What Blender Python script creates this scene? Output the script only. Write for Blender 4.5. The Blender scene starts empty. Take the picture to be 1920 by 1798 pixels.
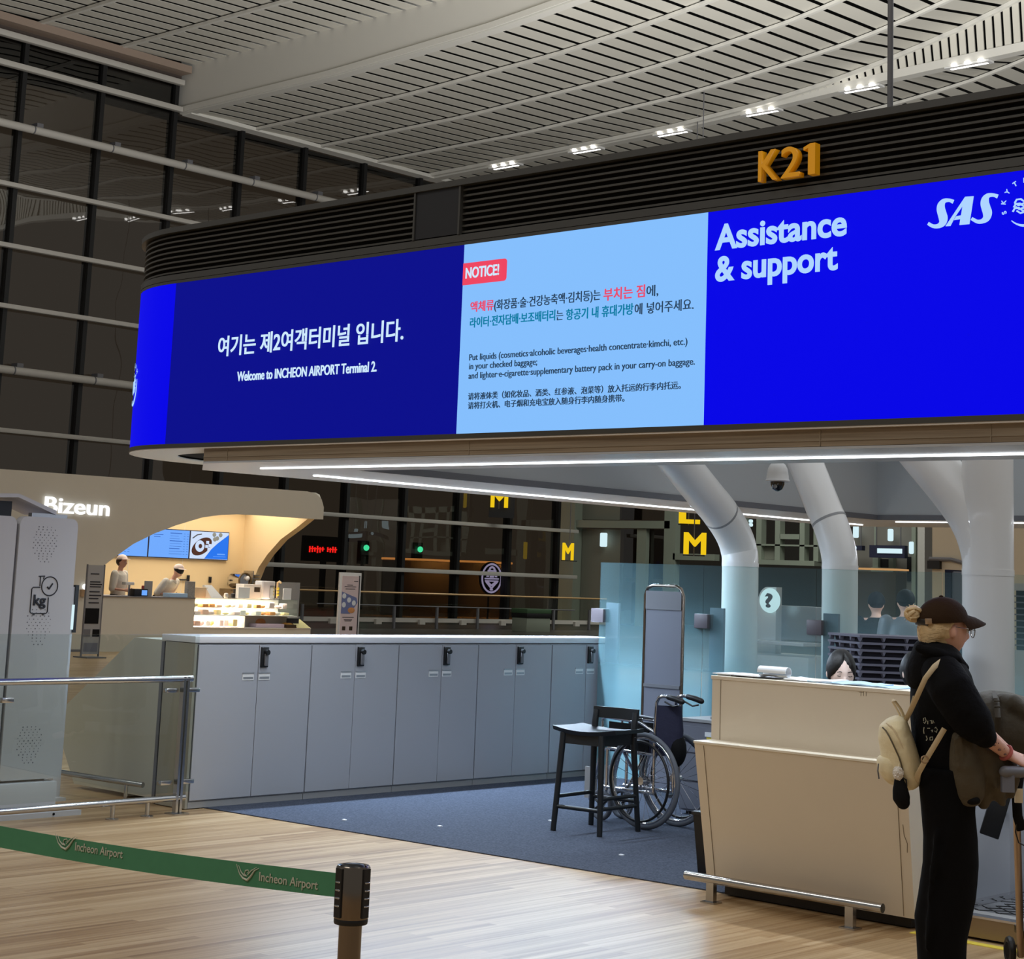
import bpy, bmesh, math, random
from mathutils import Vector, Matrix, Euler

random.seed(7)
scene = bpy.context.scene
COL = scene.collection
PI = math.pi

# ------------------------------------------------------------------ camera
CAM = Vector((0.0, 0.0, 1.55))
YAW, PITCH, ROLL = math.radians(-42.797), math.radians(9.278), math.radians(2.248)
FPX, PPX, PPY = 3356.95, 960.0, 535.9
_f = Vector((math.sin(YAW)*math.cos(PITCH), math.cos(YAW)*math.cos(PITCH), math.sin(PITCH)))
_r0 = Vector((math.cos(YAW), -math.sin(YAW), 0.0))
_u0 = _r0.cross(_f)
RIGHT = _r0*math.cos(ROLL) + _u0*math.sin(ROLL)
UP = _u0*math.cos(ROLL) - _r0*math.sin(ROLL)
FWD = _f
cam_data = bpy.data.cameras.new('camera')
cam_data.sensor_fit = 'HORIZONTAL'
cam_data.sensor_width = 36.0
cam_data.lens = 36.0*FPX/1920.0
cam_data.shift_y = -(899.0-PPY)/1920.0
cam_data.clip_end = 300
cam = bpy.data.objects.new('camera', cam_data)
M3 = Matrix((RIGHT, UP, -FWD)).transposed()
cam.matrix_world = Matrix.Translation(CAM) @ M3.to_4x4()
COL.objects.link(cam)
scene.camera = cam

# ------------------------------------------------------------------ light, exposure
scene.view_settings.view_transform = 'Standard'
scene.view_settings.look = 'None'
scene.view_settings.exposure = 0.0
scene.view_settings.gamma = 1.0
scene.view_settings.use_curve_mapping = False
world = bpy.data.worlds.new('night')
world.use_nodes = True
world.node_tree.nodes['Background'].inputs['Color'].default_value = (0.165, 0.160, 0.150, 1)
world.node_tree.nodes['Background'].inputs['Strength'].default_value = 1.0
scene.world = world
scene.cycles.max_bounces = 7
scene.cycles.transparent_max_bounces = 12
scene.cycles.sample_clamp_indirect = 6.0

def area(name, loc, rot, sx, sy, power, color=(1, 1, 1), spread=180):
    d = bpy.data.lights.new(name, 'AREA')
    d.shape = 'RECTANGLE'; d.size = sx; d.size_y = sy
    d.energy = power; d.color = color; d.spread = math.radians(spread)
    o = bpy.data.objects.new(name, d)
    o.location = loc; o.rotation_euler = rot
    COL.objects.link(o)
    return o

# unseen fill lamps, added to light the hall from above, the roof from below
for i, (x, y) in enumerate(((-6.0, -9.0), (-16.0, -2.0), (4.0, 5.0), (-20.0, 26.0))):
    area('added_downlight', (x, y, 14.5), (0, 0, 0), 9, 3, (1000, 620, 470, 520)[i], (1.0, 0.96, 0.90))
area('added_vestibule_fill', (-33.0, 47.0, 9.0), (0, 0, 0), 8, 6, 700, (0.96, 1.0, 0.94))  # added lamp that brightens the far vestibule
area('added_roof_uplight', (-3.5, 20.0, 4.1), (PI, 0, 0), 8, 12, 15500, (0.99, 1.0, 1.0))  # added upward fill that brightens the roof slats
area('added_hall_uplight', (-21.0, 27.0, 3.6), (PI, 0, 0), 5, 10, 1500, (1.0, 0.99, 0.96))

# ------------------------------------------------------------------ pixel helpers (a picture point on a known real plane)
def ray(px, py):
    return (RIGHT*((px-PPX)/FPX) - UP*((py-PPY)/FPX) + FWD)
def on_x(px, py, X):
    d = ray(px, py); return CAM + d*(X/d.x)
def on_y(px, py, Y):
    d = ray(px, py); return CAM + d*(Y/d.y)
def on_z(px, py, Z=0.0):
    d = ray(px, py); return CAM + d*((Z-CAM.z)/d.z)
def at_d(px, py, dist):
    return CAM + ray(px, py)*dist

# ------------------------------------------------------------------ materials
def lin(v):
    v /= 255.0
    return v/12.92 if v <= 0.04045 else ((v+0.055)/1.055)**2.4
def rgb(r, g, b):
    return (lin(r), lin(g), lin(b), 1.0)
def mat(name, col, rough=0.5, metal=0.0, emit=None, estr=1.0, spec=0.5, bump=None, vary=0.0, vscale=8.0, coat=0.0):
    m = bpy.data.materials.new(name); m.use_nodes = True
    nt = m.node_tree; b = nt.nodes['Principled BSDF']
    b.inputs['Base Color'].default_value = col
    b.inputs['Roughness'].default_value = rough
    b.inputs['Metallic'].default_value = metal
    b.inputs['Specular IOR Level'].default_value = spec
    b.inputs['Coat Weight'].default_value = coat
    if emit is not None:
        b.inputs['Emission Color'].default_value = emit
        b.inputs['Emission Strength'].default_value = estr
    if vary or bump:
        tc = nt.nodes.new('ShaderNodeTexCoord')
        n = nt.nodes.new('ShaderNodeTexNoise'); n.inputs['Scale'].default_value = vscale
        n.inputs['Detail'].default_value = 4
        nt.links.new(tc.outputs['Object'], n.inputs['Vector'])
        if vary:
            mx = nt.nodes.new('ShaderNodeMix'); mx.data_type = 'RGBA'
            mx.inputs['A'].default_value = tuple(c*(1-vary) for c in col[:3])+(1,)
            mx.inputs['B'].default_value = tuple(min(1, c*(1+vary)) for c in col[:3])+(1,)
            nt.links.new(n.outputs['Fac'], mx.inputs['Factor'])
            nt.links.new(mx.outputs['Result'], b.inputs['Base Color'])
        if bump:
            bp = nt.nodes.new('ShaderNodeBump'); bp.inputs['Strength'].default_value = bump
            bp.inputs['Distance'].default_value = 0.02
            nt.links.new(n.outputs['Fac'], bp.inputs['Height'])
            nt.links.new(bp.outputs['Normal'], b.inputs['Normal'])
    return m
def glow(name, col, s=1.0):
    m = mat(name, (0.0, 0.0, 0.0, 1), 0.6, emit=col, estr=s, spec=0.1)
    return m

def wood_floor():
    m = mat('wood_floor', rgb(185, 160, 128), 0.34, spec=0.45)
    nt = m.node_tree; L = nt.links; b = nt.nodes['Principled BSDF']
    tc = nt.nodes.new('ShaderNodeTexCoord')
    sep = nt.nodes.new('ShaderNodeSeparateXYZ'); L.new(tc.outputs['Object'], sep.inputs[0])
    cmb = nt.nodes.new('ShaderNodeCombineXYZ')
    L.new(sep.outputs['Y'], cmb.inputs['X']); L.new(sep.outputs['X'], cmb.inputs['Y'])
    br = nt.nodes.new('ShaderNodeTexBrick')
    br.offset = 0.37; br.inputs['Scale'].default_value = 1.0
    br.inputs['Brick Width'].default_value = 1.25; br.inputs['Row Height'].default_value = 0.055
    br.inputs['Mortar Size'].default_value = 0.0012; br.inputs['Mortar Smooth'].default_value = 0.2
    br.inputs['Color1'].default_value = (0.0, 0.0, 0.0, 1); br.inputs['Color2'].default_value = (1, 1, 1, 1)
    br.inputs['Mortar'].default_value = (0.25, 0.25, 0.25, 1)
    L.new(cmb.outputs[0], br.inputs['Vector'])
    mp = nt.nodes.new('ShaderNodeMapping'); mp.inputs['Scale'].default_value = (0.8, 38.0, 1)
    L.new(cmb.outputs[0], mp.inputs['Vector'])
    ns = nt.nodes.new('ShaderNodeTexNoise'); ns.inputs['Scale'].default_value = 1.0
    ns.inputs['Detail'].default_value = 5; ns.inputs['Roughness'].default_value = 0.6
    L.new(mp.outputs[0], ns.inputs['Vector'])
    ad = nt.nodes.new('ShaderNodeMix'); ad.data_type = 'FLOAT'
    ad.inputs['Factor'].default_value = 0.76
    L.new(br.outputs['Color'], ad.inputs['A']); L.new(ns.outputs['Fac'], ad.inputs['B'])
    cr = nt.nodes.new('ShaderNodeValToRGB')
    e = cr.color_ramp.elements
    e[0].position = 0.16; e[0].color = rgb(98, 76, 52)
    e[1].position = 0.80; e[1].color = rgb(208, 182, 144)
    x = e.new(0.36); x.color = rgb(152, 119, 80)
    x = e.new(0.55); x.color = rgb(182, 152, 112)
    L.new(ad.outputs['Result'], cr.inputs['Fac']); L.new(cr.outputs['Color'], b.inputs['Base Color'])
    return m

def fascia_wood():
    m = mat('fascia_wood', rgb(128, 112, 92), 0.42)
    nt = m.node_tree; L = nt.links; b = nt.nodes['Principled BSDF']
    tc = nt.nodes.new('ShaderNodeTexCoord'); mp = nt.nodes.new('ShaderNodeMapping')
    mp.inputs['Scale'].default_value = (1.2, 6, 70)
    L.new(tc.outputs['Object'], mp.inputs['Vector'])
    ns = nt.nodes.new('ShaderNodeTexNoise'); ns.inputs['Scale'].default_value = 1.0; ns.inputs['Detail'].default_value = 3
    L.new(mp.outputs[0], ns.inputs['Vector'])
    cr = nt.nodes.new('ShaderNodeValToRGB')
    cr.color_ramp.elements[0].position = 0.3; cr.color_ramp.elements[0].color = rgb(120, 104, 84)
    cr.color_ramp.elements[1].position = 0.7; cr.color_ramp.elements[1].color = rgb(152, 136, 114)
    L.new(ns.outputs['Fac'], cr.inputs['Fac']); L.new(cr.outputs['Color'], b.inputs['Base Color'])
    return m

def carpet_mat():
    m = mat('carpet_blue_grey', rgb(66, 74, 92), 0.95, spec=0.1)
    nt = m.node_tree; L = nt.links; b = nt.nodes['Principled BSDF']
    tc = nt.nodes.new('ShaderNodeTexCoord')
    n = nt.nodes.new('ShaderNodeTexNoise'); n.inputs['Scale'].default_value = 90; n.inputs['Detail'].default_value = 3
    L.new(tc.outputs['Object'], n.inputs['Vector'])
    cr = nt.nodes.new('ShaderNodeValToRGB')
    cr.color_ramp.elements[0].position = 0.3; cr.color_ramp.elements[0].color = rgb(54, 59, 70)
    cr.color_ramp.elements[1].position = 0.7; cr.color_ramp.elements[1].color = rgb(82, 88, 102)
    L.new(n.outputs['Fac'], cr.inputs['Fac']); L.new(cr.outputs['Color'], b.inputs['Base Color'])
    bp = nt.nodes.new('ShaderNodeBump'); bp.inputs['Strength'].default_value = 0.4
    L.new(n.outputs['Fac'], bp.inputs['Height']); L.new(bp.outputs['Normal'], b.inputs['Normal'])
    return m

def glass(name, tint, gmin=0.04, rough=0.02, bump=0.0, bscale=0.5, gmul=1.0):
    """clear pane: tinted see-through plus a Fresnel mirror"""
    m = bpy.data.materials.new(name); m.use_nodes = True
    nt = m.node_tree; L = nt.links; nt.nodes.clear()
    out = nt.nodes.new('ShaderNodeOutputMaterial'); mix = nt.nodes.new('ShaderNodeMixShader')
    tr = nt.nodes.new('ShaderNodeBsdfTransparent'); tr.inputs['Color'].default_value = tint
    gl = nt.nodes.new('ShaderNodeBsdfGlossy'); gl.inputs['Roughness'].default_value = rough
    fr = nt.nodes.new('ShaderNodeFresnel'); fr.inputs['IOR'].default_value = 1.5
    ma = nt.nodes.new('ShaderNodeMath'); ma.operation = 'MULTIPLY_ADD'; ma.use_clamp = True
    ma.inputs[1].default_value = gmul; ma.inputs[2].default_value = gmin
    ge = nt.nodes.new('ShaderNodeNewGeometry'); fb = nt.nodes.new('ShaderNodeMath'); fb.operation = 'SUBTRACT'; fb.inputs[0].default_value = 1.0
    ml = nt.nodes.new('ShaderNodeMath'); ml.operation = 'MULTIPLY'
    L.new(ge.outputs['Backfacing'], fb.inputs[1]); L.new(fr.outputs[0], ma.inputs[0]); L.new(ma.outputs[0], ml.inputs[0]); L.new(fb.outputs[0], ml.inputs[1]); L.new(ml.outputs[0], mix.inputs['Fac'])
    L.new(tr.outputs[0], mix.inputs[1]); L.new(gl.outputs[0], mix.inputs[2]); L.new(mix.outputs[0], out.inputs['Surface'])
    if bump:
        tc = nt.nodes.new('ShaderNodeTexCoord')
        n = nt.nodes.new('ShaderNodeTexNoise'); n.inputs['Scale'].default_value = bscale; n.inputs['Detail'].default_value = 1
        b = nt.nodes.new('ShaderNodeBump'); b.inputs['Strength'].default_value = bump; b.inputs['Distance'].default_value = 0.1
        L.new(tc.outputs['Object'], n.inputs['Vector']); L.new(n.outputs['Fac'], b.inputs['Height']); L.new(b.outputs[0], gl.inputs['Normal'])
    return m

def frosted():
    """pane with a blue-green frosted film that fades out towards the top"""
    m = bpy.data.materials.new('frosted_pane'); m.use_nodes = True
    nt = m.node_tree; L = nt.links; nt.nodes.clear()
    out = nt.nodes.new('ShaderNodeOutputMaterial')
    tr = nt.nodes.new('ShaderNodeBsdfTransparent'); tr.inputs['Color'].default_value = (0.88, 0.94, 0.93, 1)
    df = nt.nodes.new('ShaderNodeBsdfDiffuse'); df.inputs['Color'].default_value = rgb(160, 204, 214)
    tl = nt.nodes.new('ShaderNodeBsdfTranslucent'); tl.inputs['Color'].default_value = rgb(160, 204, 214)
    m0 = nt.nodes.new('ShaderNodeMixShader'); m0.inputs[0].default_value = 0.4
    L.new(df.outputs[0], m0.inputs[1]); L.new(tl.outputs[0], m0.inputs[2])
    tc = nt.nodes.new('ShaderNodeTexCoord'); sep = nt.nodes.new('ShaderNodeSeparateXYZ'); L.new(tc.outputs['Object'], sep.inputs[0])
    cr = nt.nodes.new('ShaderNodeValToRGB')
    e = cr.color_ramp.elements
    e[0].position = 0.0; e[0].color = (0.75,)*3+(1,)
    e[1].position = 1.0; e[1].color = (0.04,)*3+(1,)
    x = e.new(0.42); x.color = (0.56,)*3+(1,)
    x = e.new(0.62); x.color = (0.20,)*3+(1,)
    x = e.new(0.85); x.color = (0.06,)*3+(1,)
    mr = nt.nodes.new('ShaderNodeMath'); mr.operation = 'DIVIDE'; mr.inputs[1].default_value = 1.71
    L.new(sep.outputs['Z'], mr.inputs[0]); L.new(mr.outputs[0], cr.inputs[0])
    m1 = nt.nodes.new('ShaderNodeMixShader'); L.new(cr.outputs[0], m1.inputs[0])
    L.new(tr.outputs[0], m1.inputs[1]); L.new(m0.outputs[0], m1.inputs[2])
    gl = nt.nodes.new('ShaderNodeBsdfGlossy'); gl.inputs['Roughness'].default_value = 0.03
    fr = nt.nodes.new('ShaderNodeFresnel'); fr.inputs['IOR'].default_value = 1.45
    m2 = nt.nodes.new('ShaderNodeMixShader')
    ge = nt.nodes.new('ShaderNodeNewGeometry'); fb = nt.nodes.new('ShaderNodeMath'); fb.operation = 'SUBTRACT'; fb.inputs[0].default_value = 1.0
    ml = nt.nodes.new('ShaderNodeMath'); ml.operation = 'MULTIPLY'
    L.new(ge.outputs['Backfacing'], fb.inputs[1]); L.new(fr.outputs[0], ml.inputs[0]); L.new(fb.outputs[0], ml.inputs[1]); L.new(ml.outputs[0], m2.inputs[0])
    L.new(m1.outputs[0], m2.inputs[1]); L.new(gl.outputs[0], m2.inputs[2]); L.new(m2.outputs[0], out.inputs['Surface'])
    return m

MT = dict(
    floor=wood_floor(), carpet=carpet_mat(), fascia=fascia_wood(), frosted=frosted(),
    night=glass('night_glass', (0.34, 0.298, 0.252, 1), 0.06, 0.01, 0.2, 0.45, 1.1),
    clear=glass('clear_glass', (0.90, 0.935, 0.925, 1), 0.03, 0.01),
    lens=glass('lens_glass', (0.95, 0.95, 0.95, 1), 0.0, 0.02, gmul=.12), case=glass('case_glass', (0.94, 0.97, 0.96, 1), 0.0, 0.01),
    ceil=mat('ceiling_slat', rgb(214, 211, 200), 0.6, spec=0.2), ceil2=mat('ceiling_rib', rgb(222, 220, 212), 0.5, spec=0.2),
    void=mat('ceiling_void', rgb(14, 14, 15), 0.9), white=mat('white_paint', rgb(226, 226, 224), 0.45),
    rail=mat('pale_rail', rgb(190, 186, 178), 0.4), mullion=mat('black_mullion', rgb(16, 16, 17), 0.5),
    louver=mat('dark_louver', rgb(62, 60, 55), 0.45), louverb=mat('louver_back', rgb(12, 12, 12), 0.8),
    trim=mat('dark_trim', rgb(66, 66, 64), 0.4), black=mat('black_plastic', rgb(14, 14, 16), 0.45),
    blackm=mat('black_matt', rgb(10, 10, 12), 0.8, spec=0.2),
    grey=mat('grey_paint', rgb(150, 150, 150), 0.45), greyd=mat('mid_grey', rgb(104, 104, 108), 0.5),
    metalp=mat('brushed_panel', rgb(170, 172, 176), 0.35, 0.6),
    locker=mat('locker_laminate', rgb(164, 166, 172), 0.42, spec=0.4), lockert=mat('locker_top', rgb(215, 216, 220), 0.25, coat=0.3),
    hexp=mat('desk_end', rgb(190, 188, 174), 0.35), beige=mat('counter_laminate', rgb(224, 213, 195), 0.4, vary=0.03, vscale=5),
    seam=mat('seam_line', rgb(140, 126, 106), 0.7), kick=mat('dark_kick', rgb(46, 42, 38), 0.6),
    steel=mat('brushed_steel', rgb(190, 190, 190), 0.22, 1.0), steeld=mat('dark_steel', rgb(134, 124, 114), 0.18, 1.0),
    chrome=mat('chrome', rgb(215, 215, 218), 0.08, 1.0),
    led=glow('led_strip', (0.92, 0.96, 1.0, 1), 5.0), ledl=glow('ceiling_led', (1.0, 0.97, 0.92, 1), 6.0),
    blue=glow('screen_blue', (0.0, 0.0, 0.80, 1)), navy=glow('screen_navy', (0.0012, 0.003, 0.26, 1)),
    sky=glow('screen_pale_blue', (0.24, 0.53, 1.0, 1), 0.98), wtext=glow('screen_lettering', (0.62, 0.82, 1.0, 1)),
    atext=glow('pale_lettering', (0.42, 0.66, 1.0, 1)), red=glow('notice_red', (0.86, 0.06, 0.12, 1)),
    rtext=glow('red_lettering', (0.80, 0.07, 0.15, 1)), dtext=glow('dark_lettering', (0.02, 0.05, 0.10, 1)),
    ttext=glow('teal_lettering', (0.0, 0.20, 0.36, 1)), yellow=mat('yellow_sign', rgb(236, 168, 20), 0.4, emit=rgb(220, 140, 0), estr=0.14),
    yglow=glow('yellow_glow', (0.95, 0.62, 0.01, 1), 0.9), column=mat('column_paint', rgb(236, 234, 230), 0.28, coat=0.2),
    cafe=mat('cafe_plaster', rgb(204, 200, 186), 0.7, vary=0.03, vscale=3), cafein=mat('cafe_inner_plaster', rgb(222, 196, 150), 0.75),
    wsign=glow('white_sign', (1, 1, 1, 1), 1.25), menu=glow('menu_blue', (0.16, 0.40, 0.98, 1)), menutx=glow('menu_text', (0.03, 0.12, 0.5, 1)),
    menud=glow('menu_deep_blue', (0.02, 0.18, 0.85, 1)), menuw=glow('menu_white', (0.62, 0.74, 0.95, 1)), menub=glow('menu_brown', (0.08, 0.03, 0.02, 1)),
    skin=mat('skin', rgb(214, 164, 142), 0.55, vary=0.05, vscale=30), skin2=mat('skin_pale', rgb(246, 220, 208), 0.5), lips=mat('lips', rgb(176, 96, 92), 0.5),
    shirt=mat('white_shirt', rgb(220, 216, 206), 0.8, bump=0.3, vscale=20), capp=mat('pale_pink_cap', rgb(240, 222, 214), 0.8),
    hairk=mat('black_hair', rgb(12, 10, 9), 0.5, bump=.12, vscale=40), hairb=mat('brown_hair', rgb(60, 36, 24), 0.5),
    blond=mat('blond_hair', rgb(216, 190, 146), 0.45, vary=0.25, vscale=60, bump=0.15), hood=mat('black_fleece', rgb(12, 12, 14), 0.9, spec=0.15, bump=0.3, vscale=30),
    pants=mat('black_cotton', rgb(11, 11, 13), 0.9, spec=0.15, bump=0.25, vscale=12), capb=mat('dark_brown_cap', rgb(50, 34, 20), 0.85, spec=.15, bump=.15, vscale=60),
    cream=mat('cream_canvas', rgb(240, 226, 186), 0.75, bump=0.3, vscale=25), creamd=mat('cream_strap', rgb(224, 206, 170), 0.7),
    olive=mat('olive_cloth', rgb(78, 69, 52), 0.75, bump=0.9, vscale=10), olived=mat('olive_bag', rgb(60, 54, 42), 0.8, bump=0.4, vscale=18),
    fluff=mat('white_fluff', rgb(236, 228, 216), 0.95, bump=1.0, vscale=60), navyc=mat('navy_cloth', rgb(28, 30, 56), 0.8, bump=0.3, vscale=20),
    rubber=mat('grey_rubber', rgb(88, 92, 100), 0.7), stool=mat('black_stained_wood', rgb(16, 20, 24), 0.45), belt=mat('green_webbing', rgb(72, 136, 98), 0.75, vary=0.08, vscale=40),
    silver=mat('silver_print', rgb(190, 190, 170), 0.5), paper=mat('paper', rgb(232, 236, 240), 0.7), paperb=mat('printed_leaflet', rgb(176, 206, 232), 0.6),
    tray=mat('tray_grey', rgb(112, 112, 128), 0.5), trayd=mat('tray_dark', rgb(30, 28, 40), 0.7), tread=mat('tread_rubber', rgb(92, 94, 98), 0.6),
    tan=mat('tan_metal', rgb(182, 154, 124), 0.35, 0.5), yel=mat('yellow_tape', rgb(222, 200, 70), 0.6), board=mat('grey_board', rgb(108, 110, 120), 0.5),
    kiosk=mat('kiosk_shell', rgb(196, 196, 200), 0.45), ink=mat('dark_ink', rgb(26, 28, 38), 0.5), dot=mat('speaker_hole', rgb(112, 112, 118), 0.7),
    wallb=mat('wall_beige', rgb(212, 200, 176), 0.7), wallg=mat('wall_grey_green', rgb(120, 122, 110), 0.6), framel=mat('frame_green_grey', rgb(138, 146, 132), 0.5),
    ring=mat('ring_paint', rgb(220, 214, 206), 0.4), inner=mat('inner_wall', rgb(178, 180, 180), 0.5, spec=0.3),
    pink=mat('poster_pink', rgb(226, 206, 206), 0.6), posterb=mat('poster_blue', rgb(120, 130, 176), 0.6), pastry=mat('pastry', rgb(216, 150, 92), 0.7, vary=0.2, vscale=20),
    pastry2=mat('pink_cake', rgb(236, 196, 180), 0.7), green=glow('green_light', (0.05, 0.9, 0.55, 1), 10.0), redled=glow('red_led', (1.0, 0.02, 0.02, 1), 9.0),
    warm2=glow('warm_counter', (1.0, .55, .22, 1), .5), warm=glow('warm_strip', (1.0, 0.50, 0.16, 1), 3.2), whiteglow=glow('white_glow', (0.70, 0.92, 0.98, 1), 0.95), dimblue=glow('dim_sign', (0.30, 0.36, 0.85, 1), 0.7),
    brown=mat('brown_block', rgb(60, 46, 30), 0.6), steelp=mat('steel_panel', rgb(150, 132, 108), 0.28, 0.7), planet=mat('hall_floor_dark', rgb(60, 58, 54), 0.3),
    plant=mat('plant_green', rgb(60, 90, 60), 0.6), dimwarm=mat('lounge_wall', rgb(92, 78, 52), 0.6),
)

# ------------------------------------------------------------------ mesh builder
class MB:
    def __init__(s, M=None):
        s.bm = bmesh.new(); s.M = M; s.smooth = False
    def v(s, p):
        p = Vector(p)
        return s.bm.verts.new(s.M @ p if s.M is not None else p)
    def face(s, vs):
        try: return s.bm.faces.new(vs)
        except ValueError: return None
    def box(s, x0, x1, y0, y1, z0, z1, bev=0.0, seg=2):
        p = [s.v((x, y, z)) for z in (z0, z1) for (x, y) in ((x0, y0), (x1, y0), (x1, y1), (x0, y1))]
        F = [(0, 3, 2, 1), (4, 5, 6, 7), (0, 1, 5, 4), (1, 2, 6, 5), (2, 3, 7, 6), (3, 0, 4, 7)]
        fs = [s.face([p[i] for i in f]) for f in F]
        if bev:
            es = list({e for f in fs for e in f.edges})
            bmesh.ops.bevel(s.bm, geom=es, offset=bev, segments=seg, profile=0.5, affect='EDGES')
        return s
    def hexa(s, pts):
        """eight corners: four below, four above, same order"""
        p = [s.v(q) for q in pts]
        for f in [(0, 3, 2, 1), (4, 5, 6, 7), (0, 1, 5, 4), (1, 2, 6, 5), (2, 3, 7, 6), (3, 0, 4, 7)]:
            s.face([p[i] for i in f])
        return s
    def loft(s, rings, cap=True, closed=True):
        R = [[s.v(q) for q in r] for r in rings]; n = len(R[0])
        for a, b in zip(R, R[1:]):
            for i in range(n if closed else n-1):
                j = (i+1) % n
                s.face([a[i], a[j], b[j], b[i]])
        if cap:
            s.face(R[0][::-1]); s.face(R[-1])
        return s
    def ell(s, rings, n=16, cap=True):
        """rings: (centre, axis u * radius, axis v * radius)"""
        rr = []
        for c, u, w in rings:
            c, u, w = Vector(c), Vector(u), Vector(w)
            rr.append([c+u*math.cos(2*PI*i/n)+w*math.sin(2*PI*i/n) for i in range(n)])
        return s.loft(rr, cap)
    def cyl(s, p0, p1, r0, r1=None, n=16):
        p0, p1 = Vector(p0), Vector(p1); r1 = r0 if r1 is None else r1
        d = (p1-p0).normalized()
        u = d.orthogonal().normalized(); w = d.cross(u)
        return s.ell([(p0, u*r0, w*r0), (p1, u*r1, w*r1)], n)
    def tube(s, pts, r, n=10, closed=False, ends=False, flat=None):
        pts = [Vector(p) for p in pts]; k = len(pts)
        rs = r if isinstance(r, (list, tuple)) else [r]*k
        T = []
        for i in range(k):
            a = pts[i-1] if (i > 0 or closed) else pts[i]
            b = pts[(i+1) % k] if (i < k-1 or closed) else pts[i]
            T.append((b-a).normalized())
        u = T[0].orthogonal().normalized() if flat is None else (Vector(flat) - T[0]*T[0].dot(Vector(flat))).normalized()
        rings = []
        for i in range(k):
            u = (u - T[i]*u.dot(T[i])).normalized(); w = T[i].cross(u)
            fu, fw = (1, 1) if flat is None else (1.0, 0.28)
            rings.append((pts[i], u*rs[i]*fu, w*rs[i]*fw, T[i]))
        if ends and not closed:
            a = rings[0]; b = rings[-1]
            pre = [(a[0]-a[3]*rs[0]*math.sin(t), a[1]*math.cos(t), a[2]*math.cos(t)) for t in (1.4, 1.0, 0.5)]
            post = [(b[0]+b[3]*rs[-1]*math.sin(t), b[1]*math.cos(t), b[2]*math.cos(t)) for t in (0.5, 1.0, 1.4)]
            rings = pre+[x[:3] for x in rings]+post
        else:
            rings = [x[:3] for x in rings]
        if closed:
            rings.append(rings[0]); return s.ell(rings, n, False)
        return s.ell(rings, n)
    def prism(s, poly, axis, d0, d1):
        f = {'x': lambda a, b, d: (d, a, b), 'y': lambda a, b, d: (a, d, b), 'z': lambda a, b, d: (a, b, d)}[axis]
        A = [s.v(f(a, b, d0)) for a, b in poly]; B = [s.v(f(a, b, d1)) for a, b in poly]
        n = len(poly)
        s.face(A[::-1]); s.face(B)
        for i in range(n):
            j = (i+1) % n; s.face([A[i], A[j], B[j], B[i]])
        return s
    def lathe(s, prof, c=(0, 0, 0), n=20, cap=True):
        c = Vector(c)
        return s.loft([[c+Vector((r*math.cos(2*PI*i/n), r*math.sin(2*PI*i/n), z)) for i in range(n)] for r, z in prof], cap)
    def sph(s, c, rx, ry=None, rz=None, n=16, m=10, fn=None):
        ry = rx if ry is None else ry; rz = rx if rz is None else rz
        c = Vector(c); rings = []
        for j in range(m+1):
            t = PI*(0.02+0.96*j/m)-PI/2
            ring = []
            for i in range(n):
                a = 2*PI*i/n
                d = Vector((math.cos(t)*math.cos(a), math.cos(t)*math.sin(a), math.sin(t)))
                q = Vector((d.x*rx, d.y*ry, d.z*rz))
                if fn: q = fn(d, q)
                ring.append(c+q)
            rings.append(ring)
        return s.loft(rings)
    def wheel(s, c, nrm, R, r, n=40, m=8, sq=1.0):
        """torus round axis nrm"""
        c, nrm = Vector(c), Vector(nrm).normalized(); u = nrm.orthogonal().normalized(); w = nrm.cross(u)
        rings = []
        for i in range(n):
            a = 2*PI*i/n; d = u*math.cos(a)+w*math.sin(a)
            rings.append((c+d*R, d*r, nrm*r*sq))
        rings.append(rings[0])
        return s.ell(rings, m, False)
    def mesh(s, name, m, sharp=38):
        bm = s.bm
        bmesh.ops.recalc_face_normals(bm, faces=bm.faces)
        me = bpy.data.meshes.new(name); bm.to_mesh(me); bm.free()
        me.materials.append(m)
        if sharp:
            for p in me.polygons: p.use_smooth = True
            me.set_sharp_from_angle(angle=math.radians(sharp))
        return me
    def obj(s, name, m, parent=None, sharp=38, label=None):
        return put(name, s.mesh(name, m, sharp), parent, label)

def put(name, me, parent=None, label=None):
    o = bpy.data.objects.new(name, me); COL.objects.link(o)
    if parent is not None:
        o.parent = parent
        o.matrix_parent_inverse = root_matrix(parent).inverted()
    if label: o['label'] = label
    return o
def root_matrix(o):
    m = Matrix.Translation(o.location) @ o.rotation_euler.to_matrix().to_4x4()
    if o.parent is not None:
        m = root_matrix(o.parent) @ o.matrix_parent_inverse @ m
    return m
def thing(name, label, cat, loc=(0, 0, 0), group=None, rz=0.0):
    o = bpy.data.objects.new(name, None); COL.objects.link(o)
    o.empty_display_size = 0.1
    o.location = loc; o.rotation_euler = (0, 0, rz)
    o['label'] = label; o['category'] = cat
    if group: o['group'] = group
    return o
def tag(o, label, cat, group=None):
    o['label'] = label; o['category'] = cat
    if group: o['group'] = group
    return o
def struct(o):
    o['kind'] = 'structure'; return o
def copy_tree(o, parent=None):
    c = o.copy(); COL.objects.link(c)
    if parent is not None: c.parent = parent
    for ch in [x for x in bpy.data.objects if x.parent == o]:
        copy_tree(ch, c)
    return c
def joined(meshes_fn, voxel, m, name, smooth=4):
    """several closed tubes grown into one continuous skin"""
    mb = MB(); meshes_fn(mb)
    return skin(mb, voxel, m, name, smooth)
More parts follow.
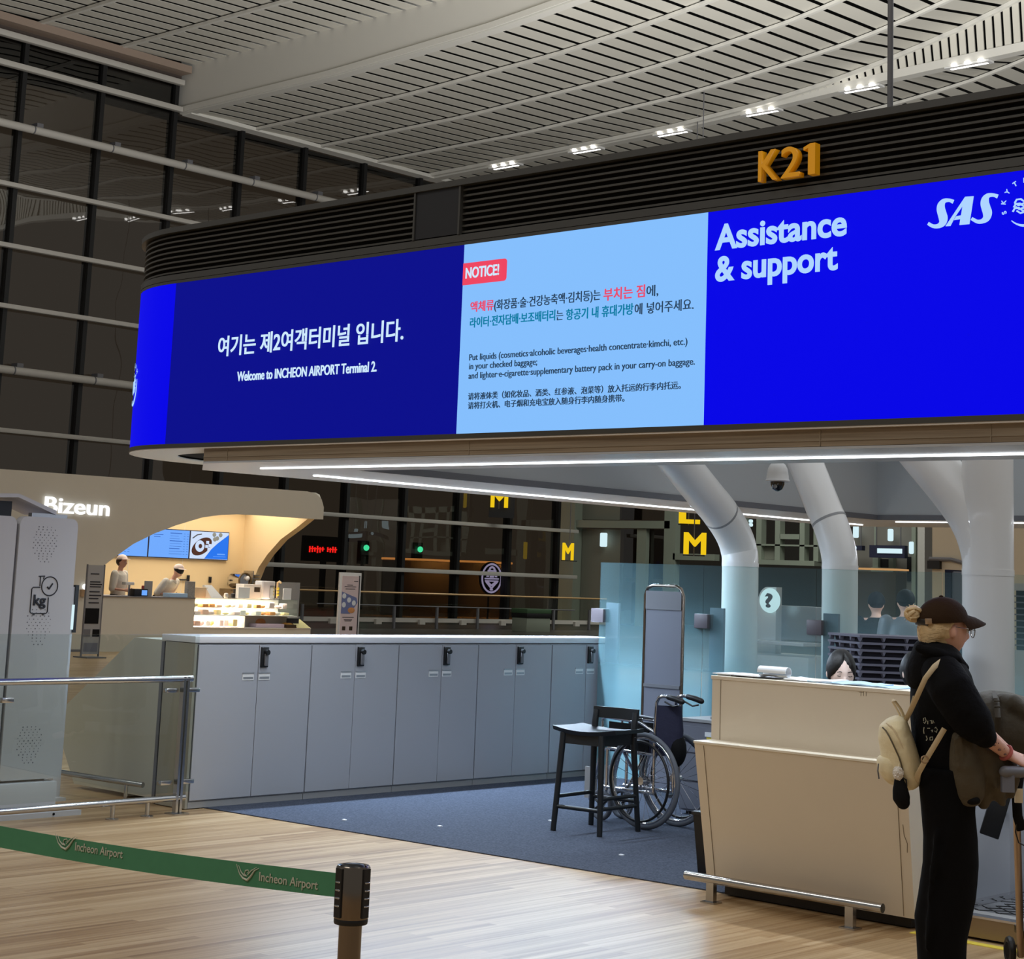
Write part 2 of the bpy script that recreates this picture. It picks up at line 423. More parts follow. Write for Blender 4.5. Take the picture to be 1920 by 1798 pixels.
def skin(mb, voxel, m, name, smooth=4):
    me = mb.mesh(name, m, 0)
    o = bpy.data.objects.new('tmp_skin', me); COL.objects.link(o)
    r = o.modifiers.new('r', 'REMESH'); r.mode = 'VOXEL'; r.voxel_size = voxel; r.use_smooth_shade = True
    if smooth:
        sm = o.modifiers.new('s', 'SMOOTH'); sm.factor = 0.5; sm.iterations = smooth
    dg = bpy.context.evaluated_depsgraph_get(); dg.update()
    out = bpy.data.meshes.new_from_object(o.evaluated_get(dg))
    out.name = name
    if not out.materials: out.materials.append(m)
    for p in out.polygons: p.use_smooth = True
    bpy.data.objects.remove(o); bpy.data.meshes.remove(me)
    return out

def text(body, name, m, parent, org, right, up, width=None, cap=0.1, bold=0.0, depth=0.004, shear=0.0, box_h=None, center=False):
    """raised lettering; org = lower left of its box, width = its length, cap = capital height"""
    cu = bpy.data.curves.new('t', 'FONT'); cu.body = body; cu.size = 1.0
    cu.extrude = 0.01; cu.bevel_depth = bold; cu.bevel_resolution = 0; cu.shear = shear
    cu.resolution_u = 6
    o = bpy.data.objects.new('tmp_text', cu); COL.objects.link(o)
    dg = bpy.context.evaluated_depsgraph_get(); dg.update()
    me = bpy.data.meshes.new_from_object(o.evaluated_get(dg))
    bpy.data.objects.remove(o); bpy.data.curves.remove(cu)
    xs = [v.co.x for v in me.vertices]; ys = [v.co.y for v in me.vertices]
    x0, x1, y0, y1 = min(xs), max(xs), min(ys), max(ys)
    sy = (box_h/(y1-y0)) if box_h else cap/0.70
    yb = y0 if box_h else 0.0
    sx = width/(x1-x0) if width else sy
    right, up = Vector(right).normalized(), Vector(up).normalized(); nrm = right.cross(up)
    org = Vector(org)
    if center: org = org - right*(x1-x0)*sx/2
    for v in me.vertices:
        z = 1.0 if v.co.z > 0.0 else 0.0
        v.co = org + right*(v.co.x-x0)*sx + up*(v.co.y-yb)*sy + nrm*(depth*z)
    me.name = name; me.materials.clear(); me.materials.append(m)
    return put(name, me, parent)

# ================================================================== THE HALL
f = MB().box(-62, 12, -14, 64, -0.2, 0.0).obj('floor', MT['floor'], sharp=0); struct(f)
cp = MB().hexa([(-9.86, 7.55, 0), (-2.2, 8.05, 0), (-2.2, 15.5, 0), (-9.86, 15.5, 0), (-9.86, 7.55, 0.006), (-2.2, 8.05, 0.006), (-2.2, 15.5, 0.006), (-9.86, 15.5, 0.006)]).obj('carpet', MT['carpet'], sharp=0)
tag(cp, 'blue grey carpet laid behind the service desk and in front of the grey lockers', 'carpet')
bits = random.Random(5)
for i, (x, y) in enumerate(((-8.62, 7.95), (-8.1, 8.28), (-6.7, 8.35), (-7.9, 9.1))):
    c = tag(MB().box(x-.012, x+.014, y-.01, y+.01, 0.006, 0.012).obj('paper_scrap', MT['paper']),
            'tiny white paper scrap lying on the blue grey carpet', 'paper scrap', 'paper scraps on the carpet')

fp = MB().hexa([(-43.9, 22.5, 0), (-29.8, 24.2, 0), (-12, 24.2, 0), (-12, 59, 0), (-43.9, 22.5, .004), (-29.8, 24.2, .004), (-12, 24.2, .004), (-12, 59, .004)]) if False else MB().prism([(-43.9, 24.4), (-24.5, 24.4), (-14, 30), (-14, 59), (-43.9, 59)], 'z', 0, .004)
struct(fp.obj('floor', MT['planet'], sharp=0))
# ---- wavy slatted ceiling
ZT = [(-44.5, 15.25), (-37, 15.28), (-34, 15.40), (-31, 15.52), (-29, 15.68), (-27, 15.89), (-25.5, 16.07), (-24, 16.33), (-22.5, 16.65), (-21.4, 16.97), (-19, 17.75), (-15, 19.3)]
ZD = [(-44.5, 15.27), (-37, 15.40), (-33, 15.50), (-29.9, 15.70), (-29.2, 15.78), (-27.7, 15.94), (-25.8, 16.26), (-24.9, 16.45), (-23.6, 16.72), (-22.3, 17.08), (-21.4, 17.34), (-19, 18.2), (-15, 19.8)]
ZE = [(-44.5, 15.30), (-37, 15.46), (-33, 15.55), (-30, 15.70), (-27, 15.86), (-25, 15.96), (-21, 16.09), (-15, 16.30)]
ZF = [(-44.5, 15.30), (-33, 15.50), (-29.5, 15.70), (-27.1, 15.88), (-25.7, 16.03), (-24.3, 16.22), (-22.7, 16.55), (-20, 17.2), (-15, 18.8)]
ZH = [(-44.5, 16.62), (-30, 16.55), (-26, 16.8), (-20, 17.6), (-15, 18.6)]
def zi(tab, x):
    for (a, za), (b, zb) in zip(tab, tab[1:]):
        if x <= b: return za+(zb-za)*(x-a)/(b-a)
    return tab[-1][1]
def bay(y0, y1, ta, tb, xa, xb, m):
    mb = MB(); P = 0.585; W = 0.448
    x = xa; k = 0
    while x < xb:
        x0, x1 = x, x+W
        za0, za1, zb0, zb1 = zi(ta, x0)+.01, zi(ta, x1)+.01, zi(tb, x0)+.11, zi(tb, x1)+.11
        mb.hexa([(x0, y0, za0), (x1, y0, za1), (x1, y1, zb1), (x0, y1, zb0),
                 (x0, y0, za0+.008), (x1, y0, za1+.008), (x1, y1, zb1+.008), (x0, y1, zb0+.008)])
        x += P
    return struct(mb.obj('ceiling', m, sharp=0))
def rib(y, tab, xa, xb, w, h, dz, name, m):
    mb = MB(); n = 26; rings = []
    for i in range(n+1):
        x = xa+(xb-xa)*i/n; z = zi(tab, x)+dz
        rings.append([(x, y-w/2, z-h/2), (x, y+w/2, z-h/2), (x, y+w/2, z+h/2), (x, y-w/2, z+h/2)])
    mb.loft(rings)
    return struct(mb.obj(name, m, sharp=30))
low = [32.28, 34.88, 37.6, 40.15, 42.72]
for i in range(4):
    bay(low[i], low[i+1], ZT if i else ZT, ZD if i == 3 else ZT, -43.6, -15.5, MT['ceil'])
far_rows = [43.0, 45.5, 48.1, 50.7, 53.3]
for i in range(4):
    bay(far_rows[i], far_rows[i+1], ZE if i == 0 else ZF, ZF, -43.6, -15.5, MT['ceil'])
hi = [18.4, 21.2, 24.0, 26.8, 29.6, 32.2]
for i in range(5):
    bay(hi[i], hi[i+1], ZH, ZH, -43.5, -20, MT['ceil'])
tn = 1
for y in low[1:4]:
    rib(y, ZT, -44, -15.5, 0.11, 0.09, 0.02, 'trim_%d' % tn, MT['ceil2']); tn += 1
rib(42.7, ZD, -44, -15.5, 0.12, 0.12, 0.02, 'trim_%d' % tn, MT['ceil2']); tn += 1
rib(42.98, ZE, -44, -15.5, 0.34, 0.24, 0.0, 'trim_%d' % tn, MT['ceil2']); tn += 1
for y in far_rows[1:]:
    rib(y, ZF, -44, -15.5, 0.11, 0.09, 0.02, 'trim_%d' % tn, MT['ceil2']); tn += 1
for y in hi[:-1]:
    rib(y, ZH, -43.9, -20, 0.11, 0.09, 0.02, 'trim_%d' % tn, MT['ceil2']); tn += 1
# flat margin board along the glass wall
struct(MB().box(-44.15, -43.55, 32.3, 54, 15.2, 15.32).obj('trim_%d' % tn, MT['ceil2'])); tn += 1
struct(MB().box(-44.1, -43.4, 15, 32.1, 16.40, 16.62).obj('trim_%d' % tn, mat('warm_edge', rgb(150, 132, 118), 0.6))); tn += 1
struct(MB().box(-45.2, -43.9, 15, 32.1, 16.2, 16.42).obj('trim_%d' % tn, mat('soffit_brown', rgb(72, 62, 56), 0.7))); tn += 1
# step between the high and the low ceiling
rings = []
for i in range(25):
    x = -44.1+29*i/24
    rings.append([(x, 32.2, zi(ZT, x)-0.02), (x, 32.5, zi(ZT, x)-0.02), (x, 32.5, zi(ZH, x)+.35), (x, 32.2, zi(ZH, x)+.35)])
struct(MB().loft(rings).obj('ceiling', MT['ceil2'], sharp=30))
rib(32.16, ZT, -44.1, -15.5, 0.05, 0.16, 0.10, 'trim_%d' % tn, MT['ceil2']); tn += 1
# upright slats where the roof waves part
mb = MB(); x = -29.4
while x < -15.6:
    za, zb = zi(ZE, x), zi(ZD, x)
    if zb-za > 0.03:
        mb.hexa([(x, 42.86, za), (x+.185, 42.86, zi(ZE, x+.185)), (x+.185, 42.9, zi(ZE, x+.185)), (x, 42.9, za),
                 (x, 42.74, zb), (x+.185, 42.74, zi(ZD, x+.185)), (x+.185, 42.78, zi(ZD, x+.185)), (x, 42.78, zb)])
    x += 0.265
struct(mb.obj('ceiling', MT['ceil'], sharp=0))
# dark plenum above
rings = [[(x, 14, z), (x, 56, z), (x, 56, z+.1), (x, 14, z+.1)] for x, z in ((-46, 17.6), (-30, 17.8), (-22, 18.8), (-14, 21))]
struct(MB().loft(rings).obj('ceiling', MT['void'], sharp=0))

struct(MB().box(-45.4, -45.2, 13, 57, 15.36, 18.2).obj('ceiling', MT['void'], sharp=0))
# spotlights let into the lit rib
for i, (px, py) in enumerate(((945, 312), (1096, 284), (1258, 246), (1426, 205), (1613, 161), (1815, 118))):
    p = on_y(px, py, 42.85); zc = zi(ZE, p.x)-0.125
    t = thing('ceiling_spotlight', 'lit triple ceiling spotlight in the pale roof rib, %s' % (
        'farthest along to the window wall', 'second from the window wall', 'third from the window wall',
        'fourth from the window wall', 'just beside the thin hanging rod', 'where the upright slats are tallest')[i],
        'ceiling light', (p.x, 42.98, zc), 'spotlights along the roof rib')
    MB().box(p.x-.72, p.x+.62, 42.84, 43.14, zc-.05, zc+.01).obj('housing', MT['white'], t)
    MB().box(p.x-.60, p.x+.50, 42.97, 43.06, zc-.056, zc-.045).obj('light_bar', MT['ledl'], t)
    for k in range(3):
        MB().lathe([(.03, -.01), (.075, 0), (.075, .05), (.03, .06)], (p.x-.40+.40*k, 42.80, zc-.03), 12).obj('lamp', MT['ledl'], t)

# ---- glass wall on the left
WX = -44.0
mul = [31.97+2.645*k for k in range(-7, 8)]
for k in range(len(mul)-1):
    y0, y1 = mul[k], mul[k+1]
    top = 16.3 if y1 < 32.5 else 15.3
    rr = random.Random(k)
    w = thing('window_%d' % (k+1), 'tall dark pane of the night glass wall', 'window')
    del w['label'], w['category']; struct(w)
    zs = [0.05, 1.69, 3.37, 5.04, 6.70, 8.48, 10.18, 11.9, 13.55, 15.28] + ([16.25] if top > 16 else [])
    for a, b in zip(zs, zs[1:]):
        t0, t1 = rr.uniform(-.004, .004), rr.uniform(-.004, .004)
        MB().hexa([(WX-t0, y0, a), (WX+t1, y1, a), (WX+t1-.02, y1, a), (WX-t0-.02, y0, a),
                   (WX-t1, y0, b), (WX+t0, y1, b), (WX+t0-.02, y1, b), (WX-t1-.02, y0, b)]).obj('pane', MT['night'], w, sharp=0)
for y in mul:
    struct(MB().box(WX-.22, WX+.12, y-.07, y+.07, 0, 16.3 if y < 32.4 else 15.3).obj('trim_%d' % tn, MT['mullion'])); tn += 1
for z, hgt in ((16.15, .17), (15.31, .16), (11.9, .13), (10.18, .13), (8.48, .13), (5.04, .13), (3.37, .13), (1.69, .14)):
    y1 = 32.1 if z > 15 else 51.4
    struct(MB().box(WX+.10, WX+.30, 14, y1, z-hgt/2, z+hgt/2, .02).obj('trim_%d' % tn, MT['rail'])); tn += 1
for z in (13.56, 6.70):
    struct(MB().cyl((WX+.35, 14, z), (WX+.35, 51.4, z), .115).obj('trim_%d' % tn, MT['rail'])); tn += 1
    mb = MB()
    for y in mul:
        mb.cyl((WX+.35, y+.25, z), (WX+.35, y+.29, z), .122); mb.box(WX+.1, WX+.40, y+.35, y+.55, z+.10, z+.22)
    struct(mb.obj('trim_%d' % tn, MT['greyd'])); tn += 1
# things beyond the glass: road lights and a message board
t = thing('road_message_board', 'red lit message board seen beyond the dark glass wall', 'sign', (-60, 55.5, 0))
q = on_x(580, 1030, -60.0); q2 = on_x(645, 1030, -60.0)
MB().box(-60.2, -60.02, q.y-.3, q2.y+.3, q.z-.5, q.z+.6).obj('case', MT['black'], t)
MB().box(-60.3, -60.1, (q.y+q2.y)/2-.1, (q.y+q2.y)/2+.1, 0, q.z-.5).obj('post', MT['black'], t)
mb = MB(); rr = random.Random(3); y = q.y
while y < q2.y:
    if not (q.y+(q2.y-q.y)*.40 < y < q.y+(q2.y-q.y)*.50):
        mb.box(-60.02, -60.0, y, y+.07, q.z-.14+rr.random()*.08, q.z+.10+rr.random()*.08)
        mb.box(-60.02, -60.0, y, y+.13, q.z+.02, q.z+.07)
    y += .15
mb.obj('lit_dots', MT['redled'], t)

for i, (px, py) in enumerate(((687, 1027), (788, 1030))):
    q = on_x(px, py, -58.0)
    t = thing('traffic_light', ('green traffic light beyond the glass, nearer the red message board', 'green traffic light beyond the glass above the warm lit round lounge')[i], 'traffic light', (q.x, q.y, 0), 'green road lights outside')
    MB().sph(q, .13, n=12, m=8).obj('lamp', MT['green'], t)
    MB().box(q.x-.32, q.x-.1, q.y-.25, q.y+.25, q.z-.7, q.z+.3).obj('case', MT['black'], t)
    MB().cyl((q.x-.2, q.y, 0), (q.x-.2, q.y, q.z-.7), .09, n=8).obj('pole', MT['black'], t)
# round lounges with a warm lit rim, outside behind the glass
for i, (pxa, pxb, py, pyb) in enumerate(((730, 832, 1044, 1120), (856, 945, 1049, 1118))):
    a, b = on_x(pxa, py, -50.0), on_x(pxb, py+2, -50.0)
    c = Vector((-50.0, (a.y+b.y)/2, 0)); R = (b.y-a.y)/2*.93
    t = thing('round_lounge', ('round lounge with a warm lit rim behind the glass, nearer the tall poster', 'round lounge with a warm lit rim and blue white emblem behind the glass')[i], 'pavilion', c, 'round lounges behind the glass wall')
    MB().lathe([(R*.97, 0), (R*.97, a.z-.1)], c, 36).obj('wall', MT['dimwarm'], t)
    MB().lathe([(R*.99, a.z-.1), (R*1.0, a.z-.09), (R*1.0, a.z-.03), (R*.99, a.z-.02)], c, 36).obj('light_rim', MT['warm'], t)
    area('lounge_lamp', (c.x+R+.5, c.y-.4, 2.5), (0, math.radians(35), 0), .3, 2.4, 130, (1.0, .66, .30))
    if i:
        e = thing('round_emblem_sign', 'oval blue white lit emblem hanging before the round lounge', 'sign', (-44.6, 0, 0))
        q = on_x(920, 1084, -44.6); e.location = (q.x, q.y, 0)
        mm = Matrix.Translation(q) @ Matrix.Rotation(PI/2, 4, 'Y')
        MB(mm).lathe([(.58, -.04), (.58, .04)], n=32).obj('disc', MT['blackm'], e)
        mb = MB()
        mb.wheel(q+Vector((.05, 0, 0)), (1, 0, 0), .50, .035, 32, 6)
        for zz, ww in ((.26, .22), (-.02, .36), (-.10, .34)):
            mb.box(q.x+.03, q.x+.07, q.y-ww, q.y+ww, q.z+zz-.025, q.z+zz+.025)
        for s in (-1, 1):
            mb.tube([(q.x+.05, q.y+s*.30, q.z-.12), (q.x+.05, q.y, q.z-.36), (q.x+.05, q.y+s*-.05, q.z-.42)], .035, 6)
            mb.tube([(q.x+.05, q.y+s*.22, q.z-.12), (q.x+.05, q.y, q.z-.26)], .03, 6)
            mb.tube([(q.x+.05, q.y+s*.26, q.z+.1), (q.x+.05, q.y+s*.1, q.z+.36), (q.x+.05, q.y, q.z+.40)], .04, 6)
            mb.box(q.x+.03, q.x+.07, q.y+s*.22-.05, q.y+s*.22+.05, q.z+.04, q.z+.14)
        mb.box(q.x+.03, q.x+.07, q.y-.1, q.y+.1, q.z+.02, q.z+.2)
        mb.obj('emblem', glow('emblem_blue', (.42, .48, 1.0, 1), 5.0), e)
        MB().cyl((q.x-.08, q.y, 0), (q.x-.08, q.y, q.z+.2), .03, n=8).obj('post', MT['black'], e)
# letters of other islands mirrored in the glass, built as solid hanging signs
for i, (px, py, X, hh, s, flip) in enumerate(((936, 935, -43.2, .62, 'M', 1), (1064, 1034, -43.0, .62, 'M', 1), (1302, 1019, -30.0, .60, 'M', 1), (1292, 962, -32.0, .62, 'L', 1))):
    p = on_x(px, py, X)
    t = thing('mirrored_letter', ('reflected yellow letter M on a dark board above the round lounge', 'narrow reflected yellow letter M beside the end of the glass wall',
              'bright orange yellow letter M reflection beside the bent column', 'yellow letter L reflection half behind the bent column')[i], 'letter sign', (p.x, p.y, p.z-.4), 'reflected yellow island letters')
    d = Vector((RIGHT.x, RIGHT.y, 0)).normalized()
    if i == 1: d = Vector((0.55, .83, 0)).normalized()*0.6
    nn = d.normalized().cross(Vector((0, 0, 1)))
    org = p - d.normalized()*(.30 if i != 1 else .2) - Vector((0, 0, hh/2))
    text(s, 'letter', MT['yglow'], t, org, d, (0, 0, 1), .62 if i != 1 else .42, box_h=hh, bold=.03, depth=.08)
    mb = MB(); c = org - nn*.09
    u = d.normalized()
    if i == 0: mb.hexa([c-u*.05-Vector((0, 0, .35)), c+u*.85-Vector((0, 0, .35)), c+u*.85-nn*.1-Vector((0, 0, .35)), c-u*.05-nn*.1-Vector((0, 0, .35)),
                        c-u*.05+Vector((0, 0, .75)), c+u*.85+Vector((0, 0, .75)), c+u*.85-nn*.1+Vector((0, 0, .75)), c-u*.05-nn*.1+Vector((0, 0, .75))])
    else: mb.hexa([c+Vector((0, 0, a))+u*b-nn*e for a in (-.04, -.01) for b, e in ((0, 0), (.6, 0), (.6, .05), (0, .05))])
    mb.obj('sign_board', MT['black'], t)
    mb = MB(); mb.cyl(c+u*.3+Vector((0, 0, .7)), c+u*.3+Vector((0, 0, 14.5)), .015, n=6); mb.cyl(c+u*.3+Vector((0, 0, -.04)), c+u*.3+Vector((0, 0, .7)), .015, n=6)
    mb.obj('hanger', MT['greyd'], t)

# railing on the edge before the glass wall
HX = -38.0
t = thing('glass_railing', 'long glass railing with a warm lit handrail before the dark glass wall', 'railing', (HX, 40, 0))
a, b = on_x(540, 1100.5, HX), on_x(1138, 1123, HX)
MB().cyl((HX, 24, 1.03), (HX, 46.2, 1.0), .028, n=10).obj('handrail', mat('warm_lit_rail', rgb(196, 160, 110), .35, .3), t)  # warm light falling on the handrail is put into its colour
MB().box(HX-.008, HX+.008, 24, 46.2, .12, .97).obj('glass_panel', MT['clear'], t, sharp=0)
MB().box(HX-.04, HX+.04, 24, 46.2, .18, .30).obj('base_rail', MT['rail'], t)
MB().cyl((HX+.1, 33.5, .66), (HX+.1, 44.5, .62), .016, n=8).obj('mid_rail', MT['greyd'], t)
y = 26.0
while y < 46:
    MB().box(HX+.05, HX+.11, y-.035, y+.035, 0, .64).obj('post', MT['greyd'], t)
    MB().box(HX+.05, HX+.14, y+1.0, y+1.22, .12, .26).obj('bracket', MT['rail'], t)
    y += 1.75
# glass planter box by the railing
p0, p1 = on_x(988, 1160, -36.0), on_x(1032, 1160, -36.0)
t = thing('planter_box', 'low glass fronted planter box standing by the railing', 'planter', (-36, (p0.y+p1.y)/2, 0))
MB().box(-36.6, -36.0, p0.y, p1.y, 0, .42, .02).obj('tank', MT['framel'], t)
MB().box(-36.62, -35.98, p0.y-.02, p1.y+.02, .42, .55, .01).obj('rim', MT['mullion'], t)
MB().box(-36.62, -35.98, p0.y-.02, p1.y+.02, .55, .68, .01).obj('lid', MT['plant'], t)

# ---- entrance vestibule and far wall at the end of the glass wall
FY = 53.0
def fr(pxa, pya, pxb, pyb, d0, d1, name, m):
    global tn
    a, b = on_y(pxa, pya, FY), on_y(pxb, pyb, FY)
    o = MB().box(min(a.x, b.x), max(a.x, b.x), FY-d1, FY-d0, max(0, min(a.z, b.z)), max(a.z, b.z)).obj(name % tn if '%' in name else name, m, sharp=0)
    tn += 1; return struct(o)
struct(MB().box(-50, -8, FY+6, FY+6.3, 0, 9).obj('wall_far', mat('far_wall', rgb(58, 57, 52), .7)))
fr(1069, 800, 1086, 1200, 0, .5, 'trim_%d', MT['framel'])
fr(1086, 976, 1268, 992, .1, .4, 'trim_%d', MT['framel'])
fr(1094, 992, 1165, 1200, .0, .05, 'wall_vestibule', MT['wallg'])
fr(1094, 900, 1165, 975, .0, .05, 'wall_vestibule', MT['wallg'])
fr(1204, 992, 1216, 1200, .1, .3, 'trim_%d', MT['framel'])
fr(1260, 900, 1274, 1200, .1, .4, 'trim_%d', MT['framel'])
fr(1274, 1038, 1352, 1052, .1, .4, 'trim_%d', MT['framel'])
fr(1166, 900, 1204, 975, .0, .06, 'window_40', MT['night'])
fr(1166, 992, 1204, 1200, .0, .06, 'window_41', MT['night'])
fr(1216, 992, 1260, 1200, .0, .06, 'window_42', MT['night'])
fr(1398, 950, 1545, 963, .1, .4, 'trim_%d', MT['framel'])
for x in (1398, 1431, 1466, 1512, 1538):
    fr(x, 950, x+8, 1054, .1, .4, 'trim_%d', MT['framel'])
fr(1398, 1020, 1545, 1026, .1, .4, 'trim_%d', MT['framel'])
fr(1398, 1049, 1545, 1062, .1, .6, 'trim_%d', MT['framel'])
fr(1474, 1002, 1512, 1012, .1, .4, 'trim_%d', MT['framel'])
fr(1424, 1020, 1470, 1050, .0, .2, 'wall_panel', MT['wallg'])
fr(1600, 930, 1722, 1300, -.1, .0, 'wall_end', mat('end_wall', rgb(116, 112, 104), .7))
fr(1641, 930, 1642.5, 1200, .0, .05, 'trim_%d', MT['framel'])
fr(1642, 1043, 1652, 1100, .0, .2, 'trim_%d', MT['framel'])
fr(1672, 1043, 1680, 1100, .0, .2, 'trim_%d', MT['framel'])
fr(1652, 1048, 1674, 1064, .0, .05, 'window_43', MT['mullion'])
fr(1642, 1064, 1684, 1074, .0, .3, 'trim_%d', MT['framel'])
fr(1652, 1074, 1662, 1300, .0, .05, 'window_44', MT['mullion'])
fr(1664, 1074, 1674, 1300, .0, .05, 'window_45', MT['mullion'])
fr(1702, 1044, 1716, 1090, .0, .05, 'window_46', MT['mullion'])
fr(1725, 930, 1735, 1300, .0, .1, 'window_47', MT['mullion'])
fr(1718, 930, 1725, 1300, .0, .3, 'trim_%d', MT['framel'])
fr(1735, 930, 1748, 1300, .0, .5, 'trim_%d', MT['rail'])
for i, (px, py) in enumerate(((1604, 997), (1669, 1003), (1709, 1027), (1407, 977), (1407, 984), (1131, 1012))):
    a = on_y(px, py, FY-.3); w, h = ((.085, .20) if i < 3 else (.06, .06) if i < 5 else (.14, .26))
    o = MB().box(a.x-w, a.x+w, FY-.35, FY-.2, a.z-h, a.z+h, .04).obj('wall_lamp', MT['whiteglow'])
    tag(o, ('small cool white wall lamp next to the second bent column', 'small cool white wall lamp above the dark direction sign', 'small cool white wall lamp to the right of the dark direction sign',
            'upper of two tiny white lamps between the bent columns', 'lower of two tiny white lamps between the bent columns', 'pale turquoise notice light on the vestibule wall')[i], 'wall lamp', 'small lamps on the far wall')
a, b = on_y(1633, 1022, FY-.6), on_y(1699, 1041, FY-.6)
t = thing('direction_sign', 'dark blue hanging direction sign with a white lit message panel', 'sign', ((a.x+b.x)/2, FY-.6, b.z))
MB().box(a.x, b.x, FY-.7, FY-.5, b.z-.1, a.z).obj('case', MT['navyc'], t)
c, d = on_y(1645, 1028, FY-.72), on_y(1691, 1038, FY-.72)
MB().box(c.x, d.x, FY-.73, FY-.7, d.z, c.z).obj('message_panel', MT['whiteglow'], t)
mb = MB(); mb.cyl((a.x+.2, FY-.6, a.z), (a.x+.2, FY-.6, 15.9), .02, n=6); mb.cyl((b.x-.2, FY-.6, a.z), (b.x-.2, FY-.6, 15.9), .02, n=6)
mb.obj('hanger', MT['greyd'], t)
a, b = on_y(1603, 1023, FY-.6), on_y(1619, 1032, FY-.6)
t = thing('direction_sign', 'small dark blue sign half hidden by the second bent column', 'sign', ((a.x+b.x)/2, FY-.6, b.z))
MB().box(a.x-.4, b.x, FY-.7, FY-.5, b.z, a.z).obj('case', MT['navyc'], t)
MB().sph(((a.x+b.x)/2-.1, FY-.72, (a.z+b.z)/2), .07, n=8, m=6).obj('symbol', MT['whiteglow'], t)
MB().cyl((b.x-.1, FY-.6, a.z), (b.x-.1, FY-.6, 15.9), .02, n=6).obj('hanger', MT['greyd'], t)
a = on_y(1637, 1065, 46)
t = thing('lit_counter', 'warm lit counter far off beyond the second bent column', 'counter', (a.x, 46, 0))
MB().box(a.x-.55, a.x+.75, 46, 46.6, 0, a.z-.1).obj('body', MT['dimwarm'], t)
MB().box(a.x-.6, a.x+.8, 45.95, 46.65, a.z-.05, a.z).obj('top', MT['warm2'], t)

# beige wall with a sloped handrail behind the thick column, right
BY = 27.0
a, b = on_y(1748, 940, BY), on_y(2000, 1300, BY)
struct(MB().box(a.x, -6.0, BY, BY+.3, 0, 5.2).obj('wall_right', MT['wallb']))
p0, p1 = on_y(1740, 1048, BY-.1), on_y(1842, 1066, BY-.1)
struct(MB().tube([(p0.x, BY-.05, p0.z), (p0.x+.4, BY-.05, p0.z), (p1.x, BY-.05, p1.z)], .035, 8).obj('trim_%d' % tn, MT['greyd'])); tn += 1
a, b = on_y(1740, 1051, BY-.05), on_y(1763, 1067, BY-.05)
o = MB().box(a.x, b.x, BY-.08, BY, b.z, a.z).obj('wall_screen', MT['black']); tag(o, 'small black screen on the beige wall under the sloped rail', 'screen')
a, b = on_y(1773, 1071, 20.0), on_y(1812, 1071, 20.0)
t = thing('grey_cabinet', 'grey cabinet with a dark blue edge standing behind the thick column', 'cabinet', ((a.x+b.x)/2, 20.2, 0))
MB().box(a.x+.08, b.x, 20, 20.4, 0, a.z, .02).obj('body', MT['board'], t)
MB().box(a.x, a.x+.08, 19.98, 20.4, 0, a.z+.02).obj('edge', MT['navyc'], t)
a, b = on_y(1902, 1107, 19.0), on_y(1915, 1200, 19.0)
t = thing('louvred_panel', 'black louvred panel right of the thick column', 'panel', (a.x+.3, 19.1, 0))
MB().box(a.x, a.x+1.0, 19.04, 19.2, 0, a.z).obj('body', MT['blackm'], t)
MB().box(a.x, a.x+1.0, 18.96, 19.22, a.z, a.z+.08).obj('cap', MT['rail'], t)
for k in range(9):
    MB().box(a.x, a.x+1.0, 18.98, 19.04, a.z-.07-k*.068, a.z-.055-k*.068).obj('slat', MT['greyd'], t)
MB().box(a.x, a.x+1.0, 18.98, 19.04, 0, a.z-.66).obj('lower_panel', MT['rail'], t)

# ================================================================== CANOPY OF THE CHECK-IN ISLAND
SY = 7.40                      # plane of the screens
CR, CX = 1.10, -10.07          # corner radius, where the straight front ends
XR = -1.4                      # right end (outside the picture)
YB = 16.4                      # back end
def path(off=0.0, x_right=XR, y_back=YB, n=14, start=None):
    """outline of the canopy front, seen from above, from right to left, then round the corner and back"""
    r = CR-off; pts = []
    x0 = x_right if start is None else start
    pts.append((x0, SY+off))
    k = 6
    for i in range(1, k): pts.append((x0+(CX-x0)*i/k, SY+off))
    for i in range(n+1):
        a = PI/2*i/n
        pts.append((CX-r*math.sin(a), SY+CR-r*math.cos(a)))
    pts.append((CX-r, y_back))
    return pts
def band(z0, z1, o0, o1, **kw):
    mb = MB()
    A, B = path(o0, **kw), path(o1, **kw)
    mb.loft([[(a[0], a[1], z0), (a[0], a[1], z1), (b[0], b[1], z1), (b[0], b[1], z0)] for a, b in zip(A, B)])
    return mb
cn = thing('check_in_canopy', 'long dark louvred canopy with wraparound blue screens over the service desk', 'canopy', (-6.0, 12.0, 2.25))
band(3.835, 3.872, -0.02, .25).obj('top_rim', MT['trim'], cn, 30)
band(3.53, 3.84, .07, .12).obj('louver_back', MT['louverb'], cn, 30)
for k in range(8):
    z = 3.552+k*.0365
    A, B = path(.012), path(.075)
    MB().loft([[(a[0], a[1], z-.002), (a[0], a[1], z+.010), (b[0], b[1], z+.018), (b[0], b[1], z+.006)] for a, b in zip(A, B)]).obj('louver', MT['louver'], cn, 30)
band(3.497, 3.538, -.004, .2).obj('upper_trim', MT['trim'], cn, 30)
band(3.474, 3.494, -.002, .2).obj('screen_edge', MT['trim'], cn, 30)
band(2.334, 2.362, -.004, .2).obj('lower_trim', MT['louver'], cn, 30)
band(2.326, 2.334, .0, .34).obj('soffit_ring', MT['ring'], cn, 30)
mb = MB(); mb.box(-7.665, -7.292, SY-.004, SY+.1, 3.545, 3.838)
mb.obj('blank_panel', mat('blank_panel', rgb(22, 23, 28), .5), cn)
mb = MB()
for x in (-7.672, -7.292): mb.box(x-.007, x+.007, SY-.012, SY+.1, 3.54, 3.838)
mb.obj('panel_edge', MT['trim'], cn)
